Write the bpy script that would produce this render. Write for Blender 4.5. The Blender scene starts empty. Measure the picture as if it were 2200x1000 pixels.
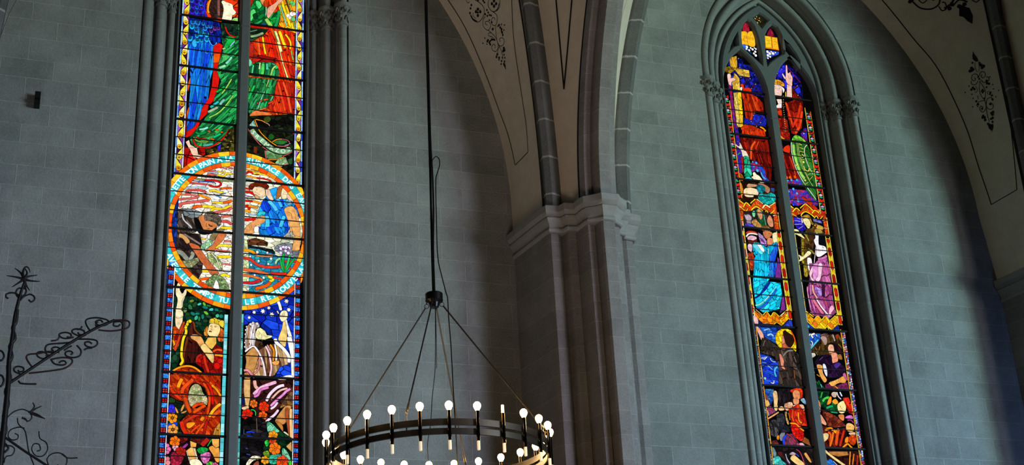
import bpy, bmesh, math, random
import numpy as np
from mathutils import Vector, Matrix, noise
from mathutils.geometry import tessellate_polygon

# ------------------------------------------------------------------ camera, world, light, exposure
S = bpy.context.scene
COLL = S.collection
cam_d = bpy.data.cameras.new('camera'); cam = bpy.data.objects.new('camera', cam_d); COLL.objects.link(cam)
S.camera = cam
_R = Vector((0.94068957, -0.33559901, -0.04976392)); _F = Vector((0.32696611, 0.85763167, 0.39693965)); _U = _R.cross(_F)
m = Matrix((_R, _U, -_F)).transposed().to_4x4(); m.translation = Vector((0, 0, 1.6)); cam.matrix_world = m
cam_d.sensor_width = 36.0; cam_d.lens = 2985.4 / 2200 * 36; cam_d.clip_end = 200

w = bpy.data.worlds.new('nave_gloom'); S.world = w; w.use_nodes = True
w.node_tree.nodes['Background'].inputs[0].default_value = (0.62, 0.66, 0.66, 1)
w.node_tree.nodes['Background'].inputs[1].default_value = 0.010

def area(name, loc, aim, sx, sy, power, col, spread=180):
    d = bpy.data.lights.new(name, 'AREA'); d.shape = 'RECTANGLE'; d.size = sx; d.size_y = sy
    d.energy = power; d.color = col; d.spread = math.radians(spread)
    o = bpy.data.objects.new(name, d); COLL.objects.link(o); o.location = loc
    o.rotation_euler = (Vector(aim) - Vector(loc)).to_track_quat('-Z', 'Y').to_euler()
    return o
area('daylight_window_east', (40.0, -19.0, 4.5), (11.8, 14, 8.4), 6.5, 8.0, 440, (.58, 1.0, .86), 30)
area('daylight_window_west', (33.0, -26.0, 7.5), (3.4, 14, 5.2), 8.0, 9.0, 150, (1.0, .98, .96), 25)
area('blue_low_fill_right', (38.0, -12.0, 2.0), (14.0, 14, 3.6), 6.0, 3.0, 190, (.20, .42, 1.0), 22)  # unseen low blue fill, added to tint the foot of the right bay
area('blue_low_fill_left', (30.0, -22.0, 2.0), (-0.5, 14, 3.4), 6.0, 3.0, 120, (.34, .50, 1.0), 20)  # added off-view blue fill for the lower left wall
area('warm_vault_fill', (3.5, 6.5, 0.2), (5.2, 12.6, 9.0), 3.0, 3.0, 30, (1.0, .86, .70), 50)  # warm fill added below to lift the vault plaster; no sunlit floor there
area('low_side_lamp', (-2.9, 5.6, 1.3), (0.9, 14, 8.0), .7, .7, 7, (.98, 1.0, .98), 50)
area('blue_shadow_fill', (15.0, -12.0, 1.5), (13.2, 14, 4.2), 2.5, 3.0, 24, (.25, .45, 1.0), 20)  # extra blue fill put in to lighten the shadow by the right pier

S.view_settings.view_transform = 'Standard'; S.view_settings.look = 'None'
S.view_settings.exposure = 0.0; S.view_settings.gamma = 1.0; S.view_settings.use_curve_mapping = False
S.cycles.use_denoising = True
S.cycles.max_bounces = 5; S.cycles.diffuse_bounces = 3

# ------------------------------------------------------------------ helpers
rnd = random.Random(7)
def lin(h):
    h = h.lstrip('#'); c = [int(h[i:i+2], 16) / 255 for i in (0, 2, 4)]
    return tuple((x / 12.92 if x <= .04045 else ((x + .055) / 1.055) ** 2.4) for x in c)
def obj(name, verts, faces, mat=None, parent=None, smooth=None, mats=None, midx=None):
    me = bpy.data.meshes.new(name); me.from_pydata([tuple(v) for v in verts], [], faces)
    for mm in (mats or ([mat] if mat else [])): me.materials.append(mm)
    if midx is not None: me.polygons.foreach_set('material_index', midx)
    if smooth is not None:
        me.shade_smooth()
        me.set_sharp_from_angle(angle=math.radians(smooth))
    me.update()
    o = bpy.data.objects.new(name, me); COLL.objects.link(o)
    if parent: o.parent = parent; o.matrix_parent_inverse = parent.matrix_world.inverted()
    return o
def empty(name, loc=(0, 0, 0)):
    o = bpy.data.objects.new(name, None); COLL.objects.link(o); o.location = loc
    o.matrix_world = Matrix.Translation(loc); return o
def tag(o, label=None, cat=None, group=None, kind=None):
    if label: o['label'] = label
    if cat: o['category'] = cat
    if group: o['group'] = group
    if kind: o['kind'] = kind
    return o
class MB:
    def __init__(s): s.v = []; s.f = []
    def add(s, v, f):
        n = len(s.v); s.v += [tuple(p) for p in v]; s.f += [tuple(i + n for i in q) for q in f]; return s
    def box(s, a, b):
        (x0, y0, z0), (x1, y1, z1) = a, b
        return s.add([(x0,y0,z0),(x1,y0,z0),(x1,y1,z0),(x0,y1,z0),(x0,y0,z1),(x1,y0,z1),(x1,y1,z1),(x0,y1,z1)],
                     [(0,3,2,1),(4,5,6,7),(0,1,5,4),(1,2,6,5),(2,3,7,6),(3,0,4,7)])
    def tube(s, pts, r, n=8, cap=True):
        pts = [Vector(p) for p in pts]; rs = r if isinstance(r, (list, tuple)) else [r] * len(pts)
        rings = []; prev = None
        for i, p in enumerate(pts):
            t = (pts[min(i+1, len(pts)-1)] - pts[max(i-1, 0)]).normalized()
            if prev is None:
                a = t.cross(Vector((0, 0, 1)));
                if a.length < .1: a = t.cross(Vector((1, 0, 0)))
            else: a = prev - t * prev.dot(t)
            a.normalize(); prev = a; b = t.cross(a)
            rings.append([p + (a * math.cos(k*2*math.pi/n) + b * math.sin(k*2*math.pi/n)) * rs[i] for k in range(n)])
        v = [q for r_ in rings for q in r_]; f = []
        for i in range(len(pts)-1):
            for k in range(n): f.append((i*n+k, i*n+(k+1)%n, (i+1)*n+(k+1)%n, (i+1)*n+k))
        if cap: f.append(tuple(range(n-1, -1, -1))); f.append(tuple((len(pts)-1)*n+k for k in range(n)))
        return s.add(v, f)
    def lathe(s, prof, c=(0,0,0), n=20, mod=None):
        v = []; f = []
        for r, z in prof:
            for k in range(n):
                a = k*2*math.pi/n; rr = r if mod is None else r * mod(a, z)
                v.append((c[0]+rr*math.cos(a), c[1]+rr*math.sin(a), c[2]+z))
        for i in range(len(prof)-1):
            for k in range(n): f.append((i*n+k, i*n+(k+1)%n, (i+1)*n+(k+1)%n, (i+1)*n+k))
        f.append(tuple(range(n-1, -1, -1))); f.append(tuple((len(prof)-1)*n+k for k in range(n)))
        return s.add(v, f)
    def ball(s, c, r, n=8, m_=6):
        rx, ry, rz = r if isinstance(r, (tuple, list)) else (r, r, r)
        v = [(c[0], c[1], c[2]-rz)]; f = []
        for j in range(1, m_):
            t = math.pi*j/m_
            for k in range(n):
                a = 2*math.pi*k/n; v.append((c[0]+rx*math.sin(t)*math.cos(a), c[1]+ry*math.sin(t)*math.sin(a), c[2]-rz*math.cos(t)))
        v.append((c[0], c[1], c[2]+rz)); L = len(v)-1
        for k in range(n): f.append((0, 1+(k+1)%n, 1+k)); f.append((L, 1+(m_-2)*n+k, 1+(m_-2)*n+(k+1)%n))
        for j in range(m_-2):
            for k in range(n): f.append((1+j*n+k, 1+j*n+(k+1)%n, 1+(j+1)*n+(k+1)%n, 1+(j+1)*n+k))
        return s.add(v, f)
    def grid(s, rows, close=False):
        n = len(rows[0]); v = [p for r in rows for p in r]; f = []
        for i in range(len(rows)-1):
            for k in range(n-1 + (1 if close else 0)): f.append((i*n+k, i*n+(k+1)%n, (i+1)*n+(k+1)%n, (i+1)*n+k))
        return s.add(v, f)
    def build(s, name, mat, parent=None, smooth=None): return obj(name, s.v, s.f, mat, parent, smooth)
def catmull(P, n=4, closed=False):
    out = []; L = len(P)
    if L < 3: return [tuple(p) for p in P]
    rng = range(L) if closed else range(L-1)
    for i in rng:
        g = (lambda k: P[k % L]) if closed else (lambda k: P[min(max(k, 0), L-1)])
        p0, p1, p2, p3 = g(i-1), g(i), g(i+1), g(i+2)
        for j in range(n):
            t = j/n
            out.append(tuple(.5*((2*b)+(-a+c)*t+(2*a-5*b+4*c-d)*t*t+(-a+3*b-3*c+d)*t**3) for a, b, c, d in zip(p0, p1, p2, p3)))
    if not closed: out.append(tuple(P[-1]))
    return out

# ------------------------------------------------------------------ materials
def newmat(name):
    mt = bpy.data.materials.new(name); mt.use_nodes = True
    nt = mt.node_tree; return mt, nt, nt.nodes['Principled BSDF']
def nd(nt, typ, **kw):
    n = nt.nodes.new(typ)
    for k, v in kw.items(): setattr(n, k, v)
    return n
def mathn(nt, op, a, b=None, c=None):
    n = nt.nodes.new('ShaderNodeMath'); n.operation = op
    for i, x in enumerate((a, b, c)):
        if x is None: continue
        if isinstance(x, (int, float)): n.inputs[i].default_value = x
        else: nt.links.new(x, n.inputs[i])
    return n.outputs[0]
def stone(name, col, courses, bw, off, parity=0, flip=-99.0, vert=True, mortar=(.42,.43,.41), mh=.0042, rough=.05):
    """ashlar: courses = measured bed heights; row index through a float curve, blocks bw wide, half lapped"""
    mt, nt, bs = newmat(name); L = nt.links
    geo = nd(nt, 'ShaderNodeNewGeometry'); sp = nd(nt, 'ShaderNodeSeparateXYZ'); L.new(geo.outputs['Position'], sp.inputs[0])
    Z0, ZR, NR = 3.0, 12.0, 64.0
    zz = [c for c in sorted(courses)]
    while zz[0] > Z0 + .2: zz.insert(0, zz[0] - .26)
    while zz[-1] < Z0 + ZR - .1: zz.append(zz[-1] + .28)
    fc = nd(nt, 'ShaderNodeFloatCurve'); cv = fc.mapping.curves[0]
    t = mathn(nt, 'DIVIDE', mathn(nt, 'SUBTRACT', sp.outputs[2], Z0), ZR)
    L.new(t, fc.inputs['Value'])
    pts = [((z - Z0) / ZR, (i + 1) / NR) for i, z in enumerate(zz)]
    pts = [p for p in pts if 0.001 < p[0] < .999]
    cv.points[0].location = (0, (pts[0][1] - 1 / NR) if pts[0][1] > 1/NR else 0); cv.points[1].location = (1, pts[-1][1] + .2 / NR)
    for p in pts: cv.points.new(*p)
    for p in cv.points: p.handle_type = 'VECTOR'
    fc.mapping.update()
    row = mathn(nt, 'MULTIPLY', fc.outputs[0], NR)
    fr = mathn(nt, 'FRACT', row); rid = mathn(nt, 'FLOOR', row)
    dz = mathn(nt, 'MULTIPLY', mathn(nt, 'MINIMUM', fr, mathn(nt, 'SUBTRACT', 1.0, fr)), .26)
    wob = nd(nt, 'ShaderNodeTexNoise'); wob.inputs['Scale'].default_value = 9
    L.new(geo.outputs['Position'], wob.inputs['Vector'])
    wj = mathn(nt, 'MULTIPLY', mathn(nt, 'SUBTRACT', wob.outputs[0], .5), .006)
    dz = mathn(nt, 'ADD', dz, wj)
    xx = mathn(nt, 'ADD', sp.outputs[0], mathn(nt, 'SUBTRACT', sp.outputs[1], 14.0))
    par = mathn(nt, 'MULTIPLY', mathn(nt, 'MODULO', mathn(nt, 'ADD', mathn(nt, 'ADD', rid, float(parity)), mathn(nt, 'LESS_THAN', sp.outputs[0], flip)), 2.0), .5)
    bx = mathn(nt, 'ADD', mathn(nt, 'DIVIDE', mathn(nt, 'SUBTRACT', xx, off - 20 * bw), bw), par)
    fx = mathn(nt, 'FRACT', bx); bid = mathn(nt, 'FLOOR', bx)
    dx = mathn(nt, 'ADD', mathn(nt, 'MULTIPLY', mathn(nt, 'MINIMUM', fx, mathn(nt, 'SUBTRACT', 1.0, fx)), bw), wj)
    d = mathn(nt, 'MINIMUM', dz, dx) if vert else dz
    mr = nd(nt, 'ShaderNodeMapRange'); mr.inputs[1].default_value = mh * .35; mr.inputs[2].default_value = mh
    mr.inputs[3].default_value = 1; mr.inputs[4].default_value = 0; L.new(d, mr.inputs[0])
    wn = nd(nt, 'ShaderNodeTexWhiteNoise', noise_dimensions='2D'); cb = nd(nt, 'ShaderNodeCombineXYZ')
    L.new(bid if vert else rid, cb.inputs[0]); L.new(rid, cb.inputs[1]); L.new(cb.outputs[0], wn.inputs['Vector'])
    n1 = nd(nt, 'ShaderNodeTexNoise'); n1.inputs['Scale'].default_value = 2.2; n1.inputs['Detail'].default_value = 6; n1.inputs['Roughness'].default_value = .7
    n2 = nd(nt, 'ShaderNodeTexNoise'); n2.inputs['Scale'].default_value = 38; n2.inputs['Detail'].default_value = 5; n2.inputs['Roughness'].default_value = .75
    L.new(geo.outputs['Position'], n1.inputs['Vector']); L.new(geo.outputs['Position'], n2.inputs['Vector'])
    val = mathn(nt, 'ADD', .08, mathn(nt, 'ADD', mathn(nt, 'MULTIPLY', wn.outputs[0], .16), mathn(nt, 'ADD', mathn(nt, 'MULTIPLY', n1.outputs[0], .98), mathn(nt, 'MULTIPLY', n2.outputs[0], .62))))
    mx = nd(nt, 'ShaderNodeMix', data_type='RGBA'); mx.blend_type = 'MULTIPLY'; mx.inputs[0].default_value = 1
    mx.inputs[6].default_value = (*col, 1); L.new(val, mx.inputs[7])
    mm = nd(nt, 'ShaderNodeMix', data_type='RGBA'); L.new(mathn(nt, 'MULTIPLY', mr.outputs[0], .8), mm.inputs[0]); L.new(mx.outputs[2], mm.inputs[6])
    mm.inputs[7].default_value = (*mortar, 1)
    L.new(mm.outputs[2], bs.inputs['Base Color']); bs.inputs['Roughness'].default_value = .9
    bs.inputs['Specular IOR Level'].default_value = .2
    bp = nd(nt, 'ShaderNodeBump'); bp.inputs['Strength'].default_value = .55; bp.inputs['Distance'].default_value = rough
    h = mathn(nt, 'ADD', mathn(nt, 'ADD', n2.outputs[0], mathn(nt, 'MULTIPLY', n1.outputs[0], .6)), mathn(nt, 'MULTIPLY', mr.outputs[0], .25))
    L.new(h, bp.inputs['Height']); L.new(bp.outputs[0], bs.inputs['Normal'])
    return mt
def plain(name, col, rough=.8, var=.35, scale=6, bump=.01, metal=0, spec=.2):
    mt, nt, bs = newmat(name); L = nt.links
    geo = nd(nt, 'ShaderNodeNewGeometry'); n1 = nd(nt, 'ShaderNodeTexNoise'); n1.inputs['Scale'].default_value = scale; n1.inputs['Detail'].default_value = 8; n1.inputs['Roughness'].default_value = .7
    L.new(geo.outputs['Position'], n1.inputs['Vector'])
    v = mathn(nt, 'ADD', 1 - var, mathn(nt, 'MULTIPLY', n1.outputs[0], 2 * var))
    mx = nd(nt, 'ShaderNodeMix', data_type='RGBA'); mx.blend_type = 'MULTIPLY'; mx.inputs[0].default_value = 1
    mx.inputs[6].default_value = (*col, 1); L.new(v, mx.inputs[7]); L.new(mx.outputs[2], bs.inputs['Base Color'])
    bs.inputs['Roughness'].default_value = rough; bs.inputs['Metallic'].default_value = metal; bs.inputs['Specular IOR Level'].default_value = spec
    if bump:
        bp = nd(nt, 'ShaderNodeBump'); bp.inputs['Strength'].default_value = .5; bp.inputs['Distance'].default_value = bump
        L.new(n1.outputs[0], bp.inputs['Height']); L.new(bp.outputs[0], bs.inputs['Normal'])
    return mt
def emis(name, col, st):
    mt, nt, bs = newmat(name); bs.inputs['Base Color'].default_value = (*col, 1)
    bs.inputs['Emission Color'].default_value = (*col, 1); bs.inputs['Emission Strength'].default_value = st; return mt
C1 = [5.311,5.602,5.885,6.11,6.414,6.638,6.874,7.18,7.415,7.66,7.885,8.075,8.315,8.583,8.8,9.052,9.368,9.59,9.87,10.098,10.322,10.633]
C2 = [5.58,5.862,6.085,6.39,6.6,6.832,7.02,7.2,7.42,7.635,7.864,8.07,8.352,8.54,8.815,9.06,9.302,9.505,9.77,9.97,10.211,10.408,10.696,10.959]
STONE = (.27, .275, .265)
M_W1 = stone('ashlar_left_bay', STONE, C1, .547, 3.645, 0, 2.185)
M_W2 = stone('ashlar_right_bay', STONE, C2, .53, 7.415, 1)
M_PIER = stone('ashlar_pier', (.27,.25,.245), C2, .6, .1, 0, vert=False, mortar=(.42,.40,.38))
M_JAMB = stone('dressed_stone_jamb', (.22,.225,.22), C2[::3], .6, .1, 0, vert=False, mortar=(.26,.265,.26), rough=.01)
M_IMP = plain('carved_stone', (.27,.26,.255), .9, .3, 9, .02)
M_DARKST = plain('carved_capital_stone', (.17,.17,.165), .9, .4, 14, .02)
M_TRAC = plain('tracery_stone', (.115,.125,.125), .9, .2, 9, .01)
M_PLAS = plain('vault_plaster', (.62,.53,.43), .95, .25, 5, .015)
M_RIB = stone('rib_stone', (.16,.16,.155), [5.0+.46*i for i in range(22)], .6, .1, 0, vert=False, mortar=(.5,.46,.44), mh=.009)
M_PAINT = plain('black_paint', (.008,.008,.009), .7, .2, 10, 0)
M_IRON = plain('wrought_iron', (.012,.011,.012), .45, .3, 30, .003, .6, .5)
M_RED = plain('rusty_iron', (.035,.01,.01), .5, .3, 30, .003, .5, .5)
M_BLK = plain('black_steel', (.012,.012,.013), .32, .2, 20, .0, .7, .5)
M_GUN = plain('gunmetal', (.075,.062,.045), .38, .2, 8, .0, .8, .5)
M_TUBE = plain('bronze_tube', (.035,.028,.018), .12, .1, 8, .0, 1.0, .5)
M_BULB = emis('lit_bulb', (1.0, .62, .26), 50)
_nt = M_BULB.node_tree; _lw = _nt.nodes.new('ShaderNodeLayerWeight'); _lw.inputs[0].default_value = .5
_r = _nt.nodes.new('ShaderNodeMapRange'); _r.inputs[1].default_value = .25; _r.inputs[2].default_value = .85; _r.inputs[3].default_value = 50*1.5; _r.inputs[4].default_value = 1.6
_nt.links.new(_lw.outputs['Facing'], _r.inputs[0]); _nt.links.new(_r.outputs[0], _nt.nodes['Principled BSDF'].inputs['Emission Strength'])
M_TIP = emis('frosted_tip', (1.0, .80, .50), .36)
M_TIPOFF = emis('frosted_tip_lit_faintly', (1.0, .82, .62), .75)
M_BAR = plain('leaded_bar', (.006,.006,.007), .7, .2, 20, 0)

def glass_material():
    mt = bpy.data.materials.new('stained_glass'); mt.use_nodes = True; nt = mt.node_tree; nt.nodes.clear(); L = nt.links
    out = nd(nt, 'ShaderNodeOutputMaterial'); em = nd(nt, 'ShaderNodeEmission')
    aA = nd(nt, 'ShaderNodeAttribute', attribute_name='ca'); aB = nd(nt, 'ShaderNodeAttribute', attribute_name='cb'); aF = nd(nt, 'ShaderNodeAttribute', attribute_name='fold')
    sep = nd(nt, 'ShaderNodeSeparateXYZ'); L.new(aF.outputs['Vector'], sep.inputs[0])
    v1 = nd(nt, 'ShaderNodeTexVoronoi', voronoi_dimensions='2D'); v1.inputs['Scale'].default_value = 1; v1.inputs['Randomness'].default_value = .85
    v2 = nd(nt, 'ShaderNodeTexVoronoi', voronoi_dimensions='2D', feature='DISTANCE_TO_EDGE'); v2.inputs['Scale'].default_value = 1; v2.inputs['Randomness'].default_value = .85
    for v in (v1, v2): L.new(aF.outputs['Vector'], v.inputs['Vector'])
    sc = nd(nt, 'ShaderNodeSeparateColor'); L.new(v1.outputs['Color'], sc.inputs[0])
    k = mathn(nt, 'MULTIPLY', mathn(nt, 'POWER', sc.outputs[0], 1.7), sep.outputs[2])
    mx = nd(nt, 'ShaderNodeMix', data_type='RGBA'); L.new(k, mx.inputs[0]); L.new(aA.outputs['Color'], mx.inputs[6]); L.new(aB.outputs['Color'], mx.inputs[7])
    geo = nd(nt, 'ShaderNodeNewGeometry'); n1 = nd(nt, 'ShaderNodeTexNoise'); n1.inputs['Scale'].default_value = 22; n1.inputs['Detail'].default_value = 4
    L.new(geo.outputs['Position'], n1.inputs['Vector'])
    br = mathn(nt, 'ADD', .30, mathn(nt, 'MULTIPLY', n1.outputs[0], 1.3))
    br = mathn(nt, 'MULTIPLY', br, mathn(nt, 'ADD', 1.0, mathn(nt, 'MULTIPLY', mathn(nt, 'MULTIPLY', mathn(nt, 'SUBTRACT', sc.outputs[1], .5), .7), sep.outputs[2])))
    lead = nd(nt, 'ShaderNodeMapRange'); lead.inputs[1].default_value = .018; lead.inputs[2].default_value = .07; L.new(v2.outputs['Distance'], lead.inputs[0])
    keep = mathn(nt, 'ADD', mathn(nt, 'MULTIPLY', mathn(nt, 'SUBTRACT', lead.outputs[0], 1.0), sep.outputs[2]), 1.0)
    L.new(mx.outputs[2], em.inputs[0]); L.new(mathn(nt, 'MULTIPLY', mathn(nt, 'MULTIPLY', br, keep), 1.12), em.inputs[1])
    L.new(em.outputs[0], out.inputs[0]); return mt
M_GLASS = glass_material()
M_LEAD = plain('lead_came', (.004,.004,.005), .8, .2, 20, 0)
M_LETTER = emis('painted_letters', (.62, .92, .95), 1.0)
M_LETTER2 = plain('dark_painted_letters', (.01,.10,.13), .8, .2, 20, 0)

# ------------------------------------------------------------------ windows: constants
YW = 14.0; YG = 14.36
WIN = [dict(xc=2.185, hw=.755, zs=11.04, mx=2.195, mw=.118), dict(xc=9.302, hw=.722, zs=10.74, mx=9.302, mw=.127)]
CA = .80
def arch(xc, u, zs, zb, c=CA, n=16, closed=False):
    """outline of a lancet opening of half width u: left foot, apex, right foot"""
    R = c + u; P = [(xc-u, zb + (zs-zb)*i/6) for i in range(6)]
    a1 = math.acos(c/R)
    P += [(xc + c - R*math.cos(a1*i/n), zs + R*math.sin(a1*i/n)) for i in range(n+1)]
    Q = [(2*xc - x, z) for x, z in P[:-1]][::-1]
    return P + Q
def plate(name, outer, holes, y0, y1, mat, parent=None, bev=0.0):
    cu = bpy.data.curves.new(name, 'CURVE'); cu.dimensions = '2D'; cu.fill_mode = 'BOTH'
    cu.extrude = (y1-y0)/2 - bev; cu.bevel_depth = bev; cu.bevel_resolution = 1; cu.offset = -bev
    for P in [outer] + holes:
        sp = cu.splines.new('POLY'); sp.points.add(len(P)-1); sp.use_cyclic_u = True
        for i, (x, z) in enumerate(P): sp.points[i].co = (x, z, 0, 1)
    tmp = bpy.data.objects.new(name, cu); COLL.objects.link(tmp)
    dg = bpy.context.evaluated_depsgraph_get(); me = bpy.data.meshes.new_from_object(tmp.evaluated_get(dg))
    bpy.data.objects.remove(tmp); bpy.data.curves.remove(cu)
    me.transform(Matrix.Translation((0, (y0+y1)/2, 0)) @ Matrix.Rotation(math.radians(90), 4, 'X'))
    me.materials.clear(); me.materials.append(mat)
    o = bpy.data.objects.new(name, me); COLL.objects.link(o)
    if parent: o.parent = parent
    return o

# ------------------------------------------------------------------ structure
JO = .445
holes = [[p for p in arch(w_['xc'], w_['hw'] + JO, w_['zs'], 3.2)] for w_ in WIN]
tag(plate('wall_north', [(-8, 0), (6.0, 0), (6.0, 16), (-8, 16)], [holes[0]], YW, YW+.7, M_W1), kind='structure')
tag(plate('wall_north', [(6.0, 0), (20, 0), (20, 16), (6.0, 16)], [holes[1]], YW, YW+.7, M_W2), kind='structure')
fl = MB().box((-8, -8, -.2), (24, 14.7, 0)); tag(fl.build('floor', plain('stone_floor', (.2,.19,.18), .7, .2, 3, .005)), kind='structure')

def roll(cu_, cv_, r, a0=205, a1=-25, n=12):
    return [(cu_ + r*math.cos(math.radians(a)), cv_ - r*math.sin(math.radians(a))) for a in [a0 + (a1-a0)*i/n for i in range(n+1)]]
PROF = [(0, .40), (0, .335), (.025, .31), (.048, .31)] + roll(.088, .285, .036) + [(.128, .315), (.15, .30), (.168, .255), (.172, .215)] \
     + roll(.232, .175, .052) + [(.292, .215), (.318, .195), (.332, .15), (.336, .105), (.352, .098)] + roll(.402, .035, .052, 200, -20) + [(.456, .09), (.467, .09), (.468, 0.0)]
PROF = [(u*JO/.468, v) for u, v in PROF]
ROLLS = [(.084, .285, .036), (.221, .175, .052), (.382, .035, .052)]

def capital(name, x, y, z0, h, r, parent):
    mb = MB(); n = 40
    def md(a, z):
        t = z/h
        if t < .14 or t > .86: return 1
        return 1 + .16*math.sin(6*a + (0 if t < .5 else math.pi)) * math.sin(math.pi*min(1, max(0, (t-.14)/.36 if t < .5 else (t-.5)/.36))) + .10*noise.noise(Vector((x*7+math.cos(a)*2.2, y+math.sin(a)*2.2, z*26)))
    pr = [(r*1.0, 0), (r*1.28, .008), (r*1.32, .02), (r*1.25, .034), (r*1.05, .04)]
    for i in range(14):
        t = .16 + .68*i/13; pr.append((r*(1.08 + .75*t*t), h*t))
    pr += [(r*1.95, h*.87), (r*2.0, h*.9), (r*2.0, h*1.0), (r*1.3, h*1.0)]
    mb.lathe(pr, (x, y, z0), n, md)
    for row, (t, rr, k0) in enumerate(((.36, 1.45, 0), (.70, 1.85, .5))):
        for k in range(6):
            a = (k + k0)*math.pi/3
            c = (x + r*rr*math.cos(a), y + r*rr*math.sin(a), z0 + h*t)
            mb.ball(c, (r*.34, r*.34, h*.085), 8, 6)
            mb.ball((c[0]+r*.22*math.cos(a), c[1]+r*.22*math.sin(a), c[2]-h*.07), (r*.2, r*.2, h*.05), 6, 5)
            for sgn in (-1, 1):
                b = a + sgn*.24; mb.ball((x + r*rr*.98*math.cos(b), y + r*rr*.98*math.sin(b), z0 + h*(t-.09)), (r*.18, r*.18, h*.08), 6, 5)
    return mb.build(name, M_DARKST, parent, 45)

W2T_PX = [[(9.085,11.767),(9.027,11.706),(8.981,11.606),(8.964,11.499),(8.96,11.38),(8.962,11.329),(9.023,11.264),(9.1,11.195),(9.177,11.126),(9.222,11.081),(9.231,11.2),(9.222,11.347),(9.209,11.523),(9.172,11.682),(9.13,11.751)],[(9.475,11.754),(9.407,11.69),(9.35,11.591),(9.324,11.482),(9.314,11.331),(9.312,11.213),(9.307,11.072),(9.361,11.146),(9.451,11.219),(9.532,11.276),(9.588,11.307),(9.608,11.377),(9.608,11.497),(9.583,11.628),(9.538,11.726)],[(9.291,11.91),(9.178,11.837),(9.236,11.776),(9.297,11.684),(9.368,11.774),(9.422,11.826),(9.352,11.878)],[(8.905,11.55),(8.842,11.447),(8.78,11.324),(8.716,11.15),(8.745,11.238),(8.813,11.306),(8.882,11.338),(8.885,11.442)],[(9.62,11.529),(9.609,11.399),(9.677,11.313),(9.745,11.227),(9.815,11.104),(9.823,11.231),(9.777,11.343),(9.705,11.452)]]
def light_outline(x0, x1, zs, c, zb):
    return arch((x0+x1)/2, (x1-x0)/2, zs, zb, c=c, n=12)
win_objs = []
for wi, w_ in enumerate(WIN):
    xc, hw, zs = w_['xc'], w_['hw'], w_['zs']
    W = tag(empty('window_%d' % (wi+1), (xc, YW, 3.2)), kind='structure')
    rows = []
    for (u, v) in PROF: rows.append([(x, YW + v, z) for x, z in arch(xc, hw+u, zs, 3.2)])
    MB().grid(rows).build('jamb_moulding', M_JAMB, W, 35)
    for (u, v, r) in ROLLS:
        for s in (-1, 1):
            capital('capital', xc + s*(hw+u), YW+v, zs - .44, .29, r*1.02, W)
    # voussoir joint lines round the arch
    mb = MB()
    for uu in (.22,):
        A = arch(xc, hw+JO+uu, zs, zs-.6)
        for a, b in zip(A[:-1], A[1:]):
            t = Vector((b[0]-a[0], b[1]-a[1])).normalized()*.003; nx, nz = -t[1], t[0]
            mb.add([(a[0]-nx, YW-.002, a[1]-nz), (b[0]-nx, YW-.002, b[1]-nz), (b[0]+nx, YW-.002, b[1]+nz), (a[0]+nx, YW-.002, a[1]+nz)], [(0, 1, 2, 3)])
    for k_ in range(-10, 11):
        th = abs(k_)*.125; sg = -1 if k_ < 0 else 1
        pa, pb = [(xc - sg*(CA - (CA+q)*math.cos(th)) if False else xc + sg*((CA+q)*math.cos(th) - CA), zs + (CA+q)*math.sin(th)) for q in (hw+JO, hw+JO+.22)]
        if (pa[0]-xc)*sg < 0: continue
        a, b = pa, pb
        t = Vector((b[0]-a[0], b[1]-a[1])).normalized()*.003; nx, nz = -t[1], t[0]
        mb.add([(a[0]-nx, YW-.002, a[1]-nz), (b[0]-nx, YW-.002, b[1]-nz), (b[0]+nx, YW-.002, b[1]+nz), (a[0]+nx, YW-.002, a[1]+nz)], [(0, 1, 2, 3)])
    mb.build('voussoir_joint', plain('mortar', (.33,.34,.33), .9, .1, 10, 0), W)
    # tracery head with pierced lights, mullion below
    dz = zs - 10.74; k = hw/.722
    tx = lambda P: [(xc + (x-9.302)*k, z + dz) for x, z in P]
    x0, x1 = xc-hw+.003, xc+hw-.003; ml, mr_ = w_['mx']-w_['mw']/2, w_['mx']+w_['mw']/2
    hl = [light_outline(x0, ml, zs-.12, .478, zs-.5), light_outline(mr_, x1, zs-.12, .478, zs-.5)]
    outer = arch(xc, hw+.02, zs, zs-.5)
    hl = [[(x, max(z, zs-.499+.0)) for x, z in P if z > zs-.5] for P in hl]
    op = [p for p in outer if p[1] > zs-.498]
    # comb-shaped outer contour: feet between the lights
    zz = zs-.498
    L0, L1 = hl
    cont = [(xc-hw-.02, 3.3)] + op + [(xc+hw+.02, 3.3), (x1, 3.3)] + L1[::-1] + [(mr_, zz), (ml, zz)] + L0[::-1] + [(x0, 3.3)]
    def clean(P): 
        out = []
        for q in P:
            if not out or math.hypot(q[0]-out[-1][0], q[1]-out[-1][1]) > .004: out.append(q)
        if math.hypot(out[0][0]-out[-1][0], out[0][1]-out[-1][1]) < .004: out.pop()
        return out
    def grow(P, d):
        ar = sum(P[i][0]*P[(i+1) % len(P)][1] - P[(i+1) % len(P)][0]*P[i][1] for i in range(len(P))); d = d if ar > 0 else -d; out = []
        for i in range(len(P)):
            p0, p1, p2 = P[i-1], P[i], P[(i+1) % len(P)]
            n1 = Vector((p1[1]-p0[1], p0[0]-p1[0])).normalized(); n2 = Vector((p2[1]-p1[1], p1[0]-p2[0])).normalized(); s_ = n1+n2
            s_ = s_/max(.45, s_.dot(n1)) if s_.length > .1 else n1
            out.append((p1[0]+s_.x*d, p1[1]+s_.y*d))
        return out
    cont = clean(cont); HH = [clean(tx(P)) for P in W2T_PX]; bv = .02; yf_ = YG-.115
    opens = [(0, H) for H in HH] + [(1, cont)]
    loops = [grow(cont, -bv)] + [grow(H, bv) for H in HH]
    tri = tessellate_polygon([[Vector((x, z, 0)) for x, z in Lp] for Lp in loops]); flat_ = [(x, yf_, z) for Lp in loops for x, z in Lp]
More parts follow.
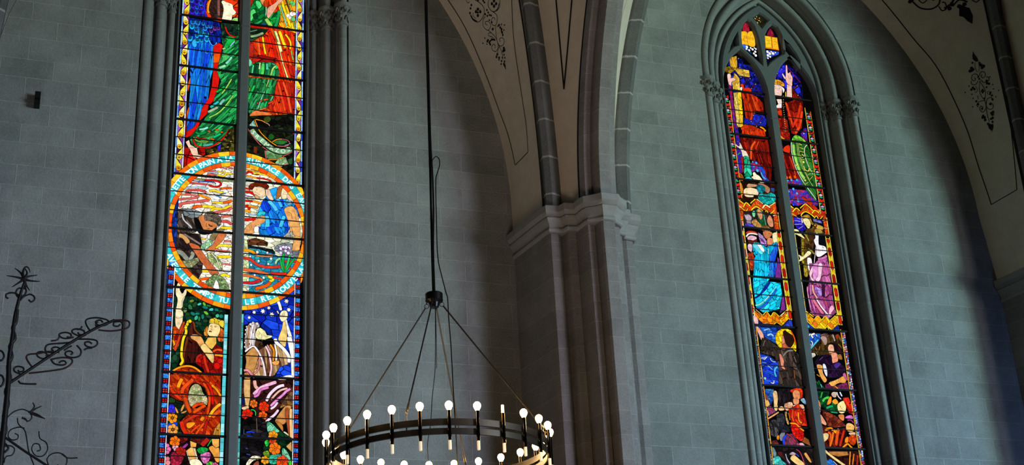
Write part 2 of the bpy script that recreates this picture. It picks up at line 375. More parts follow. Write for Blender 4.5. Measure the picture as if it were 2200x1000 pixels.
    obj('tracery', flat_, tri, M_TRAC, W)
    mb = MB()
    for kind_, H in opens:
        G_ = grow(H, bv if kind_ == 0 else -bv)
        mb.grid([[(x, yf_, z) for x, z in G_], [(x, yf_+.022, z) for x, z in H], [(x, YG-.004, z) for x, z in H]], True)
    mb.build('tracery_chamfer', M_TRAC, W)
    mm = MB(); yb, yf = YG-.004, YG-.115
    pl = [(ml, yb), (ml, YG-.093), (ml+.02, yf), (mr_-.02, yf), (mr_, YG-.093), (mr_, yb)]
    mm.grid([[(x, y, z) for x, y in pl] for z in (3.2, zs-.498)]).build('mullion', M_TRAC, W)
    MB().box((xc-hw-.02, YG+.03, 3.2), (xc+hw+.02, YG+.05, zs+1.9)).build('backing_board', M_BAR, W)
    sl = MB().box((xc-hw-.3, YG-.2, 3.0), (xc+hw+.3, YG+.2, 3.25)).build('window_sill', M_IMP, W)
    win_objs.append(W)

# ------------------------------------------------------------------ stained glass
def pent(op, P, extra):
    """turn one shape record into polygons (local X, Z in metres)"""
    V = [v/1000 for v in P]
    if op == 'P': return [[(V[i], V[i+1]) for i in range(0, len(V), 2)]]
    if op == 'S': return [catmull([(V[i], V[i+1]) for i in range(0, len(V), 2)], 3, True)]
    if op == 'C': return [[(V[0]+V[2]*math.cos(a*math.pi/5), V[1]+V[2]*1.1*math.sin(a*math.pi/5)) for a in range(10)]]
    if op == 'E':
        a0 = math.radians(P[4]); ca, sa = math.cos(a0), math.sin(a0); out = []
        for a in range(12):
            x, z = V[2]*math.cos(a*math.pi/6), V[3]*math.sin(a*math.pi/6); out.append((V[0]+x*ca-z*sa, V[1]+x*sa+z*ca))
        return [out]
    if op == '*': return [[(V[0]+(V[2] if a % 2 == 0 else V[2]*.5)*math.cos(a*math.pi/6+.2), V[1]+(V[2] if a % 2 == 0 else V[2]*.5)*1.1*math.sin(a*math.pi/6+.2)) for a in range(12)]]
    if op == 'F':
        out = []
        for q in range(6):
            a = q*math.pi/3+.4; cx, cz = V[0]+V[2]*.55*math.cos(a), V[1]+V[2]*.6*math.sin(a)
            out.append([(cx+V[2]*.42*math.cos(b*math.pi/4), cz+V[2]*.45*math.sin(b*math.pi/4)) for b in range(8)])
        out.append([(V[0]+V[2]*.3*math.cos(b*math.pi/4), V[1]+V[2]*.3*math.sin(b*math.pi/4)) for b in range(8)])
        return out
    if op == 'R':
        pts = [(V[i], V[i+1]) for i in range(0, len(V), 2)]
        if len(pts) > 2: pts = catmull(pts, 4)
        hwid = extra/2000*1.2; Lf, Rt = [], []
        for i, p in enumerate(pts):
            a, b = pts[max(i-1, 0)], pts[min(i+1, len(pts)-1)]; dx, dz_ = b[0]-a[0], b[1]-a[1]; l = math.hypot(dx, dz_) or 1
            k = hwid*(.72 if i in (0, len(pts)-1) else 1)
            Lf.append((p[0]-dz_/l*k, p[1]+dx/l*k)); Rt.append((p[0]+dz_/l*k, p[1]-dx/l*k))
        return [Lf + Rt[::-1]]
class Glass:
    """glass pieces on layers 0.1 mm apart, each edged with a lead came"""
    def __init__(s, x0, x1, z0, z1, y=YG):
        s.v = []; s.f = []; s.ca = []; s.cb = []; s.fo = []; s.mi = []; s.n = 0; s.b = (x0, x1, z0, z1); s.y = y
        s.piece([(x0, z0), (x1, z0), (x1, z1), (x0, z1)], '060606', None, None, 0)
    def piece(s, P, ca, cb, fold, lw=.0042, flat=0):
        x0, x1, z0, z1 = s.b
        P = [(min(max(x, x0), x1), min(max(z, z0), z1)) for x, z in P]
        s.n += 1; y = s.y - s.n*.00003
        A = lin(ca); Bc = lin(cb) if cb and cb != '-' else tuple(c*.72 for c in A)
        if fold: a, L_, W_ = fold; ang = math.radians(a); le = 1
        else: ang, L_, W_, le = 0, 60, 60, 0
        co, si = math.cos(ang), math.sin(ang)
        def uv(p): return ((p[0]*co+p[1]*si)*1000/L_ + s.n*3.7, (-p[0]*si+p[1]*co)*1000/W_ + s.n*1.3, le)
        b = len(s.v); s.v += [(p[0], y, p[1]) for p in P]; s.fo += [uv(p) for p in P]
        s.f.append(tuple(range(b, b+len(P)))); s.ca.append(A); s.cb.append(Bc); s.mi.append(0)
        if lw:
            y -= .000015; n = len(P)
            for i in range(n):
                a_, c_ = P[i], P[(i+1) % n]; dx, dz_ = c_[0]-a_[0], c_[1]-a_[1]; l = math.hypot(dx, dz_)
                if l < 1e-5: continue
                ux, uz = dx/l*lw*.5, dz_/l*lw*.5; b = len(s.v)
                q = [(a_[0]-ux-uz, a_[1]-uz+ux), (c_[0]+ux-uz, c_[1]+uz+ux), (c_[0]+ux+uz, c_[1]+uz-ux), (a_[0]-ux+uz, a_[1]-uz-ux)]
                s.v += [(p[0], y, p[1]) for p in q]; s.fo += [(0, 0, 0)]*4; s.f.append((b, b+1, b+2, b+3)); s.ca.append((0, 0, 0)); s.cb.append((0, 0, 0)); s.mi.append(1)
    def rec(s, txt):
        for ln in txt.strip().splitlines():
            op, a, b, f, ex, pts = ln.split(' ')
            fold = [float(q) for q in f.split(',')] if f != '-' else None
            P = [int(q) for q in pts.split(',')]
            if op == 'U':          # one scalloped wing feather: dark cup with a bright tip
                x, z, r_ = P[0]/1000, P[1]/1000, P[2]/1000*1.12; dk = '%02x%02x%02x' % tuple(int(int(a[i:i+2], 16)*.45) for i in (0, 2, 4))
                cup = [(x - r_, z + r_*1.2)] + [(x - r_*math.cos(q*math.pi/8), z - r_*1.15*math.sin(q*math.pi/8)) for q in range(9)] + [(x + r_, z + r_*1.2)]
                s.piece(cup, a, None, None, .005); s.piece([(x + (u - x)*.62, z + r_*.42 + (v - z)*.62) for u, v in cup], dk, None, None, .002); continue
            for poly in pent(op, P, float(ex) if ex != '-' else 0): s.piece(poly, a, b, fold, .0042 if op != 'R' or float(ex) > 7 else .0)
            if op == 'F': s.piece([(P[0]/1000 + P[2]*.00012*math.cos(q), P[1]/1000 + P[2]*.00012*math.sin(q)) for q in range(6)], '7a3008', None, None, .002)
    def build(s, name, parent):
        me = bpy.data.meshes.new(name); me.from_pydata(s.v, [], s.f); me.materials.append(M_GLASS); me.materials.append(M_LEAD)
        me.polygons.foreach_set('material_index', s.mi)
        for nm, dat in (('ca', s.ca), ('cb', s.cb)):
            at = me.attributes.new(nm, 'FLOAT_COLOR', 'FACE'); at.data.foreach_set('color', [c for t in dat for c in (*t, 1.0)])
        at = me.attributes.new('fold', 'FLOAT_VECTOR', 'POINT'); at.data.foreach_set('vector', [c for t in s.fo for c in t])
        me.update(); o = bpy.data.objects.new(name, me); COLL.objects.link(o); o.parent = parent
        o.matrix_parent_inverse = parent.matrix_world.inverted(); return o
def strip(g, xa, xb, z0, z1, col, step=.13, lw=.003, cb=None):
    n = max(1, int((z1-z0)/step))
    for i in range(n):
        a, b = z0+(z1-z0)*i/n, z0+(z1-z0)*(i+1)/n
        g.piece([(xa, a), (xb, a), (xb, b), (xa, b)], col if (i*7) % 3 or cb is None else cb, None, None, lw)
def rosettes(g, xa, xb, z0, z1, per=.1365):
    w_ = xb-xa; g.piece([(xa, z0), (xb, z0), (xb, z1), (xa, z1)], '2a1030', None, None); z = z0; i = 0
    while z < z1:
        s = 1 if i % 2 else -1; xm = (xa+xb)/2
        e0, e1 = (xa, xb) if s > 0 else (xb, xa)
        y_ = catmull([(e0, z), (e0, z+per*.9), (e0+(e1-e0)*.25, z+per*.75), (e0+(e1-e0)*.8, z+per*.35), (e1, z)], 3, False)
        g.piece([(x, min(zz, z1)) for x, zz in y_], 'f2e23a' if i % 3 else 'fdf2a0', None, None, .003)
        p_ = catmull([(e1, z+per), (e1, z+per*.12), (e0+(e1-e0)*.75, z+per*.5), (e0+(e1-e0)*.3, z+per*.85), (e0, z+per)], 3, False)
        g.piece([(x, min(zz, z1)) for x, zz in p_], ('7a2f92', 'a860c8', '3a1440')[i % 3], None, None, .003)
        z += per; i += 1
    z = z0; i = 0
    while z < z1-.02:
        c = ('ffce28', 'f0a018', 'ffd840')[i % 3]; r = w_*.44
        g.piece([(xm+r*math.cos(a*math.pi/6)*(1 if a % 2 else .9), z+r*1.05*math.sin(a*math.pi/6)) for a in range(12)], c, None, None, .004)
        g.piece([(xm+r*.42*math.cos(a*math.pi/4), z+r*.42*math.sin(a*math.pi/4)) for a in range(8)], 'b86a10', None, None, .003); z += per; i += 1
def squares(g, xa, xb, z0, z1, per=.1065):
    z = z0; i = 0
    while z < z1:
        a, b = z, min(z+per/2, z1)
        if i % 2 == 0:
            g.piece([(xa, a), (xb, a), (xb, b), (xa, b)], ('1a50d8', '2a88f0', '1438c0')[i % 3], '50b0ff', (45, 16, 16), .006)
        else:
            g.piece([(xa, a), (xb, a), (xb, b), (xa, b)], '2a0a10', None, None, .006); xm, zm = (xa+xb)/2, (a+b)/2; q = (xb-xa)*.22
            for sx in (-1, 1):
                for sz in (-1, 1): g.piece([(xm+sx*q+q*.85*math.cos(t*math.pi/3), zm+sz*q*.9+q*.8*math.sin(t*math.pi/3)) for t in range(6)], ('c8161a', 'e0302a')[i % 4 > 1], None, None, .002)
        z += per/2; i += 1
def chain(g, xa, xb, z0, z1, per=.19, cols=('c82410', 'a01408')):
    g.piece([(xa, z0), (xb, z0), (xb, z1), (xa, z1)], 'f4d820', None, None, .003); z = z0; i = 0; xm = (xa+xb)/2
    while z < z1:
        b = min(z+per*.74, z1)
        g.piece([(xm, z), (xb, z+.03), (xb, b-.03), (xm, b), (xa, b-.03), (xa, z+.03)] if b-z > .07 else [(xa, z), (xb, z), (xb, b), (xa, b)], cols[i % 2], None, None, .005)
        g.piece([(xm, b), (xm+.004, min(b+per*.26, z1)), (xm-.004, min(b+per*.26, z1))], '100a08', None, None, .004)
        z += per; i += 1
def redgreen(g, xa, xb, z0, z1, per=.17):
    g.piece([(xa, z0), (xb, z0), (xb, z1), (xa, z1)], '0c0a0c', None, None, .003); z = z0; i = 0; w_ = xb-xa; xm = (xa+xb)/2
    while z < z1-per:
        g.piece(catmull([(xa, z), (xb, z+.01), (xb, z+.05), (xm, z+.035), (xa, z+.06)], 2, True), 'c82418', None, None)
        g.piece(catmull([(xa, z+.075), (xm, z+.06), (xb, z+.07), (xm, z+.095)], 2, True), '20a860', '60d8a0', None)
        g.piece(catmull([(xa, z+.10), (xm, z+.09), (xb, z+.105), (xm, z+.125)], 2, True), ('c890d0', 'e8b8d8')[i % 2], None, None)
        g.piece(catmull([(xa, z+.13), (xm, z+.15), (xa, z+.165)], 2, True), '30b070', None, None)
        g.piece(catmull([(xb, z+.12), (xm, z+.145), (xb, z+.17)], 2, True), 'b82018', None, None)
        z += per; i += 1
def pebbles(g, xa, xb, z0, z1):
    g.piece([(xa, z0), (xb, z0), (xb, z1), (xa, z1)], '14101c', None, None, .003); r_ = random.Random(int(xa*100)); z = z0; i = 0
    cs = ['c06a8a', '7a5aa8', '8ac0e8', '3a68c8', 'e8a8a8', '9a3a50', 'b8d8f0', '5a3a7a', 'd04a3a']
    while z < z1-.03:
        for k in range(2):
            x = xa+(xb-xa)*(.28+.44*k)+r_.uniform(-.004, .004); zz = z+(.012 if k else 0)+r_.uniform(-.004, .004)
            g.piece([(x+.013*math.cos(a*math.pi/3+.3), zz+.017*math.sin(a*math.pi/3+.3)) for a in range(6)], r_.choice(cs), None, None, .003)
        z += .031; i += 1
RC = (2.197, 7.959); RX, RZ = .905, .966
def ring(g, side):
    """inscription ring of the roundel, cut to one lancet"""
    def pt(a, k): return (RC[0] + RX*k*math.cos(a), RC[1] + RZ*k*math.sin(a))
    x0, x1 = g.b[0], g.b[1]; n = 44
    for (k0, k1, cols) in ((.945, 1.0, ('f06a10', 'ff9a18', 'ffc828', 'f05a10')), (.862, .944, ('22b8c4', '38c8d0')), (.805, .861, ('f0500f', 'ff8a18', 'ffb820', 'f05a14'))):
        for i in range(n):
            a, b = 2*math.pi*i/n, 2*math.pi*(i+1)/n; am = (a+b)/2
            P = [pt(a, k0), pt(b, k0), pt(b, k1), pt(am, k1), pt(a, k1), pt(a, k0)][:5]
            if all(p[0] < x0 for p in P) or all(p[0] > x1 for p in P): continue
            g.piece(P, cols[(i*5//2) % len(cols)], None, None, .004 if len(cols) != 2 else .0015)
def letters(txt, a0, a1, parent, mat, inward=False):
    """letters standing round the ring between two angles (degrees)"""
    vs, fs = [], []
    for i, ch in enumerate(txt):
        if ch == ' ': continue
        a = math.radians(a0 + (a1-a0)*(i+.5)/len(txt)); cu = bpy.data.curves.new('t', 'FONT'); cu.body = ch; cu.size = .088; cu.align_x = 'CENTER'; cu.offset = .0022
        cu.resolution_u = 2
        t = bpy.data.objects.new('t', cu); COLL.objects.link(t); dg = bpy.context.evaluated_depsgraph_get(); me = bpy.data.meshes.new_from_object(t.evaluated_get(dg))
        kk = .872 if not inward else .938
        cx, cz = RC[0]+RX*kk*math.cos(a), RC[1]+RZ*kk*math.sin(a)
        rot = a - math.pi/2 if not inward else a + math.pi/2
        b = len(vs)
        for v in me.vertices:
            x, z = v.co.x*1.0, v.co.y*(1.02)
            vs.append((cx + x*math.cos(rot) - z*math.sin(rot), YG-.022, cz + x*math.sin(rot) + z*math.cos(rot)))
        fs += [tuple(b+q for q in p.vertices) for p in me.polygons]
        bpy.data.objects.remove(t); bpy.data.curves.remove(cu); bpy.data.meshes.remove(me)
    return obj('inscription', vs, fs, mat, parent)
def bars(parent, x0, x1, thick, thin):
    for z in thick: MB().box((x0, YG-.048, z-.012), (x1, YG-.030, z+.011)).build('saddle_bar', M_BAR, parent)
    for z in thin: MB().box((x0, YG-.042, z-.0045), (x1, YG-.032, z+.0045)).build('saddle_bar', M_BAR, parent)
G = {
'A': '''P 070606 - - - 1331,11098,2154,11243,2286,4983,1384,4956
P fdfbf2 fff0d8 -4,83.2,36.4 - 1446,8186,1506,8421,1652,8612,1854,8753,2129,8827,2177,7033,2015,7063,1811,7155,1658,7262,1550,7444,1474,7684
R d9605a - - 16 1823,8677,1861,8653,1927,8660
R e0706a - - 13 1887,8716,1982,8709,2053,8698
R d9605a - - 16 1990,8749,2047,8724,2119,8708
R e8604a - - 19 1825,8575,1863,8608,1938,8606
R ffdc1e - - 19 1947,8612,1994,8602,2032,8611,2050,8643,2116,8642
R ffdc1e - - 16 1946,8659,1993,8649,2035,8665
R a5d6ff - - 12 1787,8646,1862,8634,1956,8634
R 7a8a50 - - 19 1670,8538,1810,8531,1950,8539,2123,8553
R d8160f - - 19 1810,8531,1912,8537,1978,8521,1989,8491,1943,8459,1849,8473
R 3a6ae0 - - 9 1662,8506,1755,8506,1904,8513,1933,8490
R d8504a - - 20 1604,8460,1654,8476,1747,8479,1840,8474
R a5d6ff - - 13 1583,8406,1647,8419,1748,8432,1851,8433
R d8504a - - 23 1660,8334,1618,8340,1630,8380,1722,8396,1787,8395,1830,8374
R d0605a - - 22 1508,8249,1571,8268,1662,8286,1744,8304
R e07060 - - 19 1532,8320,1623,8327,1725,8326,1753,8308
R d8605a - - 29 1562,8164,1551,8199,1618,8227,1728,8251,1870,8288
R ffdc1e - - 22 1861,8398,1926,8413,1964,8399,2020,8400
R ff9a16 - - 23 1760,8361,1761,8340,1818,8321,1883,8302
R ffdc1e - - 28 1899,8260,2024,8270
R f4590c - - 25 2024,8270,2080,8287,2121,8309
R f4590c - - 29 1695,8156,1721,8192,1794,8201
R ffdc1e - - 28 1794,8201,1877,8208,1938,8199
R ffdc1e - - 25 1888,8156,1934,8188,2027,8193,2081,8230,2119,8239
R d8605a - - 25 1908,8129,2009,8165,2083,8189,2119,8223
R f4590c - - 22 1990,8439,1990,8441,2037,8454,2112,8463
R ffdc1e - - 19 2087,8350,2120,8359
R 4a90e0 - - 10 1918,8363,1975,8338,2003,8336
R 4a90e0 - - 10 1983,8370,2048,8388
R e06a5a - - 22 2002,8096,2067,8109,2122,8126
R d8504a - - 28 2013,8039,2078,8042,2125,8013
R ffdc1e - - 25 2006,7963,2071,7966,2127,7967
R ffdc1e - - 20 1771,7809,1843,7810
R e06a5a - - 23 2047,7803,2125,7809
R ffdc1e - - 26 1971,7700,1981,7738,2049,7750,2127,7752
R e06a5a - - 23 1963,7705,2002,7680,2119,7682
R ffdc1e - - 29 1985,7614,2063,7615,2126,7624
R e0706a - - 17 2032,7524,2085,7530,2129,7522
R ffdc1e - - 29 1819,7425,1934,7431
R ffdc1e - - 26 2022,7383,2070,7401,2123,7381
R f4590c - - 26 1779,7284,1809,7323,1908,7347
P 3a2c26 6a5a50 -70,135.2,31.2 - 1469,8129,1576,8151,1695,8163,1807,8118,1763,8053,1764,7920,1729,7876,1445,7848,1467,8052
P 6f7a80 8a9494 -0,72.8,62.4 - 1578,8144,1704,8159,1809,8117,1764,8068,1686,8043,1602,8067
R d8c8b0 - - 16 1532,8120,1515,8037,1520,7977,1551,7899
R c8ccd0 - - 16 1577,8089,1600,8015,1676,7942,1706,7884
R 7a4a20 - - 22 1487,7994,1522,7937,1561,7860
R d0d0d0 - - 10 1723,8028,1752,7980,1770,7890
P 241818 4a3c36 -50,104,31.2 - 1462,7863,1783,7863,1807,7748,1772,7658,1827,7518,1819,7412,1767,7281,1660,7367,1517,7594,1475,7680
R d8a060 - - 42 1554,7825,1612,7809,1663,7740
R 8a7a70 - - 20 1610,7846,1689,7801,1797,7737
R 8a9080 - - 45 1530,7627,1592,7617,1652,7554,1681,7536
R 9aa090 - - 33 1691,7632,1716,7613,1681,7536
P 7a805a a0a878 -30,20.8,20.8 - 1567,7526,1671,7535,1774,7587,1786,7535,1713,7455,1628,7442
S 4a4238 8a7c6c -20,72.8,20.8 - 1816,8068,1830,8121,1866,8145,1917,8148,1973,8115,2007,8078,2005,8001,1978,7972,1959,8006,1884,8034,1829,8029
S d0804a - - - 1771,8084,1817,8094,1828,8039,1884,8032,1959,8006,1960,7965,1911,7920,1870,7905,1814,7925,1774,8003,1759,8052
R 5a2a18 - - 9 1872,7987,1895,7969,1914,7971
R 5a2a18 - - 7 1859,7940,1887,7933
R 8a4a2a - - 7 1848,8000,1845,7964,1859,7960
S 0c0a0a - - - 1708,8047,1764,8032,1814,7925,1888,7907,1960,7960,1926,7886,1770,7870
S 8a7a50 - - - 1891,7810,1904,7864,1955,7923,2003,7951,2052,7938,2014,7907,1967,7860,1931,7792
S cf7440 - - - 1967,7860,2024,7919,2069,7891,2055,7847,2023,7790,1962,7726,1940,7660,1887,7669,1848,7665,1885,7713,1932,7760
S c8663a - - - 1667,7745,1769,7723,1805,7669,1871,7574,1931,7506,1971,7457,2004,7408,1936,7376,1876,7449,1795,7546,1719,7655
S 8cc8a0 b0dca0 -0,41.6,41.6 - 1798,7731,1844,7768,1882,7809,1919,7786,1908,7737,1857,7695,1810,7669
S 8aa060 c8d890 -60,41.6,26 - 1869,7627,1902,7653,1956,7624,2006,7576,2039,7505,2030,7441,1970,7499,1891,7555
R e8f0d0 - - 12 1912,7647,1977,7573,2020,7451
P 5a7a50 a0b878 -50,20.8,20.8 - 1854,7218,1871,7313,1954,7403,2012,7393,2071,7351,2107,7291,2128,7225
P fdfbf2 - - - 1941,7223,1962,7300,1975,7342,2001,7303,2017,7229
P 3a22d0 1440dc -60,46.8,41.6 - 1498,10866,1756,10910,1729,10835,1728,10741,1761,10642,1585,10636,1512,10641,1488,11099,1748,11145
P 0a1560 1440dc -80,104,31.2 - 1522,10626,1585,10630,1900,10618,1934,10473,1938,10347,1900,10324,1833,10273,1738,10213,1545,10206
P 1440dc 1fa4f4 -94,364,28.6 - 1540,10283,1661,10328,1786,10322,1847,10280,1853,9966,1825,9837,1808,9558,1750,9427,1704,9258,1661,9144,1580,9074,1584,9242,1599,9620,1587,9927
U 3a22d0 - - - 1523,10835,28
U 3a22d0 - - - 1626,10846,26
U 3a22d0 - - - 1708,10872,22
U 3a22d0 - - - 1584,10793,26
U 3a22d0 - - - 1687,10781,22
U 3a22d0 - - - 1582,10711,28
U 3a22d0 - - - 1670,10720,22
U 3a22d0 - - - 1682,10669,20
U 3a22d0 - - - 1632,10924,28
U 3a22d0 - - - 1554,10910,24
U 2a62f0 - - - 1568,10864,24
U 2a62f0 - - - 1675,10837,23
U 2a62f0 - - - 1536,10761,26
U 2a62f0 - - - 1633,10778,20
U 2a62f0 - - - 1631,10713,20
U 2a62f0 - - - 1715,10821,19
U 2a8af0 - - - 1593,10562,26
U 2a8af0 - - - 1651,10566,28
U 2a8af0 - - - 1634,10511,24
U 2a8af0 - - - 1689,10480,28
U 2a8af0 - - - 1737,10499,24
U 2a8af0 - - - 1715,10565,20
U 2a8af0 - - - 1760,10537,22
U 2a8af0 - - - 1636,10465,22
U 2a8af0 - - - 1799,10541,22
U 7a35a8 - - - 1854,10524,24
U 7a35a8 - - - 1893,10530,19
U 7a35a8 - - - 1811,10479,20
U 7a35a8 - - - 1721,10676,15
U 7a35a8 - - - 1687,10787,13
U 20b0f8 - - - 1586,10503,26
U 20b0f8 - - - 1691,10428,32
U 20b0f8 - - - 1759,10422,26
U 20b0f8 - - - 1649,10387,22
U 20b0f8 - - - 1568,10340,30
U 20b0f8 - - - 1656,10325,26
U 20b0f8 - - - 1704,10333,20
U 20b0f8 - - - 1762,10354,26
S 30b8f8 - - - 1594,10304,1626,10344,1653,10268,1626,10227,1601,10260
R 3aa8f0 - - 15 1791,10358,1807,10315,1837,10288,1866,10301,1879,10343
R 3a90f0 - - 13 1752,10215,1764,10171,1788,10181
P d8160f f4590c -90,104,156 - 1761,10911,1739,10836,1736,10742,1766,10654,1791,10637,1929,10629,1936,10706,2120,10724,2113,10971,2106,11208,1752,11146
R 3a22d0 - - 19 1744,10978,1723,10869,1722,10775,1742,10685,1761,10644
R ff9a16 - - 24 1809,10966,1771,10854,1761,10770,1778,10726
S 3a1c12 33302f -70,62.4,15.6 - 1787,10880,1819,10944,1927,10975,1953,10849,1933,10799,1947,10754,1937,10682,1897,10687,1839,10669,1790,10716,1775,10807
R 8a4a3a - - 28 1883,10979,1885,10861,1893,10710
R a5d6ff - - 8 1870,10912,1895,10892
R a5d6ff - - 8 1872,10847,1901,10819
R a5d6ff - - 8 1875,10766,1903,10747
P fdf3d2 - - - 1913,10907,1929,10930,1949,10933,1969,10917,2029,10903,2052,10889,2059,10834,2098,10793,2076,10752,2050,10739,2048,10677,2027,10651,1923,10649,1936,10706,1945,10812,1934,10869
P 93d96c - - - 2003,10637,2027,10656,2070,10710,2117,10721,2122,10648
P d8160f - - - 1905,10340,1955,10310,1941,10231,1917,9976,1931,9884,1915,9726,1888,9569,1817,9479,1805,9374,1739,9287,1707,9180,1633,9069,1567,9025,1574,9109,1655,9173,1718,9302,1744,9445,1813,9577,1844,9747,1849,9903,1853,9966,1842,10280
P f4590c - - - 1848,10173,1928,10197,1918,10070,1849,10054
P 0b4526 35c864 50,176.8,19.8 - 1917,10612,2137,10628,2169,9319,2103,9171,2053,9074,1951,8972,1848,8917,1744,8905,1648,8952,1618,9043,1682,9147,1761,9265,1819,9406,1854,9460,1886,9630,1901,9663,1949,9824,1920,9882,1897,9941,1914,10069,1943,10181,1962,10266,1942,10359
P 0e1f18 2a5a3a 60,62.4,31.2 - 1920,10598,1979,10608,2117,10630,2132,10470,1984,10435,1963,10339,1935,10450
S 12b040 - - - 2034,10437,2093,10429,2081,10335,2028,10304,1961,10259,1987,10355
R a5d6ff - - 13 2038,10305,2066,10355,2092,10388
R d8160f - - 16 1972,10572,2002,10495,2043,10458,2108,10446
R 9fe08a - - 26 1951,10257,1984,10280
S 48c060 - - - 1955,10132,1944,10165,2002,10185,2042,10168,1985,10103,1938,10062
R 7fd6b8 - - 24 1996,10065,2034,10116,2063,10169
R 90e0a8 - - 28 1920,9997,1959,10020,1997,10042
R 12b040 - - 23 1897,9670,1944,9710,1991,9761
R a0d850 - - 15 1960,9657,2011,9747,2070,9874
R 2fc9cf - - 24 1836,9460,1884,9508,1930,9553
R 7ac0b8 - - 26 1946,9511,1969,9553,1996,9590
R a0b890 - - 26 1811,9394,1867,9434,1923,9475
R 98d850 - - 15 1825,9325,1926,9398,2009,9503,2096,9659
R 20a850 - - 19 1901,9269,1966,9349,2058,9482
R 18b058 - - 13 2047,9278,2081,9331,2113,9407
R 8ae8d0 - - 22 1721,9159,1772,9171,1823,9200
R 128a40 - - 24 1684,9122,1728,9101,1802,9137
R 2f6a28 - - 22 1748,9071,1822,9091,1906,9140
R 10c878 - - 22 1884,9078,1926,9105,1968,9135
R 48a898 - - 26 1771,8959,1827,8974,1887,8997
R a0a030 - - 13 1663,9060,1693,9016,1769,9004,1834,9023
E f4590c - - - 1834,9149,20,10,0
E f4590c - - - 1924,9180,24,10,-5
E f4590c - - - 1977,9158,19,10,0
E f4590c - - - 1874,9054,28,11,-5
R d8160f - - 14 1691,9069,1730,9042,1815,9045
R d8160f - - 17 1655,9027,1691,8957,1762,8934,1865,8954,1975,9052,2030,9134,2064,9209
P 7a0d0a d8160f -90,156,72.8 - 1570,8936,1633,8886,1664,8805,1665,8789,1577,8778
P 7a0d0a d8160f -0,72.8,72.8 - 1716,8923,1800,8928,1803,8848,1771,8823,1733,8840
P 7a0d0a d8160f -90,156,104 - 1562,8905,1627,8913,1658,8821,1706,8790,1699,8741,1573,8653
P f4590c - - - 1598,9844,1596,9733,1576,9625,1565,9684,1577,9763
P f4590c - - - 1602,9458,1596,9370,1579,9270,1568,9269,1571,9367
P 7a1010 - - - 1531,9857,1554,9860,1586,9077,1565,9053
P f7cdb0 - - - 1576,8980,1614,9013,1632,8955,1709,8911,1727,8837,1774,8823,1767,8801,1674,8790,1625,8890
P f7cdb0 - - - 1622,8912,1706,8922,1725,8840,1778,8823,1771,8807,1725,8785,1683,8803,1648,8841
P 14140c 6a6428 -20,31.2,31.2 - 2061,9203,2117,9254,2127,8925,1822,8856,1801,8906,1977,9009
E d0b050 - - - 2085,9049,9,11,0
E d0b050 - - - 2054,8975,13,8,0
E d0b050 - - - 1886,8896,15,8,0
P 3a22d0 - - - 1931,8960,1977,9009,1966,8911,1942,8913
P 0a1f14 0f3a24 -30,83.2,52 - 1524,7099,1786,7120,1941,7045,2088,6978,2092,6843,2087,6460,1892,6448,1835,6538,1680,6660,1585,6242,1533,6239
S f5dcae - - - 1570,7112,1652,7119,1633,7040,1640,6925,1633,6780,1603,6726,1567,6764,1555,6947,1577,7035
S f5e4b8 - - - 1549,7193,1576,7279,1597,7238,1592,7186,1622,7142,1646,7190,1667,7180,1659,7125,1621,7055,1639,6924,1636,6874,1558,6868,1574,7060,1553,7121
E 7a8a30 - - - 1725,7064,26,17,20
E 1f4a20 - - - 1758,7025,22,37,-30
E 1f4a20 - - - 1687,6909,28,22,-10
E 1f4a20 - - - 1641,6963,22,28,0
E 48c8c0 - - - 1807,7034,26,15,30
E 48c8c0 - - - 1935,6976,30,19,40
E 6ac030 - - - 1859,7038,15,26,30
E 6ac030 - - - 1882,6938,32,17,-40
E 147a68 - - - 1742,6918,30,19,-30
E 147a68 - - - 1848,6892,17,32,0
E 147a68 - - - 1789,6921,28,15,10
E 147a68 - - - 2045,6912,24,24,-20
E 147a68 - - - 1993,6981,26,19,-30
E 147a68 - - - 1871,7000,33,19,-10
E 40b890 - - - 1779,6873,19,30,-20
E 40b890 - - - 2004,6914,20,24,-20
E 2f7a4a - - - 1812,6865,13,30,0
E 2f7a4a - - - 1711,6988,22,37,20
E 2f7a4a - - - 1906,7022,28,13,-10
E 2f7a4a - - - 2034,6964,28,13,10
E 6a8a50 - - - 1661,6950,19,28,-20
E 204a30 - - - 1911,6897,37,17,-20
E 204a30 - - - 1877,6846,28,19,0
E 204a30 - - - 1807,6812,37,19,-20
E 204a30 - - - 1601,6467,22,28,-30
E 204a30 - - - 1577,6409,28,37,0
P 7a0d0a f4590c -100,62.4,41.6 - 1537,6755,1566,6764,1603,6724,1638,6819,1666,6821,1656,6716,1619,6562,1578,6482,1547,6510,1544,6660
R c8401a - - 22 1656,6820,1621,6713,1607,6617,1569,6502
P ff9a16 - - - 1537,6613,1564,6596,1575,6559,1554,6529
P 2a0d0a 5a1c16 -92,260,36.4 - 1689,6651,1731,6816,1753,6828,1774,6743,1848,6677,1874,6579,1847,6464,1807,6367,1693,6351,1672,6434
R 7a3a14 - - 17 1731,6831,1758,6809,1770,6743,1811,6698,1857,6668
R 6a3412 - - 22 1698,6652,1684,6566,1664,6433,1667,6359,1642,6325
R ffdc1e - - 24 1730,6843,1695,6823,1688,6785,1671,6764,1680,6698,1655,6630,1642,6526,1643,6432,1657,6377,1633,6327
C ffdc1e - - - 1715,6830,19
C ffdc1e - - - 1688,6794,17
C ffdc1e - - - 1674,6755,17
S f0a030 d07018 -80,62.4,20.8 - 1873,6750,1906,6786,1910,6667,1884,6665,1867,6702
S e06a20 c04a18 -80,62.4,20.8 - 2036,6767,2072,6764,2083,6708,2081,6631,2028,6623,2008,6683
S f9dc98 - - - 1909,6753,1925,6811,1967,6826,2026,6809,2041,6753,2013,6674,1964,6663,1919,6682,1901,6714
R a83020 - - 8 1922,6725,1935,6731,1947,6724
R c89850 - - 5 1959,6790,1945,6750,1959,6745
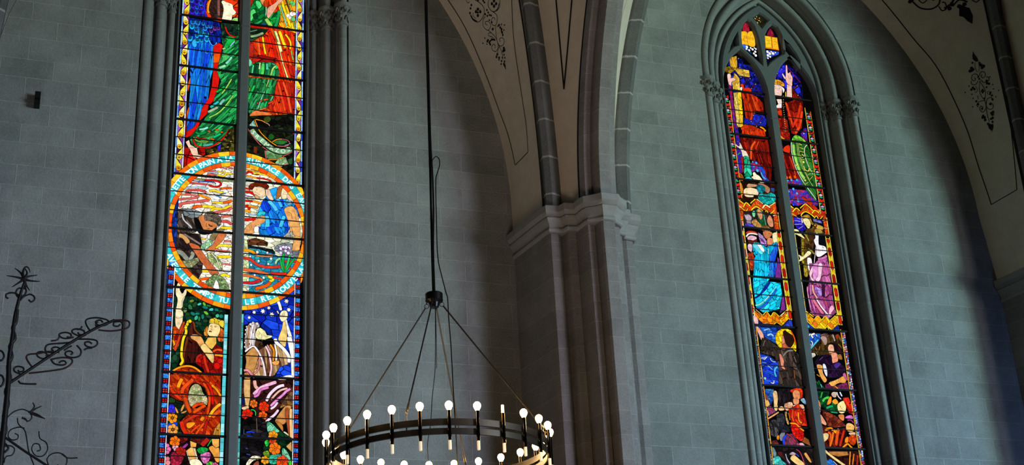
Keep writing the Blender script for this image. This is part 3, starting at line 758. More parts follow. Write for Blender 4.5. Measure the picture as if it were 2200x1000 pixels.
R 5a3010 - - 5 1928,6792,1955,6796
R 5a3010 - - 5 1975,6796,2004,6788
R b88040 - - 5 1777,6658,1804,6652,1832,6633
R b88040 - - 5 1761,6637,1796,6630
R 5a3010 - - 6 1933,6783,1951,6783
R 5a3010 - - 6 1973,6786,1996,6780
P f8d030 ffe860 -90,72.8,52 - 1921,6867,1952,6881,1983,6890,2019,6871,2076,6863,2085,6794,2069,6772,2026,6811,1967,6826,1923,6819
P e8b850 - - - 1911,6659,2001,6666,2006,6597,1960,6526,1924,6544,1882,6594
S e8a860 - - - 1728,6668,1759,6685,1830,6671,1868,6616,1874,6579,1835,6546,1793,6602,1739,6631
P 7a0d0a d8160f -60,72.8,46.8 - 2002,6588,2075,6545,2089,6442,2085,6235,1900,6224,1880,6297,1789,6366,1797,6442,1873,6480,1929,6394,1979,6369,1984,6473,1960,6509
S f0cc80 - - - 1835,6546,1876,6587,1924,6544,1981,6473,1979,6374,1938,6404,1891,6467
R e8561a - - 22 1970,6500,2013,6527,2071,6521
R ff9a16 - - 22 1990,6464,2029,6466,2078,6460
R d03014 - - 24 1878,6456,1895,6373,1934,6263
R b02018 - - 22 1802,6367,1813,6433,1856,6464
C d8160f - - - 2019,6343,35
C d8160f - - - 2049,6401,28
P a01808 e85a14 -20,104,31.2 - 1546,6148,1575,6260,1634,6301,1704,6314,1792,6292,1873,6232,1902,6168
R ff9a16 - - 19 1557,6257,1626,6302,1712,6324,1792,6306,1878,6241
P a01808 e0500f -50,93.6,26 - 1529,6220,2062,6252,2083,5746,1998,5583,1705,5571,1652,5698,1730,5792,1681,5935,1620,5941,1540,5992
P 4a0a08 c83010 -100,93.6,26 - 1880,6167,1979,6098,2013,5898,1949,5712,1867,5817,1915,5938
S 070606 - - - 1732,6048,1759,6123,1802,6144,1883,6102,1930,6003,1943,5894,1899,5892,1753,5866
S c8b890 8aa060 -20,23.4,23.4 - 1735,6030,1756,6095,1798,6133,1856,6110,1883,6038,1931,5985,1927,5902,1871,5936,1812,5901,1761,5880,1733,5956
R ff9a16 - - 32 1622,6078,1637,6134,1661,6182
R e8501a - - 33 1668,6017,1675,6072,1733,6140,1775,6179
R d8360e - - 28 1545,6074,1573,6030,1618,5987,1663,5952
R e04010 - - 28 1779,5867,1829,5906,1898,5919
R e0500f - - 28 1789,5813,1865,5872,1916,5902
R c83018 - - 28 1716,5719,1800,5778,1885,5818
R d84a10 - - 32 1692,5981,1725,5901,1764,5812
R e04a0e - - 24 1881,6148,1937,6059,1954,5950,1937,5802
R d8160f - - 24 1925,6151,1972,6061,1990,5915
R ff9a16 - - 22 1969,6130,2024,6082,2070,6011
R ffb020 - - 28 1956,5776,2005,5861,2073,5928
R e05010 - - 33 1991,5769,2024,5816,2075,5855
S ff9a20 - - - 1725,5693,1759,5712,1820,5706,1770,5650,1736,5648
S f08818 - - - 1861,5744,1886,5782,1913,5765,1888,5727
R d82a10 - - 37 1673,5717,1693,5646,1739,5577
R e8400e - - 20 1772,5596,1822,5652,1872,5691
R e8500e - - 22 1825,5580,1857,5636,1906,5710
R b01810 - - 24 1940,5739,1917,5656,1911,5584
P 0c1a10 243a18 -0,104,62.4 - 1536,5982,1629,5932,1681,5917,1738,5811,1663,5744,1649,5680,1688,5574,1526,5567,1520,5872
S 3a22d0 1440dc -30,52,52 - 1537,5873,1570,5904,1609,5836,1592,5793,1536,5801
S 1440dc - - - 1537,5684,1621,5715,1632,5670,1602,5571,1534,5568
E d89048 - - - 1679,5862,13,46,-20
E d89048 - - - 1621,5828,11,45,25
E d89048 - - - 1690,5813,11,41,-60
F ff9a16 - - - 1579,5749,58
F f0a040 - - - 1590,5624,61
C a05010 - - - 1579,5749,13
C a05010 - - - 1590,5624,13
P e0a040 b87820 -95,124.8,31.2 - 2002,5588,2021,5661,2071,5727,2085,5574,2008,5575
P 100808 2a1010 -40,72.8,46.8 - 1531,5545,2086,5547,2086,5270,1541,5250
P 4a1410 8a1a18 -20,72.8,36.4 - 1767,5533,1990,5543,1916,5459,1828,5491
R b02418 - - 41 1889,5467,1931,5513,1956,5541
S 8a1c1c 5a1414 -10,72.8,52 - 1655,5537,1740,5541,1733,5505,1675,5485
P e8a850 - - - 1769,5513,1839,5490,1834,5447,1779,5443
P e8a850 - - - 1990,5543,2070,5546,2071,5465,2037,5446,2001,5480
S e89c40 - - - 1964,5443,2002,5471,2037,5446,2072,5447,2078,5305,2042,5304,2009,5373
P f0b060 - - - 1736,5407,1779,5444,1830,5438,1861,5323,1776,5307
R f8ecd0 - - 11 1738,5407,1786,5259
R f8ecd0 - - 17 1813,5437,1852,5323
S f8f0c8 - - - 1776,5307,1852,5323,1901,5281,1898,5254,1795,5250
F f07018 - - - 1616,5498,59
C e06aa8 - - - 1544,5453,20
C e06aa8 - - - 1559,5413,24
C e06aa8 - - - 1548,5382,19
C f0a8c0 - - - 1609,5437,19
C f0a8c0 - - - 1638,5439,19
C f0a8c0 - - - 1622,5416,17
F b02010 - - - 1679,5387,61
S c02848 8a1430 -20,41.6,36.4 - 1586,5375,1619,5394,1655,5360,1706,5353,1708,5309,1668,5246,1592,5252,1580,5322
C e08088 - - - 1551,5312,24
C e08088 - - - 1557,5272,26
S a040a0 - - - 1693,5441,1734,5483,1752,5470,1719,5433
S d858a8 f090d0 -10,36.4,36.4 - 1880,5368,1918,5397,1970,5399,1988,5373,1973,5310,1931,5273,1896,5307
S 18a848 0d6a30 -60,72.8,20.8 - 1844,5420,1882,5449,1951,5442,1960,5416,1884,5377
R 12b040 - - 11 1950,5460,1974,5506,1991,5534
S 6ac030 18903a -40,52,26 - 1940,5264,1973,5301,2025,5294,2026,5259
F e060a0 - - - 2035,5259,37
R 6a4a38 - - 6 1998,10878,2020,10872
R b07858 - - 5 2045,10782,2068,10784
R c09880 - - 4 1975,10724,2025,10720''',
'B': '''P 070606 - - - 2131,11239,2963,11387,2958,5003,2228,4981
P e8eec8 f8f4e0 -0,93.6,41.6 - 2262,8843,2541,8787,2759,8621,2881,8398,2928,7995,2878,7646,2674,7292,2470,7138,2258,7039
R d8160f - - 17 2269,8751,2311,8766,2379,8747
R ff9a16 - - 16 2265,8718,2332,8708,2399,8720
R d8160f - - 19 2266,8660,2304,8691,2362,8671,2419,8672
R ffdc1e - - 20 2352,8670,2400,8686,2486,8675,2573,8653
R ff9a16 - - 17 2272,8634,2334,8630,2411,8621,2487,8627
R d8160f - - 16 2391,8626,2478,8620,2545,8607,2555,8586
R a5d6ff - - 12 2273,8597,2354,8593
R 7a35a8 - - 10 2360,8719,2457,8714
R f4590c - - 16 2428,8698,2496,8692,2554,8672
R d8160f - - 22 2262,8479,2319,8470
R d8160f - - 25 2268,8433,2329,8434,2382,8398,2402,8358
R 7a35a8 - - 10 2269,8386,2350,8379
R d8160f - - 28 2266,8320,2351,8323
R ff9a16 - - 22 2351,8326,2408,8317,2456,8306
R d8160f - - 29 2263,8249,2305,8259,2316,8218
R ff9a16 - - 29 2305,8264,2410,8252
R ff9a16 - - 25 2260,8186,2297,8201,2335,8189
R a5d6ff - - 13 2289,8169,2346,8154,2402,8160
R d8160f - - 29 2258,8088,2328,8095,2394,8107
P fdfbf2 - - - 2377,8018,2434,8018,2426,7945,2374,7940
S 6a1c0c 8a3010 -10,52,20.8 - 2304,8505,2341,8549,2440,8573,2508,8560,2535,8526,2504,8491,2442,8515,2366,8507,2343,8467,2314,8473
P f3d2a8 - - - 2344,8467,2370,8510,2442,8508,2492,8484,2494,8410,2464,8384,2427,8390,2399,8368,2368,8412,2353,8437
S c89a70 - - - 2377,8413,2406,8401,2435,8372,2407,8359,2373,8381
P f7cdb0 - - - 2495,8490,2546,8495,2568,8450,2590,8366,2579,8354,2536,8373,2501,8411
P 1440dc 1fa4f4 -68,156,31.2 - 2511,8407,2465,8342,2429,8235,2404,8155,2497,8159,2510,8098,2452,8051,2431,7935,2719,7964,2766,8051,2744,8216,2707,8265,2791,8305,2850,8280,2891,8169,2908,8202,2849,8311,2800,8380,2727,8396,2598,8374,2560,8333
P 1fa4f4 - - - 2543,8490,2576,8514,2629,8529,2625,8446,2646,8374,2588,8378,2558,8449
R 2fc9cf - - 35 2412,8150,2458,8192,2497,8180
R 58c8f8 - - 37 2531,8351,2590,8294,2629,8236
R 40b8f8 - - 32 2597,8421,2646,8364,2686,8284
S 90d8f0 3a90d8 -30,41.6,31.2 - 2723,8361,2751,8396,2800,8359,2791,8316,2743,8321
R 48c8f0 - - 41 2516,8161,2528,8059,2501,7963
R 48c8f0 - - 35 2716,8182,2689,8096,2662,7979
S a8622f - - - 2638,8532,2691,8554,2699,8528,2674,8430,2626,8382,2616,8403
S f3e3b5 - - - 2691,8527,2740,8501,2752,8454,2742,8406,2698,8388,2674,8430,2678,8473
S f7cdb0 - - - 2750,8460,2839,8374,2829,8362,2751,8396
S e8a060 - - - 2413,8117,2487,8158,2503,8108,2480,8066,2391,8019,2373,7976,2375,7930,2262,7919,2284,7993,2329,8049
S e8a860 - - - 2713,8265,2753,8301,2811,8307,2850,8259,2885,8137,2896,7981,2796,7971,2775,8084,2730,8194
P 1440dc 1fa4f4 -60,114.4,31.2 - 2428,8013,2788,8050,2749,7958,2690,7896,2440,7893
P e8a860 - - - 2798,8051,2902,8061,2901,7940,2840,7934,2818,7976
P c8c8b8 a0a090 -0,41.6,41.6 - 2680,7891,2749,7969,2809,7997,2831,7879
P 4a2a18 6a3c20 -10,124.8,41.6 - 2298,7838,2391,7874,2491,7857,2536,7834,2532,7791,2304,7780
P 0a0808 203040 -5,62.4,31.2 - 2295,7784,2592,7753,2623,7707,2594,7683,2295,7747
S 8a9098 5a6068 -0,72.8,46.8 - 2607,7760,2661,7824,2751,7849,2832,7841,2898,7766,2899,7684,2794,7659,2693,7703
P e8a860 - - - 2840,7945,2901,7940,2898,7776,2858,7760,2807,7759,2821,7845
P 1f7aa8 3ab8b8 -0,67.6,36.4 - 2305,7748,2434,7744,2593,7705,2674,7669,2794,7664,2894,7679,2845,7556,2757,7431,2640,7315,2533,7243,2339,7206
P d0e2a8 e8f0d0 -0,46.8,36.4 - 2253,7855,2303,7844,2327,7669,2339,7206,2272,7164
R ff9a16 - - 29 2257,7716,2346,7712,2396,7681
R e88848 - - 26 2396,7681,2435,7667,2524,7668,2599,7678
R d8382a - - 29 2260,7620,2348,7607,2428,7551,2547,7535,2695,7555,2755,7546,2800,7543
R e06a3a - - 33 2263,7483,2400,7476,2489,7460,2559,7440
R d8281a - - 26 2570,7468,2667,7465,2756,7471
R c83a28 - - 26 2714,7619,2794,7629,2874,7631
R e0703a - - 26 2265,7415,2383,7407,2452,7388,2486,7365
R c8242a - - 29 2268,7320,2365,7332,2433,7355,2462,7374
R a5d6ff - - 14 2268,7305,2366,7302,2463,7326,2491,7360
R ffdc1e - - 29 2544,7425,2604,7396,2560,7359
R f4590c - - 32 2406,7262,2503,7298,2551,7328,2575,7357
R d83020 - - 23 2599,7419,2648,7411,2693,7404
C fdfbf2 - - - 2420,7705,17
C fdfbf2 - - - 2532,7707,14
C fdfbf2 - - - 2575,7639,15
C fdfbf2 - - - 2437,7599,14
C fdfbf2 - - - 2546,7572,14
C fdfbf2 - - - 2397,7426,14
C fdfbf2 - - - 2497,7403,15
C fdfbf2 - - - 2328,7257,15
C fdfbf2 - - - 2355,7544,14
C fdfbf2 - - - 2288,7666,14
C fdfbf2 - - - 2342,7644,12
R 18b048 - - 22 2713,7716,2710,7597,2726,7486
R 28c858 - - 22 2785,7701,2764,7602,2741,7493
R 18b048 - - 19 2842,7668,2785,7583,2746,7504
R 28b050 - - 19 2679,7648,2695,7564,2716,7496
R a8e0a8 - - 23 2625,7579,2639,7623,2679,7653
C e8dcff - - - 2682,7772,20
C e8dcff - - - 2712,7789,20
C e8dcff - - - 2744,7792,20
C e8dcff - - - 2774,7789,20
C e8dcff - - - 2683,7718,20
C e8dcff - - - 2768,7726,20
C e8dcff - - - 2737,7748,18
C b040a0 - - - 2707,7769,10
C b040a0 - - - 2764,7777,9
P d8160f f4590c -78,208,27 - 2232,11257,2818,11361,2804,10691,2811,9231,2640,9271,2418,9487,2192,9828,2255,10344
P ff9a16 ffdc1e -70,135.2,36.4 - 2614,11177,2810,11211,2817,10614,2766,10629,2674,10650,2612,10699,2619,10878,2597,10982
R ffdc1e - - 28 2636,11084,2669,10946,2717,10811,2755,10687
R 7fd8b0 - - 17 2622,10986,2671,10827,2709,10691
R 6ab860 - - 13 2687,11141,2730,10980,2784,10786,2816,10661
R 7a0d0a - - 11 2671,11138,2731,10944,2763,10854
R f8f0a0 - - 32 2568,10609,2627,10397,2681,10173,2745,9953
R 70d060 - - 11 2547,10618,2601,10462
R ffdc1e - - 32 2618,10618,2666,10473,2698,10396
R 88d850 - - 15 2681,10173,2728,10054,2760,9950
R d82010 - - 33 2502,10587,2545,10454,2589,10240
R ffdc1e - - 19 2419,10504,2439,10367,2459,10266
R f86020 - - 24 2364,10472,2383,10312,2395,10222
R f03a10 - - 24 2648,10330,2723,10076,2765,9956
R f04818 - - 20 2575,10458,2630,10235,2704,9959
P a01010 d02418 -0,208,72.8 - 2275,10227,2419,10249,2600,10230,2621,10176,2312,10135
P b01810 e02a18 -80,156,41.6 - 2722,10156,2822,10160,2825,9953,2785,9953
R 93d96c - - 13 2764,10371,2780,10281,2793,10236
C fdfbf2 - - - 2724,10848,28
C fdfbf2 - - - 2767,10879,30
C fdfbf2 - - - 2795,10889,24
C fdfbf2 - - - 2748,10822,24
C 60d070 - - - 2784,10810,28
C 60d070 - - - 2776,11030,32
C 60d070 - - - 2760,11045,22
R ffdc1e - - 17 2679,10645,2709,10689,2745,10679,2767,10647
R ffdc1e - - 19 2690,10582,2731,10530,2758,10464,2751,10379
P d8160f - - - 2266,10393,2306,10399,2309,10255,2265,10237
P 0b4526 12b040 45,83.2,36.4 - 2259,10865,2311,11028,2382,11041,2404,10949,2466,10906,2548,10854,2618,10914,2625,10796,2607,10698,2572,10640,2501,10640,2280,10645,2259,10759
P d8160f - - - 2253,11114,2309,11124,2282,10976,2264,10866
S 58e070 - - - 2265,10831,2305,10873,2331,10830,2307,10767,2284,10704,2266,10713
S 50d878 - - - 2327,10995,2373,10991,2399,10936,2365,10883,2333,10937
S 0a3a18 - - - 2292,10788,2336,10819,2358,10763,2318,10733
R 9ad860 - - 41 2453,10762,2485,10714,2521,10661
R 18984a - - 32 2608,10900,2600,10792,2567,10656
R 1fa050 - - 24 2310,10656,2369,10695,2409,10736
R 8ab890 - - 17 2450,10933,2456,10863,2448,10802
P 204a70 - - - 2370,10660,2429,10710,2470,10676
S e8a888 - - - 2478,10926,2566,11012,2605,11079,2667,11101,2647,11044,2597,10982,2567,10917,2494,10780,2466,10793,2466,10876
S d98a55 - - - 2377,11040,2448,11052,2425,11000,2412,10948,2388,10982
P 0a1a10 3a5a3a 10,72.8,31.2 - 2256,10606,2492,10621,2433,10529,2374,10485,2286,10401,2260,10444
R 8aa878 - - 28 2274,10481,2353,10511,2427,10558
R 6a9070 - - 17 2267,10549,2352,10586
S b02418 - - - 2262,10357,2316,10383,2311,10186,2282,10148,2266,10191
P 0b4526 3ad070 -93,176.8,31.2 - 2268,10123,2313,10118,2381,10149,2561,10169,2606,10128,2623,10061,2615,9946,2273,9947
S 82dcb4 - - - 2267,10174,2302,10134,2284,10079,2269,10077
R 50d858 - - 32 2431,10136,2431,10044,2416,9951
R c8e0a0 - - 22 2397,10142,2389,10049
R 48c8a0 - - 35 2481,10143,2483,10058
R a8e068 - - 19 2586,10125,2547,10073,2524,9967
R 58d888 - - 22 2318,10096,2306,9980
R 48b8b0 - - 19 2536,10152,2576,10135
P 0b4526 38b860 -108,124.8,23.9 - 2243,9927,2609,9935,2590,9887,2564,9669,2483,9546,2381,9504,2295,9431,2259,9493
P b81410 f0401a -78,228.8,33.8 - 2609,9924,2815,9919,2815,9501,2775,9507,2676,9516,2577,9503,2488,9541,2564,9669,2586,9841
R f04818 - - 26 2615,9913,2652,9748,2705,9531
R f85828 - - 24 2674,9922,2732,9737,2775,9518
R f04010 - - 22 2574,9659,2616,9519
R 18c050 - - 22 2339,9828,2302,9722,2275,9628
R 28a048 - - 22 2392,9881,2364,9787
R d0e880 - - 13 2505,9931,2477,9825
R 80c8a0 - - 13 2459,9766,2412,9625,2381,9509
R 18c860 - - 24 2486,9630,2463,9554
R 50c078 - - 24 2559,9713,2530,9641
R 2a9a60 - - 22 2372,9653,2312,9522,2285,9452
R a8d050 - - 11 2286,9787,2278,9718
R e8502a - - 14 2516,9716,2563,9725
R e8502a - - 17 2446,9641,2481,9657,2503,9660
R e8502a - - 17 2501,9602,2535,9625,2560,9643
C e8502a - - - 2379,9593,10
C e8502a - - - 2419,9624,11
S e8783a - - - 2290,9420,2314,9456,2342,9482,2468,9544,2483,9534,2401,9490,2489,9485,2546,9471,2539,9451,2441,9438,2305,9411
P 0d0a0a 1a2414 -10,72.8,52 - 2266,9405,2539,9451,2795,9498,2810,9489,2806,9255,2641,9212,2289,9255,2258,9338
P 0d0a0a 24301a -10,52,41.6 - 2254,9306,2444,9276,2797,9333,2810,8691,2708,8711,2571,8802,2453,8874,2265,8905
S 3a4a18 - - - 2461,9409,2510,9438,2540,9398,2502,9348,2462,9365
S 1a5a20 - - - 2515,9174,2543,9211,2583,9183,2564,9137,2525,9132
P 6a2a10 - - - 2348,9023,2392,9017,2384,8930,2346,8936
P 8ac0b0 a8d8c0 -60,41.6,41.6 - 2287,9287,2340,9366,2381,9267,2338,9261
R 7fa880 - - 57 2314,9236,2364,9166,2438,9110,2508,9053,2596,9004,2704,8996,2781,9044
R c85a60 - - 10 2275,9242,2341,9141,2430,9044,2528,8980,2617,8947,2704,8945,2797,9007
R ff9a16 - - 11 2350,9372,2406,9237,2476,9158,2545,9102,2615,9061
R e0706a - - 10 2615,9061,2688,9063,2741,9082,2766,9118
R ff9a16 - - 10 2560,9103,2613,9143,2681,9157
R c85a60 - - 10 2681,9157,2741,9148,2763,9118
S 2a6a30 - - - 2575,9111,2662,9144,2741,9132,2683,9086,2614,9083
R ff9a16 - - 11 2359,9374,2433,9367,2477,9345
R e0a0a0 - - 9 2477,9345,2517,9328,2522,9307
S 5a8a50 7aa878 -0,41.6,31.2 - 2494,8988,2597,8957,2685,8946,2627,8890,2530,8873,2491,8911
R d86a70 - - 10 2480,8986,2483,8932,2497,8869
R ff9a16 - - 10 2497,8869,2608,8882,2705,8930
P 8ab880 a8c898 20,41.6,36.4 - 2590,8826,2627,8885,2719,8928,2755,8846,2648,8795
R e89090 - - 9 2648,8785,2706,8824,2757,8844
P 2a5a30 - - - 2744,8899,2798,8927,2799,8851,2765,8836
R 70c8e0 - - 9 2702,9079,2780,9110
P 0a1a98 1c4ce4 -25,124.8,72.8 - 2287,6993,2387,7021,2551,7102,2642,7169,2679,7241,2836,7395,2850,6280,2641,6249,2693,6375,2811,6450,2689,6595,2614,6687,2474,6832,2390,6865,2291,6828
* fdfbf2 - - - 2348,6920,24
* fdfbf2 - - - 2401,6985,26
* fdfbf2 - - - 2497,7005,32
* fdfbf2 - - - 2561,7049,26
* fdfbf2 - - - 2595,6973,33
* fdfbf2 - - - 2755,7143,32
* fdfbf2 - - - 2782,7043,30
R fdfbf2 - - 28 2647,7159,2676,7102,2696,7030
R f2efe4 - - 35 2738,6934,2764,6843,2803,6729,2823,6604,2831,6508,2841,6261
P fdfbf2 - - - 2761,6726,2817,6730,2841,6644,2846,6261,2823,6259,2810,6507
S f0cc78 - - - 2721,6899,2745,6901,2768,6756,2762,6678,2744,6607,2674,6677,2682,6740,2709,6820
S f3e6b8 - - - 2683,6984,2710,7026,2757,7029,2774,6977,2758,6929,2712,6898,2684,6935
R f3e6b8 - - 19 2652,7021,2672,6988
P e8d8d4 b89078 -92,208,26 - 2319,6801,2354,6852,2395,6872,2456,6860,2467,6822,2422,6789,2426,6616,2407,6575,2317,6532,2305,6666
R f4eaf4 - - 19 2400,6865,2379,6767,2372,6670
R c08858 - - 15 2355,6833,2344,6716,2343,6572
R f0f0ff - - 17 2398,6749,2396,6653,2397,6586
C e8e0e0 - - - 2323,6811,11
C e8e0e0 - - - 2315,6772,11
C e8e0e0 - - - 2312,6724,11
C e8e0e0 - - - 2313,6676,11
C e8e0e0 - - - 2310,6628,11
C e8e0e0 - - - 2311,6580,11
C e8e0e0 - - - 2391,6860,15
C e8e0e0 - - - 2436,6854,17
P 2a1a14 5a3a28 -85,104,26 - 2421,6664,2496,6650,2525,6565,2480,6534,2415,6587
P f3ecae - - - 2438,6798,2474,6811,2525,6777,2547,6731,2609,6727,2595,6705,2541,6682,2498,6660,2431,6684,2416,6731
P 5a2a1a e0b880 -80,228.8,28.6 - 2511,6588,2633,6642,2689,6632,2764,6552,2812,6488,2802,6420,2693,6373,2640,6277,2550,6239,2451,6233,2391,6281,2472,6485,2453,6541
S c48c4c - - - 2318,6485,2353,6535,2397,6576,2453,6532,2456,6465,2417,6311,2389,6267,2323,6315,2329,6419
R f4e4ec - - 19 2313,6523,2361,6569,2406,6591,2453,6541,2491,6467,2520,6374,2545,6238
R e88888 - - 15 2468,6485,2474,6390,2449,6313,2409,6278
R e0a070 - - 13 2447,6389,2430,6331
R f4c8d0 - - 20 2533,6604,2571,6530,2591,6436,2602,6351,2586,6255
R f0a8a8 - - 17 2551,6620,2589,6550
R ff9a16 - - 17 2583,6627,2626,6553,2619,6437
R f8f0e0 - - 19 2634,6635,2654,6535,2651,6439
S f0a850 - - - 2610,6427,2683,6446,2679,6403,2647,6390,2615,6404
R fdfbf2 - - 32 2637,6698,2652,6651,2708,6606,2764,6543,2792,6487,2791,6429
R e8909a - - 24 2305,6309,2350,6315,2391,6272,2424,6236
P b87840 - - - 2310,6286,2350,6298,2388,6243,2370,6219,2316,6220
S fdfbf2 - - - 2668,6250,2695,6266,2731,6268,2768,6285,2822,6288,2846,6247,2695,6228
P 2a1210 5a2a20 40,135.2,36.4 - 2272,6199,2842,6232,2844,6034,2773,5937,2701,5905,2631,5800,2551,5741,2471,5755,2413,5918,2290,5884
P dcae70 - - - 2309,6210,2379,6215,2381,6009,2369,5921,2333,5923,2311,6080
S f0cc98 - - - 2291,5894,2333,5914,2365,5923,2368,5888,2317,5872
R f0b0a0 - - 32 2423,6208,2435,6143,2462,6116
R f4b8d8 - - 32 2415,6048,2463,6098,2503,6133,2579,6170,2660,6203
R e078c0 - - 24 2420,6025,2464,6046,2494,6104,2579,6137
R fae0f4 - - 28 2555,5981,2590,6058,2652,6127,2706,6160,2746,6170
R f0b8a8 - - 20 2604,5998,2653,6061,2706,6111,2783,6139
R e890d4 - - 24 2601,5928,2663,5996,2726,6056,2770,6105,2815,6136
R f8e0f0 - - 22 2602,5896,2646,5930,2677,5978
R f8d0ec - - 24 2551,5748,2604,5798,2648,5838,2687,5895
S 5a4030 9a6a30 -50,62.4,36.4 - 2701,5914,2780,6059,2839,6100,2838,5931,2782,5947
S c88848 - - - 2649,5764,2737,5912,2777,5944,2827,5928,2775,5770,2731,5731
R a85028 - - 32 2782,5919,2779,5825,2798,5734,2823,5579
R f0c080 - - 26 2823,5911,2820,5800,2832,5579
S c07830 - - - 2649,5764,2731,5731,2737,5646,2682,5683
S f3e3b5 - - - 2724,5620,2752,5658,2795,5631,2797,5603,2742,5607
P 08120c 0f3a20 -20,72.8,52 - 2560,5760,2649,5764,2741,5648,2832,5588,2845,5289,2508,5277,2546,5558
P 0a1560 - - - 2294,6005,2318,6006,2324,5923,2296,5921
F f07018 - - - 2420,5946,46
F e8350f - - - 2530,5917,61
F e0240f - - - 2355,5823,65
F f06018 - - - 2521,5818,52
R 30c858 - - 11 2388,5875,2419,5877,2442,5855,2443,5814
S 82dcb4 28a860 55,72.8,23.4 - 2560,5727,2596,5754,2669,5691,2701,5651,2607,5632,2569,5659
F ff9a16 - - - 2634,5603,57
F f05010 - - - 2631,5545,44
F f47818 - - - 2655,5464,69
S 38d848 188a30 -70,52,20.8 - 2545,5535,2577,5559,2593,5514,2566,5481
S 80b030 306a20 40,52,20.8 - 2531,5421,2584,5441,2603,5379,2550,5377
S 48d8b0 189a70 10,83.2,26 - 2599,5383,2674,5404,2723,5406,2719,5356,2667,5300,2605,5303
S 8ad8b0 2a9a70 -60,104,20.8 - 2735,5475,2780,5449,2826,5360,2791,5314,2736,5393
P d8a058 - - - 2775,5495,2832,5552,2838,5433,2798,5468
F f4a020 - - - 2555,5337,48
F f04818 - - - 2737,5325,70
S 48c820 - - - 2804,5319,2831,5347,2836,5288,2809,5287
S 0a0808 28242a -5,93.6,36.4 - 2303,5674,2337,5772,2425,5804,2533,5781,2568,5687,2555,5576,2508,5475,2506,5375,2314,5332
R 1440dc - - 14 2348,5626,2394,5638,2440,5626
R 1440dc - - 13 2355,5590,2421,5587
R 3a70d0 - - 9 2324,5666,2324,5603
R 3a4ab0 - - 15 2345,5459,2372,5451
R 3a4ab0 - - 13 2356,5396,2400,5385
R 7a5a4a - - 9 2452,5791,2458,5718,2465,5627
S f4ecd0 c8b890 -80,52,20.8 - 2358,5298,2418,5376,2497,5375,2507,5344,2436,5328,2385,5272,2359,5271
S a05038 - - - 2429,5283,2480,5329,2490,5276
R 6a3c20 - - 6 2387,8464,2404,8474
R 6a3c20 - - 4 2381,8477,2404,8487
R b07048 - - 6 2413,8414,2433,8412
R c89060 - - 4 2381,8450,2388,8425
R 8a5a30 - - 5 2754,8228,2793,8211,2803,8149
R a87038 - - 5 2821,8256,2841,8195,2852,8112
R a87038 - - 4 2311,8026,2331,7977,2323,7945
R a87038 - - 4 2340,8019,2355,7974
R b08848 - - 4 2692,8480,2736,8474
R b08848 - - 4 2693,8448,2731,8442
R 6a5a28 - - 5 2493,6783,2510,6778
R b8a868 - - 5 2447,6772,2466,6754,2458,6724
R b8a868 - - 5 2476,6745,2490,6717,2486,6683
R b8a868 - - 5 2512,6728,2540,6711,2577,6715
R b8a868 - - 5 2439,6723,2454,6700
R 8a6a50 - - 5 2711,6996,2721,6948
R 8a6a50 - - 5 2729,7003,2739,6954
R a87838 - - 5 2354,6516,2365,6440,2358,6364''',
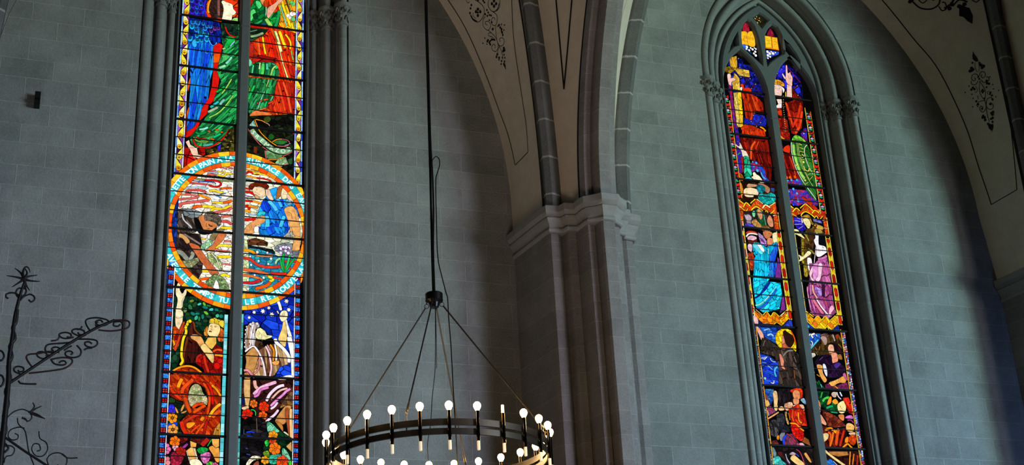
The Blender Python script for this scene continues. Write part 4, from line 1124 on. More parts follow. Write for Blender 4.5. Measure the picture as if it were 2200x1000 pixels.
'C': '''P 070606 - - - 8623,11409,9513,11548,9253,5188,8423,5164
P 080a2c 1a22a8 -40,31.2,31.2 - 8769,11187,9115,11192,9225,10810,9246,10627,8907,10660,8699,10631
R 8a1418 - - 8 8893,10994,9209,10691
R 8a1418 - - 8 8908,10845,9110,10643
R 8a1418 - - 8 8967,11123,8893,10994
R 8a1418 - - 8 9137,10844,8995,10638
R 8a1418 - - 8 9041,10900,8900,10694
P 2028d0 - - - 8916,10858,8971,10889,8987,10834,8935,10791
P 2028d0 - - - 9051,10843,9093,10861,9111,10817,9066,10787
P 2430d8 - - - 8980,10780,9020,10780,9031,10736,8974,10739
P 2a30d8 - - - 8932,11117,8965,11111,8948,11061,8916,11068
C f0ece0 - - - 8933,11194,7
C f0ece0 - - - 9007,11117,7
C f0ece0 - - - 8930,11049,7
C f0ece0 - - - 8929,10893,7
C f0ece0 - - - 9069,10894,7
C f0ece0 - - - 9145,10819,7
C f0ece0 - - - 9074,10742,7
C f0ece0 - - - 9151,10965,5
P c89018 f0c040 -80,156,26 - 8784,11142,8815,11194,8906,11231,8892,11029,8841,10987,8786,11049
P 5a4008 b89020 -10,104,36.4 - 8681,11016,8774,11044,8835,10986,8771,10930,8666,10955
P c89818 f0c850 -12,135.2,26 - 8853,10994,8887,11034,9070,11026,9072,10916,8906,10915
P d8a828 f8d860 -82,104,20.8 - 8830,10950,8872,10921,8901,10879,8891,10670,8783,10666,8780,10781
P ffdc1e e8b830 -82,114.4,26 - 8780,10642,8901,10659,8886,10326,8861,10119,8773,10108,8766,10446
P f0d870 c8a038 -80,46.8,18.2 - 8780,10642,8836,10639,8833,10421,8808,10112,8768,10107,8769,10333
S f4c4b8 - - - 8721,10911,8770,10924,8775,10872,8762,10859,8826,10868,8836,10835,8778,10803,8764,10738,8735,10740,8720,10795
P b01810 1c28c0 -70,20.8,20.8 - 8721,10761,8763,10732,8760,10400,8762,10062,8722,10057,8714,10394,8721,10623
P 1c28c0 7a1018 -70,20.8,20.8 - 8738,10129,8781,10134,8782,10003,8797,9663,8766,9427,8706,9420,8712,9735
S e83a10 - - - 8906,10781,8947,10793,8955,10725,8933,10687,8918,10743
S d82a0c - - - 8932,10675,8949,10724,8998,10745,9054,10739,9061,10688
S fdfbf2 - - - 8893,10727,8929,10744,8916,10685,8898,10676
P 7a0d08 e03a10 -82,176.8,28.6 - 8905,10649,9043,10656,9152,10614,9221,10531,9213,10393,9100,10400,9011,10241,8921,10251,8915,10421
R e8501a - - 20 9062,10624,9084,10536,9112,10402
R e04010 - - 21 9000,10501,9024,10345,8987,10238
R c02a10 - - 18 8954,10586,8927,10423,8931,10241
P 141c88 2434d8 35,36.4,36.4 - 8896,10271,9011,10241,9059,10349,9207,10346,9242,10271,9205,10164,9067,10158,8889,10179
R 8a1418 - - 8 9044,10155,9207,10346
R 8a1418 - - 8 9011,10241,9135,10155
C f0ece0 - - - 8997,10222,7
C f0ece0 - - - 9141,10224,7
C f0ece0 - - - 9071,10160,7
C f0ece0 - - - 9044,10325,7
S e8441a c02808 -80,62.4,26 - 8830,10070,8875,10155,8934,10174,9012,10167,9108,10123,9104,10095
P d83a10 a01808 -80,93.6,26 - 8819,9996,8856,10120,8960,10182,9052,10146,9191,10104,9191,10020,9007,9997
R ff9a16 - - 23 9120,10160,9171,10137,9202,10099
P 4a0a08 a01c0c -84,187.2,31.2 - 8794,9957,9221,9976,9225,9574,9179,9335,9001,9594,8900,9641,8809,9665
R e8541a - - 26 9022,9927,8948,9823,8918,9643
R d83a10 - - 23 9071,9933,9006,9807
R a01c10 - - 18 8901,9912,8897,9793
R c03018 - - 12 9057,9742,9086,9604
R 701008 - - 21 9110,9867,9167,9591,9170,9357
S e8d8c0 - - - 8635,9896,8693,9868,8758,9817,8771,9878,8722,9907,8788,9868,8823,9772,8862,9753,8890,9651,8821,9666,8793,9681,8776,9778,8677,9837
S 18a068 3ac8a8 -80,93.6,72.8 - 8809,9665,8853,9688,8890,9651,8904,9489,8885,9394,8785,9377,8806,9571
R 2fc9cf - - 23 8783,9336,8840,9366,8891,9349
S 18a878 - - - 8719,9701,8771,9736,8761,9706,8723,9687
P b01818 - - - 8768,9666,8803,9664,8779,9440,8761,9438
P 1a40c8 c02818 -30,31.2,31.2 - 8892,9581,8983,9639,9025,9597,9109,9513,9108,9420,9167,9334,9081,9313,9012,9502,8899,9454
R 2050e0 - - 39 9019,9550,9073,9509,9087,9441
R 4aa8f0 - - 23 9043,9471,9064,9403,9113,9374
R 2050d0 - - 21 9104,9396,9146,9355
C 48b0f0 - - - 8946,9541,12
C 48b0f0 - - - 8938,9610,13
C 48b0f0 - - - 8990,9599,18
C 48b0f0 - - - 8992,9488,23
C 48b0f0 - - - 9096,9337,14
S f8ecc8 - - - 8884,9383,8915,9398,8915,9444,8947,9460,8972,9428,9011,9409,9069,9311,8987,9319,8931,9342
S c8a070 - - - 8885,9348,8976,9324,8894,9326
P 1a0a08 402014 -10,72.8,41.6 - 8596,9292,9249,9320,9229,9018,8599,8951
S e07820 a04810 -60,41.6,20.8 - 8694,9419,8741,9412,8769,9358,8751,9310,8705,9316,8687,9360
S f09828 c86818 -40,36.4,26 - 8641,9183,8661,9254,8712,9282,8738,9216,8737,9113,8675,9084,8644,9114
S e8b830 - - - 8644,9160,8688,9188,8719,9157,8689,9108,8648,9103
S f8dcae - - - 8743,9160,8772,9203,8845,9223,8926,9214,8969,9185,8951,9125,8912,9110,8889,9119,8874,9088,8791,9079,8749,9097
R 7a4a28 - - 5 8780,9135,8799,9143
R 7a4a28 - - 5 8863,9138,8872,9117
S c89870 - - - 8801,9246,8829,9278,8887,9279,8958,9276,8942,9245,8810,9224
S a87858 - - - 8971,9289,9055,9298,9143,9250,9129,9191,9086,9175
S 148a98 0c5a6a -20,52,41.6 - 8943,9251,9018,9282,9071,9242,9038,9169,8966,9161
S 20c0b8 108888 -60,52,36.4 - 8946,9102,9000,9154,9082,9151,9146,9181,9213,9154,9200,9061,9133,9008,8993,9015
P 2a4a90 - - - 9156,9252,9216,9258,9206,9188,9161,9206
P e8531a c83410 -55,46.8,36.4 - 8616,9043,8695,8977,8763,8995,8811,8947,8915,9065,8996,9009,9046,8972,9202,9053,9201,8967,9204,8636,9131,8629,9143,8875,9069,8899,9005,8914,8909,8936,8814,8883,8701,8860,8671,8625,8606,8629
R ffdc1e - - 15 8617,9049,8666,9011,8719,8974
R ffdc1e - - 16 8704,8919,8757,8994,8814,8947
R ffdc1e - - 18 8819,8990,8904,9064
R f8ecb0 - - 16 8921,9066,9007,9005
R ffdc1e - - 16 8814,8881,8852,8924,8911,8952,9001,8887
R f8ecb0 - - 18 8992,8939,9044,8993,9111,8957
R f8e070 - - 18 9102,8978,9201,9047
R ffdc1e - - 13 9021,8873,9049,8913,9086,8863,9174,8937
R f8ecb0 - - 15 9134,8847,9204,8868
R ffdc1e - - 12 8624,8937,8686,8907,8735,8869,8774,8916
R ffdc1e - - 11 8616,8873,8690,8854
R ffdc1e - - 10 8680,9029,8641,8982
R f8ecb0 - - 12 8631,8949,8687,8917
R ffdc1e - - 13 8627,8747,8681,8747
R ffdc1e - - 13 9147,8747,9202,8742
R ffdc1e - - 10 8863,9006,8891,8966
R ffdc1e - - 10 8946,9004,8930,8970
R ffdc1e - - 11 9008,8935,9070,8904
P 281818 4a3430 -30,72.8,52 - 8703,8855,8826,8889,9003,8897,9131,8863,9131,8629,8975,8613,8683,8637
S b8a8b8 - - - 8706,8829,8733,8851,8784,8827,8812,8787,8795,8743,8749,8728,8716,8767
S 2a1e1c - - - 8705,8845,8746,8870,8800,8860,8805,8818,8763,8830,8718,8818
S 8a7a80 - - - 8729,8736,8794,8738,8781,8678,8734,8694
S 4a38c0 8070d8 -20,93.6,31.2 - 8700,8686,8767,8698,8861,8665,8868,8634,8704,8628
S 7ad0a0 - - - 8828,8863,8859,8893,8876,8857,8860,8803,8831,8805
S 0f4a28 2a7a40 -80,83.2,26 - 8871,8900,8930,8927,8989,8880,9020,8702,8929,8683,8908,8765,8890,8838
S d09068 - - - 8904,8903,8945,8920,8977,8868,8973,8804,8941,8768,8913,8808
S b88848 d8a860 -20,62.4,41.6 - 8805,8733,8865,8771,8894,8742,8950,8674,8901,8637,8820,8682
S d8906a - - - 9033,8757,9059,8823,9090,8848,9120,8787,9117,8691,9061,8685
R 82dcb4 - - 7 8996,8849,9009,8701
S a87838 7a4a20 -70,52,20.8 - 8936,8651,8963,8686,9019,8697,9079,8655,9087,8630,9006,8606,8937,8620
S c87848 - - - 8951,8600,9030,8619,9093,8593,9052,8536,9003,8500,8963,8528
S d88a60 - - - 8996,8489,9028,8524,9092,8509,9090,8456,8999,8395
S f0e8b0 - - - 9084,8571,9128,8607,9182,8602,9175,8538,9138,8450,9090,8456
P 7a3a90 c898e0 -50,104,31.2 - 8872,8582,8943,8547,8987,8467,8988,8394,8893,8416
R e0c8f0 - - 10 8892,8573,8947,8495,8978,8403
S d84018 - - - 8693,8543,8731,8589,8840,8589,8862,8549,8783,8573
R f8e8e0 - - 20 8692,8501,8736,8548,8803,8559,8867,8550
S e8b8c8 - - - 8707,8492,8767,8530,8841,8516,8835,8473,8767,8451,8724,8452
S 5a2010 - - - 8714,8462,8790,8459,8848,8485,8816,8409,8729,8411
S e8c0cc - - - 8695,8356,8712,8404,8765,8394,8747,8298,8706,8315
P 9a2a18 c8501a -60,62.4,31.2 - 8684,8272,8758,8299,8778,8208,8755,8041,8690,8036
P 18c8f0 10b8e8 -95,176.8,33.8 - 8772,8405,8853,8444,8975,8382,9119,8469,9145,8461,9139,8377,9005,8281,9106,8072,8744,8040,8765,8197,8793,8240,8766,8279
S 60d8e8 - - - 8771,8399,8819,8430,8911,8314,8884,8270,8815,8326
S fdfbf2 - - - 8834,8421,8893,8416,8939,8337,8911,8308,8864,8361
R a8e0f0 - - 18 8996,8374,8986,8284
P 1848d8 2a80f0 -98,156,31.2 - 9114,8437,9165,8442,9119,8312,9018,8065,8963,8060,9002,8260
P 7a2a88 - - - 9111,8259,9140,8231,9123,8074,9095,8071
P 18c8f0 10b8e8 -100,176.8,36.4 - 8763,8147,8993,8168,8975,7961,8898,7872,8847,7817,8703,7704,8698,7825,8721,7959
P 1838c8 30a0f0 -95,104,31.2 - 8993,8168,9098,8178,9073,8041,9019,7964,8942,7958
P 7a2a88 - - - 9097,8167,9152,8172,9126,7958,9041,7966
P 10c0e8 28d8f8 40,124.8,41.6 - 8716,7877,8818,7916,8924,7905,9021,7903,9107,7900,9111,7737,9045,7540,8887,7487,8799,7471,8711,7524,8702,7654
S 0a2a90 1848c8 50,83.2,31.2 - 8698,7663,8792,7731,8898,7872,8966,7898,8886,7790,8788,7701,8718,7655
R 60e0f0 - - 21 8931,7722,8994,7789,9046,7854
R a0f0f0 - - 21 8831,7624,8918,7706
R 70e0c8 - - 21 8699,7558,8761,7578,8831,7624
R 1870e0 - - 20 8848,7595,8948,7694,9041,7813
R 2a60e0 - - 20 8720,7515,8800,7551,8882,7607
P 7a2a88 - - - 9101,7706,9134,7708,9130,7536,9036,7479,9071,7572
P e86010 f8a018 -45,72.8,46.8 - 8606,7536,8645,7509,8792,7420,8853,7475,8905,7429,8956,7483,9029,7428,9208,7552,9202,7451,9045,7319,8974,7344,8928,7321,8843,7324,8778,7320,8609,7476
R f8e040 - - 12 8613,7586,8693,7512
R f8e878 - - 13 8697,7503,8788,7430
R ffdc1e - - 12 8788,7430,8849,7484,8900,7428,8956,7485,9029,7428
R f8f0c0 - - 16 9035,7438,9103,7494
R ffdc1e - - 15 9103,7494,9201,7577
R ffdc1e - - 13 8845,7339,8784,7320
R ffdc1e - - 13 8928,7321,8975,7354
P ff9a16 ffdc1e -45,72.8,46.8 - 9017,7387,9193,7521,9202,7451,9050,7315
R ffdc1e - - 12 8975,7354,9044,7314
P 141a50 28288a -20,52,46.8 - 8606,7456,8778,7320,8843,7324,8926,7311,9053,7300,9030,7139,8921,7122,8580,7098
P 3a50e0 2038c0 -60,72.8,72.8 - 9084,7332,9196,7430,9204,7301,9064,7306
S f4c0b8 - - - 8646,7399,8667,7436,8685,7412,8712,7374,8704,7304,8655,7311
P 1830a0 2a78e8 -20,93.6,31.2 - 8679,7263,8958,7283,8956,7046,8808,7124,8760,7160
R 78b8f0 - - 18 8770,7230,8848,7255,8856,7236
R 98d0f8 - - 21 8814,7164,8870,7188,8904,7160
S e8a890 - - - 8664,7267,8701,7269,8762,7170,8746,7071,8716,7108,8690,7185
P ffdc1e f8c010 -45,52,46.8 - 8924,7152,8960,7224,9031,7270,9118,7275,9169,7258,9202,7191,9220,7093,9202,6978,9160,6981,9110,7007,9001,6990,8953,7026,8924,7083
R f4590c - - 15 9167,7248,9199,7171,9211,7073
S d8886a - - - 9015,7119,9034,7179,9063,7191,9053,7092,9011,7059
S 2a1410 - - - 9045,7220,9082,7252,9121,7225,9180,7190,9193,7131,9175,7080,9124,7027,9075,7054,9060,7102
S c06040 - - - 9010,7049,9057,7082,9093,7035,9155,7020,9131,6998,9024,6996
P 28201c 5a4a42 -80,135.2,41.6 - 8735,7129,8808,7124,8943,7025,9024,7001,9154,7010,9230,6946,9231,6740,9220,6526,8891,6517,8913,6740,8882,6894,8687,6930,8707,7039
R 6a5850 - - 21 8729,7011,8774,7102
R 7a7068 - - 20 8999,6901,9074,6975,9161,6990
R 6a6060 - - 20 9160,6912,9181,6835
R 8a5a30 - - 16 9134,6734,9127,6618
S d8846a - - - 8950,6928,8981,6920,9007,6843,8993,6784,9012,6732,8966,6744,8953,6801
P 1428b8 2858e8 -15,93.6,28.6 - 8675,6919,8798,6898,8913,6818,8918,6741,8881,6517,8652,6523,8680,6765
R c8dcf8 - - 14 8682,6857,8720,6864,8727,6845,8775,6887
R b8d4f8 - - 12 8815,6870,8831,6832,8887,6821
R 78b8f0 - - 12 8686,6809,8752,6798
R 88c0f8 - - 12 8685,6765,8759,6770,8825,6716
R 48c0e0 - - 21 8905,6759,8870,6738,8853,6688,8865,6626
C 98c8b8 - - - 8704,6598,18
R f0f0f8 - - 12 8775,6549,8816,6542,8827,6581
R 1858c8 - - 16 8695,6688,8777,6674,8846,6640
P 1a40a0 4a90d0 -10,72.8,31.2 - 8679,6460,8805,6467,8814,6382,8734,6254,8713,6329,8669,6383
S e8c080 - - - 8789,6428,8843,6441,8847,6336,8819,6197,8779,6205,8786,6333
R f8f0e8 - - 10 8800,6429,8838,6402
S e0b068 - - - 8669,6308,8703,6328,8725,6263,8689,6228,8666,6251
P 7a3a3a b07070 -80,41.6,20.8 - 8672,6403,8700,6385,8722,6320,8681,6318
P 141012 282028 -90,156,41.6 - 8879,6471,9081,6482,9044,6308,8925,6283,8857,6242,8828,6259
R e8a060 - - 18 8663,6077,8746,6123,8837,6175
S 282830 484850 -30,41.6,31.2 - 8799,6126,8886,6158,8908,6093,8887,6017,8811,5995
P 9a3a5a 5a3a6a 70,46.8,20.8 - 8653,6194,8713,6253,8752,6236,8795,6173,8672,6110
R f0d0d8 - - 7 8683,6186,8689,6120
S f0c090 - - - 8838,6222,8879,6252,8918,6235,8914,6202,8850,6194
S f0b890 d89870 -30,41.6,31.2 - 8924,6274,8970,6300,9034,6313,9049,6271,8987,6206,8935,6203
S f4c49c - - - 9049,6271,9114,6283,9198,6283,9196,6197,9122,6198,9054,6233
S e0905c - - - 9070,6443,9122,6475,9171,6449,9158,6362,9100,6330,9070,6377
S c82010 f04018 -60,41.6,20.8 - 9035,6461,9125,6495,9209,6490,9205,6393,9163,6362,9171,6449,9111,6475,9063,6434
S e09060 - - - 9067,6357,9145,6352,9125,6284,9063,6290
S 90b8d0 6a90b0 -20,36.4,31.2 - 9165,6343,9212,6375,9238,6338,9231,6290
P b81810 f0401c -75,83.2,31.2 - 8972,6210,9126,6294,9206,6193,9210,6014,9116,6019,8996,6051
R f0501a - - 21 9041,6213,9019,6136,9028,6062
R f8a020 - - 18 9110,6188,9105,6084,9142,6048
R ff9a16 - - 12 8972,6172,8979,6078
S d8160f f0281c 20,72.8,36.4 - 8981,6022,9057,6044,9133,5991,9145,5898,9107,5822,9058,5838,8994,5901
R ff9a16 - - 18 8973,6040,9056,6035,9110,5981,9158,5950
S 1a1818 58585c -80,62.4,20.8 - 8688,6036,8750,6076,8809,6051,8808,5939,8761,5863,8691,5878,8676,5952
S c8a060 7a5a30 -80,52,20.8 - 8921,6179,8952,6180,8942,6114,8963,6040,8939,6020,8919,6094
P 8a4a20 - - - 9106,5812,9147,5879,9205,5844,9223,5761
S 7a7880 - - - 8805,5883,8853,5927,8886,5905,8826,5810,8798,5836
R 2440e8 - - 28 8850,5764,8862,5848,8942,5898
S 50304a a83a58 -50,72.8,31.2 - 8869,5756,8896,5868,8975,5909,9037,5837,9055,5754
R d0304a - - 12 8902,5906,8969,5872,9021,5799
S e8a8b8 - - - 9061,5792,9114,5799,9139,5758,9077,5760
S 3a1818 7a3030 -30,52,41.6 - 8669,5794,8754,5816,8776,5752,8674,5757
S e08820 - - - 8761,5863,8795,5883,8787,5827,8761,5826
S 3a2a20 - - - 8902,5981,8922,5972,8940,5954,8897,5943
S 181c24 303040 -30,52,41.6 - 8821,5996,8908,6018,8959,5946,8904,5925,8831,5921
P 101010 2a2024 -30,72.8,41.6 - 8588,5726,9240,5734,9227,5521,8607,5498
S 48c8c0 28a0a8 30,52,31.2 - 8670,5583,8716,5621,8766,5614,8791,5569,8845,5516,8658,5500
S 6a8a90 - - - 8679,5721,8709,5713,8729,5640,8684,5611
S b898a8 - - - 8905,5647,8951,5681,9000,5660,8976,5640
S f4cc80 - - - 8915,5610,8966,5645,9032,5596,9114,5526,9019,5513,8925,5574
R 3a50c8 - - 16 9000,5660,9036,5624
R c03a68 - - 12 9008,5715,9064,5671,9104,5525
R a04a8a - - 12 8854,5580,8896,5518
S e0a050 - - - 9113,5655,9147,5675,9203,5566,9172,5565
S 5a1a1a - - - 8744,5668,8805,5670,8806,5606,8768,5623
R c8c8d0 - - 12 8854,5654,8866,5590,8899,5536
R 3a2a38 - - 6 8722,8807,8741,8816
R 3a2a38 - - 6 8764,8822,8785,8829
R 6a4a58 - - 4 8746,8770,8772,8777
R 4a2018 - - 5 8917,8866,8935,8872
R 4a2018 - - 4 8950,8878,8964,8875
R a03828 - - 6 8927,8807,8949,8814
R 5a2a18 - - 5 9024,8576,9053,8584
R 6a3a48 - - 5 8752,8486,8784,8495
R 5a2010 - - 6 8736,8464,8779,8457
R 5a2010 - - 4 9028,7139,9045,7144
R 5a2410 - - 5 9097,6416,9116,6421
R 5a2410 - - 5 9135,6420,9151,6417
R 8a2818 - - 5 9107,6374,9130,6375
R a86040 - - 4 8946,6280,8950,6237
R a86040 - - 4 8978,6286,8977,6243
R b08878 - - 4 8775,10872,8819,10861
R b08878 - - 4 8759,10835,8803,10824''',
'D': '''P 070606 - - - 9416,11383,10177,11501,10180,5215,9059,5182
P 06061c 1818a0 -30,31.2,31.2 - 9484,11138,9677,11250,9862,11063,9886,10831,9848,10661,9705,10805,9396,10761,9332,10636,9372,10839
P 2424d8 3a30f0 -40,41.6,41.6 - 9505,11117,9657,11200,9657,11116,9564,10961,9513,11012
P 2828d8 - - - 9745,11070,9791,11065,9772,11015,9737,11022
P 2828d8 3038e8 -40,31.2,31.2 - 9598,10954,9653,10927,9645,10797,9593,10836
P 2424d0 - - - 9369,10816,9411,10787,9359,10663,9349,10720
R 8a1a2a - - 7 9699,11158,9798,11030,9868,10946
C f0ece0 - - - 9592,11113,7
C f0ece0 - - - 9517,11042,6
C f0ece0 - - - 9806,10887,7
C f0ece0 - - - 9795,10738,8
C f0ece0 - - - 9601,11215,5
P 2430d8 - - - 9755,10824,9834,10882,9850,10790,9791,10753
R c02018 - - 12 9745,10834,9798,10877
R c02018 - - 10 9811,10726,9840,10684
S f0b8a8 - - - 9668,11189,9691,11187,9684,11073,9725,11097,9731,11056,9750,11012,9733,10926,9715,10871,9649,10903,9632,10983,9645,11032
S f4d0c8 - - - 9587,11041,9606,11050,9638,10983,9618,10969
P f0c0b0 - - - 9642,10890,9715,10871,9694,10663,9605,10663
R ffdc1e - - 16 9606,10768,9591,10661
P 5a0c08 c82810 -82,135.2,41.6 - 9718,10854,9760,10778,9856,10639,9784,10237,9671,10108,9604,10122,9572,10530,9618,10606,9704,10642
R e0401a - - 28 9582,10601,9614,10421,9641,10218
R d83010 - - 33 9813,10587,9737,10391,9645,10241
R e84018 - - 33 9823,10495,9753,10267,9663,10130
S f0a828 e08818 -10,62.4,41.6 - 9376,10852,9399,10908,9480,10943,9560,10931,9602,10884,9583,10846,9504,10868,9419,10846
S f0e8e0 - - - 9383,10794,9431,10848,9492,10862,9548,10847,9594,10801,9561,10738,9554,10807,9477,10843,9411,10787,9391,10726
S f0c8b8 - - - 9415,10776,9452,10833,9512,10846,9551,10807,9543,10735,9524,10686,9474,10658,9430,10673,9413,10717
R 7a4030 - - 5 9442,10803,9469,10804
R 7a4030 - - 5 9502,10811,9533,10809
R 9a5a48 - - 4 9484,10809,9484,10768
R b03828 - - 7 9463,10729,9498,10729
P f4d8cc - - - 9441,10628,9524,10640,9519,10570,9458,10550
P faf0e8 - - - 9385,10482,9459,10556,9517,10569,9503,10498
P 7a140c b02a14 -85,124.8,36.4 - 9342,10499,9399,10542,9385,10482,9502,10492,9500,10360,9564,10322,9565,10094,9343,10066,9348,10339
P d83410 - - - 9420,10441,9499,10469,9495,10359,9435,10385
P 180a0a - - - 9360,10467,9425,10476,9433,10374,9491,10336,9370,10331
R e8a888 - - 10 9376,10538,9360,10467
C f0e0b0 - - - 9558,10691,7
C f0e0b0 - - - 9551,10661,7
C f0e0b0 - - - 9551,10632,7
C f0e0b0 - - - 9544,10596,7
C f0e0b0 - - - 9539,10561,7
C f0e0b0 - - - 9533,10502,7
C f0e0b0 - - - 9530,10467,7
C f0e0b0 - - - 9529,10433,7
C f0e0b0 - - - 9529,10398,7
C f0e0b0 - - - 9526,10363,7
C f0e0b0 - - - 9524,10328,7
C f0e0b0 - - - 9521,10294,7
C f0e0b0 - - - 9518,10259,7
C f0e0b0 - - - 9516,10213,7
C f0e0b0 - - - 9513,10179,7
C f0e0b0 - - - 9508,10144,7
C f0e0b0 - - - 9505,10109,7
C f0e0b0 - - - 9371,10503,7
C f0e0b0 - - - 9359,10467,7
R d0481a - - 12 9508,10533,9559,10523
R d0481a - - 12 9494,10233,9546,10200
R e0a030 - - 10 9362,10318,9355,10226,9351,10158
R c06018 - - 10 9416,10337,9412,10268
P 2430d8 - - - 9798,10216,9841,10233,9835,10152,9797,10170
P 2430d8 7a1018 -45,31.2,31.2 - 9743,10140,9851,10239,9835,10019,9755,10057
C f0ece0 - - - 9796,10143,11
P 8a1410 c82a10 -88,104,31.2 - 9335,10028,9402,10072,9489,9999,9562,9996,9569,10130,9349,10125
R ff9a16 - - 26 9368,10128,9423,10051,9489,9999
S d83010 - - - 9429,9836,9462,9900,9540,9934,9538,9838,9510,9811
P 5a0a08 a81c10 -85,208,31.2 - 9343,9957,9439,9909,9411,9798,9471,9794,9535,9814,9581,9712,9601,9525,9636,9435,9378,9406,9345,9590
R e8581a - - 16 9426,9800,9413,9645,9402,9444
R d8401a - - 18 9515,9764,9554,9614,9568,9463
C f4590c - - - 9425,9435,23
C f4590c - - - 9480,9441,23
C f4590c - - - 9557,9459,23
P 1c38c8 c02a18 -30,36.4,36.4 - 9399,9385,9624,9434,9671,9346,9643,9319,9403,9327
R 40b0f0 - - 21 9449,9396,9410,9374,9415,9328
C 40b0f0 - - - 9579,9417,19
C 40b0f0 - - - 9493,9405,18
C 40b0f0 - - - 9609,9339,21
C d83018 - - - 9454,9350,16
C d83018 - - - 9512,9374,14
P 1a34c0 b82a18 -30,36.4,36.4 - 9370,9265,9734,9282,9856,9133,9845,9062,9629,9074,9539,9029,9363,9057
C 58b0f0 - - - 9427,9231,16
C 58b0f0 - - - 9549,9215,19
C 58b0f0 - - - 9396,9100,19
C 58b0f0 - - - 9551,9111,23
C 58b0f0 - - - 9503,9274,19
C 58b0f0 - - - 9380,9208,14
C f08828 - - - 9404,9174,16
C f08828 - - - 9461,9113,14
C 2848e0 - - - 9487,9168,19
C 2848e0 - - - 9469,9045,19
C 2848e0 - - - 9422,9132,14
C 2848e0 - - - 9586,9104,16
S d83418 a81c10 -40,93.6,41.6 - 9607,9164,9646,9180,9754,9099,9838,9015,9764,9007,9691,9080
S 8cd848 50a828 -60,72.8,41.6 - 9587,9999,9623,10076,9676,10105,9746,10080,9821,10005,9749,10020,9672,9998
P 1c5a20 3a8a30 -70,124.8,41.6 - 9572,9986,9678,10035,9820,9999,9852,9888,9874,9557,9881,9369,9825,9129,9748,9214,9650,9367,9587,9595,9558,9804
R 98d860 - - 37 9604,9954,9597,9821,9614,9692,9642,9554,9698,9442
R e8f8e8 - - 11 9575,9986,9561,9841,9573,9664,9622,9504,9697,9360,9835,9154
R d8e878 - - 8 9660,9997,9657,9817,9690,9630,9760,9450,9837,9317
R d8e878 - - 8 9678,9999,9678,9795,9720,9586,9781,9428
R f0f0c0 - - 11 9821,9969,9786,9940,9764,9878,9762,9782,9791,9654,9845,9530
R c8d860 - - 18 9694,9977,9740,9959
R f0e868 - - 13 9685,9922,9756,9900
R f0e868 - - 13 9682,9861,9754,9852
R f0e868 - - 13 9691,9797,9711,9769,9739,9791,9713,9823
C e8e068 - - - 9722,9699,18
C e8e068 - - - 9624,9658,14
C e8e068 - - - 9707,9426,16
R f0e868 - - 12 9693,9732,9743,9741
R f0e868 - - 12 9717,9645,9732,9588,9778,9570,9800,9631
R f0e868 - - 11 9757,9508,9811,9544
R f0e868 - - 11 9784,9446,9835,9505
R f0e868 - - 11 9663,9450,9716,9480
R f0e868 - - 11 9685,9359,9752,9402
R e0e870 - - 14 9572,9652,9616,9622
P e8531a c83410 -55,46.8,36.4 - 9360,9046,9448,8990,9516,8997,9567,8959,9653,9077,9744,9010,9799,8994,9951,9054,9943,8966,9957,8633,9890,8637,9891,8896,9783,8895,9709,8931,9633,8950,9560,8915,9452,8872,9423,8676,9368,8681
R ffdc1e - - 16 9362,9056,9418,9019,9464,8986
R ffdc1e - - 16 9439,8930,9504,8994,9555,8958
R ffdc1e - - 18 9561,8997,9653,9077
R ffdc1e - - 16 9653,9077,9713,9029,9754,8984
R ffdc1e - - 16 9733,8939,9787,8993,9850,8956
R f8e870 - - 18 9842,8977,9947,9054
R ffdc1e - - 15 9556,8888,9597,8935,9645,8957,9709,8931,9770,8883
R ffdc1e - - 12 9757,8871,9797,8913,9835,8863,9896,8923
R f0d8a0 - - 15 9879,8856,9950,8871
R ffdc1e - - 12 9367,8938,9424,8907,9497,8871
R ffdc1e - - 11 9357,8873,9426,8848
R ffdc1e - - 13 9372,8746,9428,8746
R f0d0a0 - - 13 9884,8744,9964,8746
R ffdc1e - - 10 9609,9012,9624,8965
R ffdc1e - - 10 9688,9015,9664,8970
R ffdc1e - - 10 9511,8964,9537,8913
P 2018b8 3028d8 -20,156,31.2 - 9443,8865,9563,8862,9586,8789,9607,8705,9555,8657,9469,8681,9439,8785
R c8c0f0 - - 12 9489,8854,9548,8837
R c8c0f0 - - 12 9449,8812,9543,8804
R d8d0f8 - - 12 9440,8753,9561,8770
R b080d8 - - 16 9493,8694,9567,8739
P 2820c0 c8c0f0 -10,62.4,31.2 - 9734,8869,9768,8872,9867,8850,9871,8807,9738,8826
S e8d8f8 - - - 9559,8872,9578,8885,9576,8799,9554,8786
S a87a28 d8a040 -70,62.4,20.8 - 9566,8862,9615,8905,9674,8919,9707,8877,9715,8824,9754,8784,9740,8767,9703,8779,9674,8852,9609,8867,9584,8810
S f6e8a0 - - - 9583,8842,9631,8863,9669,8851,9693,8789,9666,8722,9636,8714,9614,8749,9586,8789
P 3a2412 8a6a28 -70,114.4,36.4 - 9607,8705,9700,8725,9748,8816,9866,8774,9878,8636,9732,8643,9697,8490,9607,8271,9595,8050,9472,8040,9493,8471,9507,8568,9563,8562
S c8a848 - - - 9743,8783,9865,8769,9869,8721,9779,8722
R 6a2a14 - - 16 9782,8776,9731,8707,9698,8639
S a88a38 - - - 9743,8713,9834,8717,9849,8665,9747,8666
S f4e8a8 - - - 9361,8670,9469,8686,9508,8642,9564,8573,9551,8561,9457,8605,9360,8627
R a09030 - - 20 9532,8655,9592,8608,9625,8531
P b09828 8a7818 -90,72.8,41.6 - 9511,8557,9551,8561,9483,8041,9440,8037
P 0a0606 - - - 9444,8593,9509,8578,9486,8365,9449,8038,9416,8035,9422,8296
S f6eeb8 - - - 9434,8318,9458,8315,9501,8303,9580,8384,9629,8378,9618,8340,9518,8273,9456,8231,9426,8233,9451,8267
R a08828 - - 25 9591,8422,9638,8400,9675,8351
R 8a6a20 - - 13 9478,8374,9585,8416
S 0c0a14 - - - 9783,8605,9842,8621,9873,8464,9823,8502,9784,8541
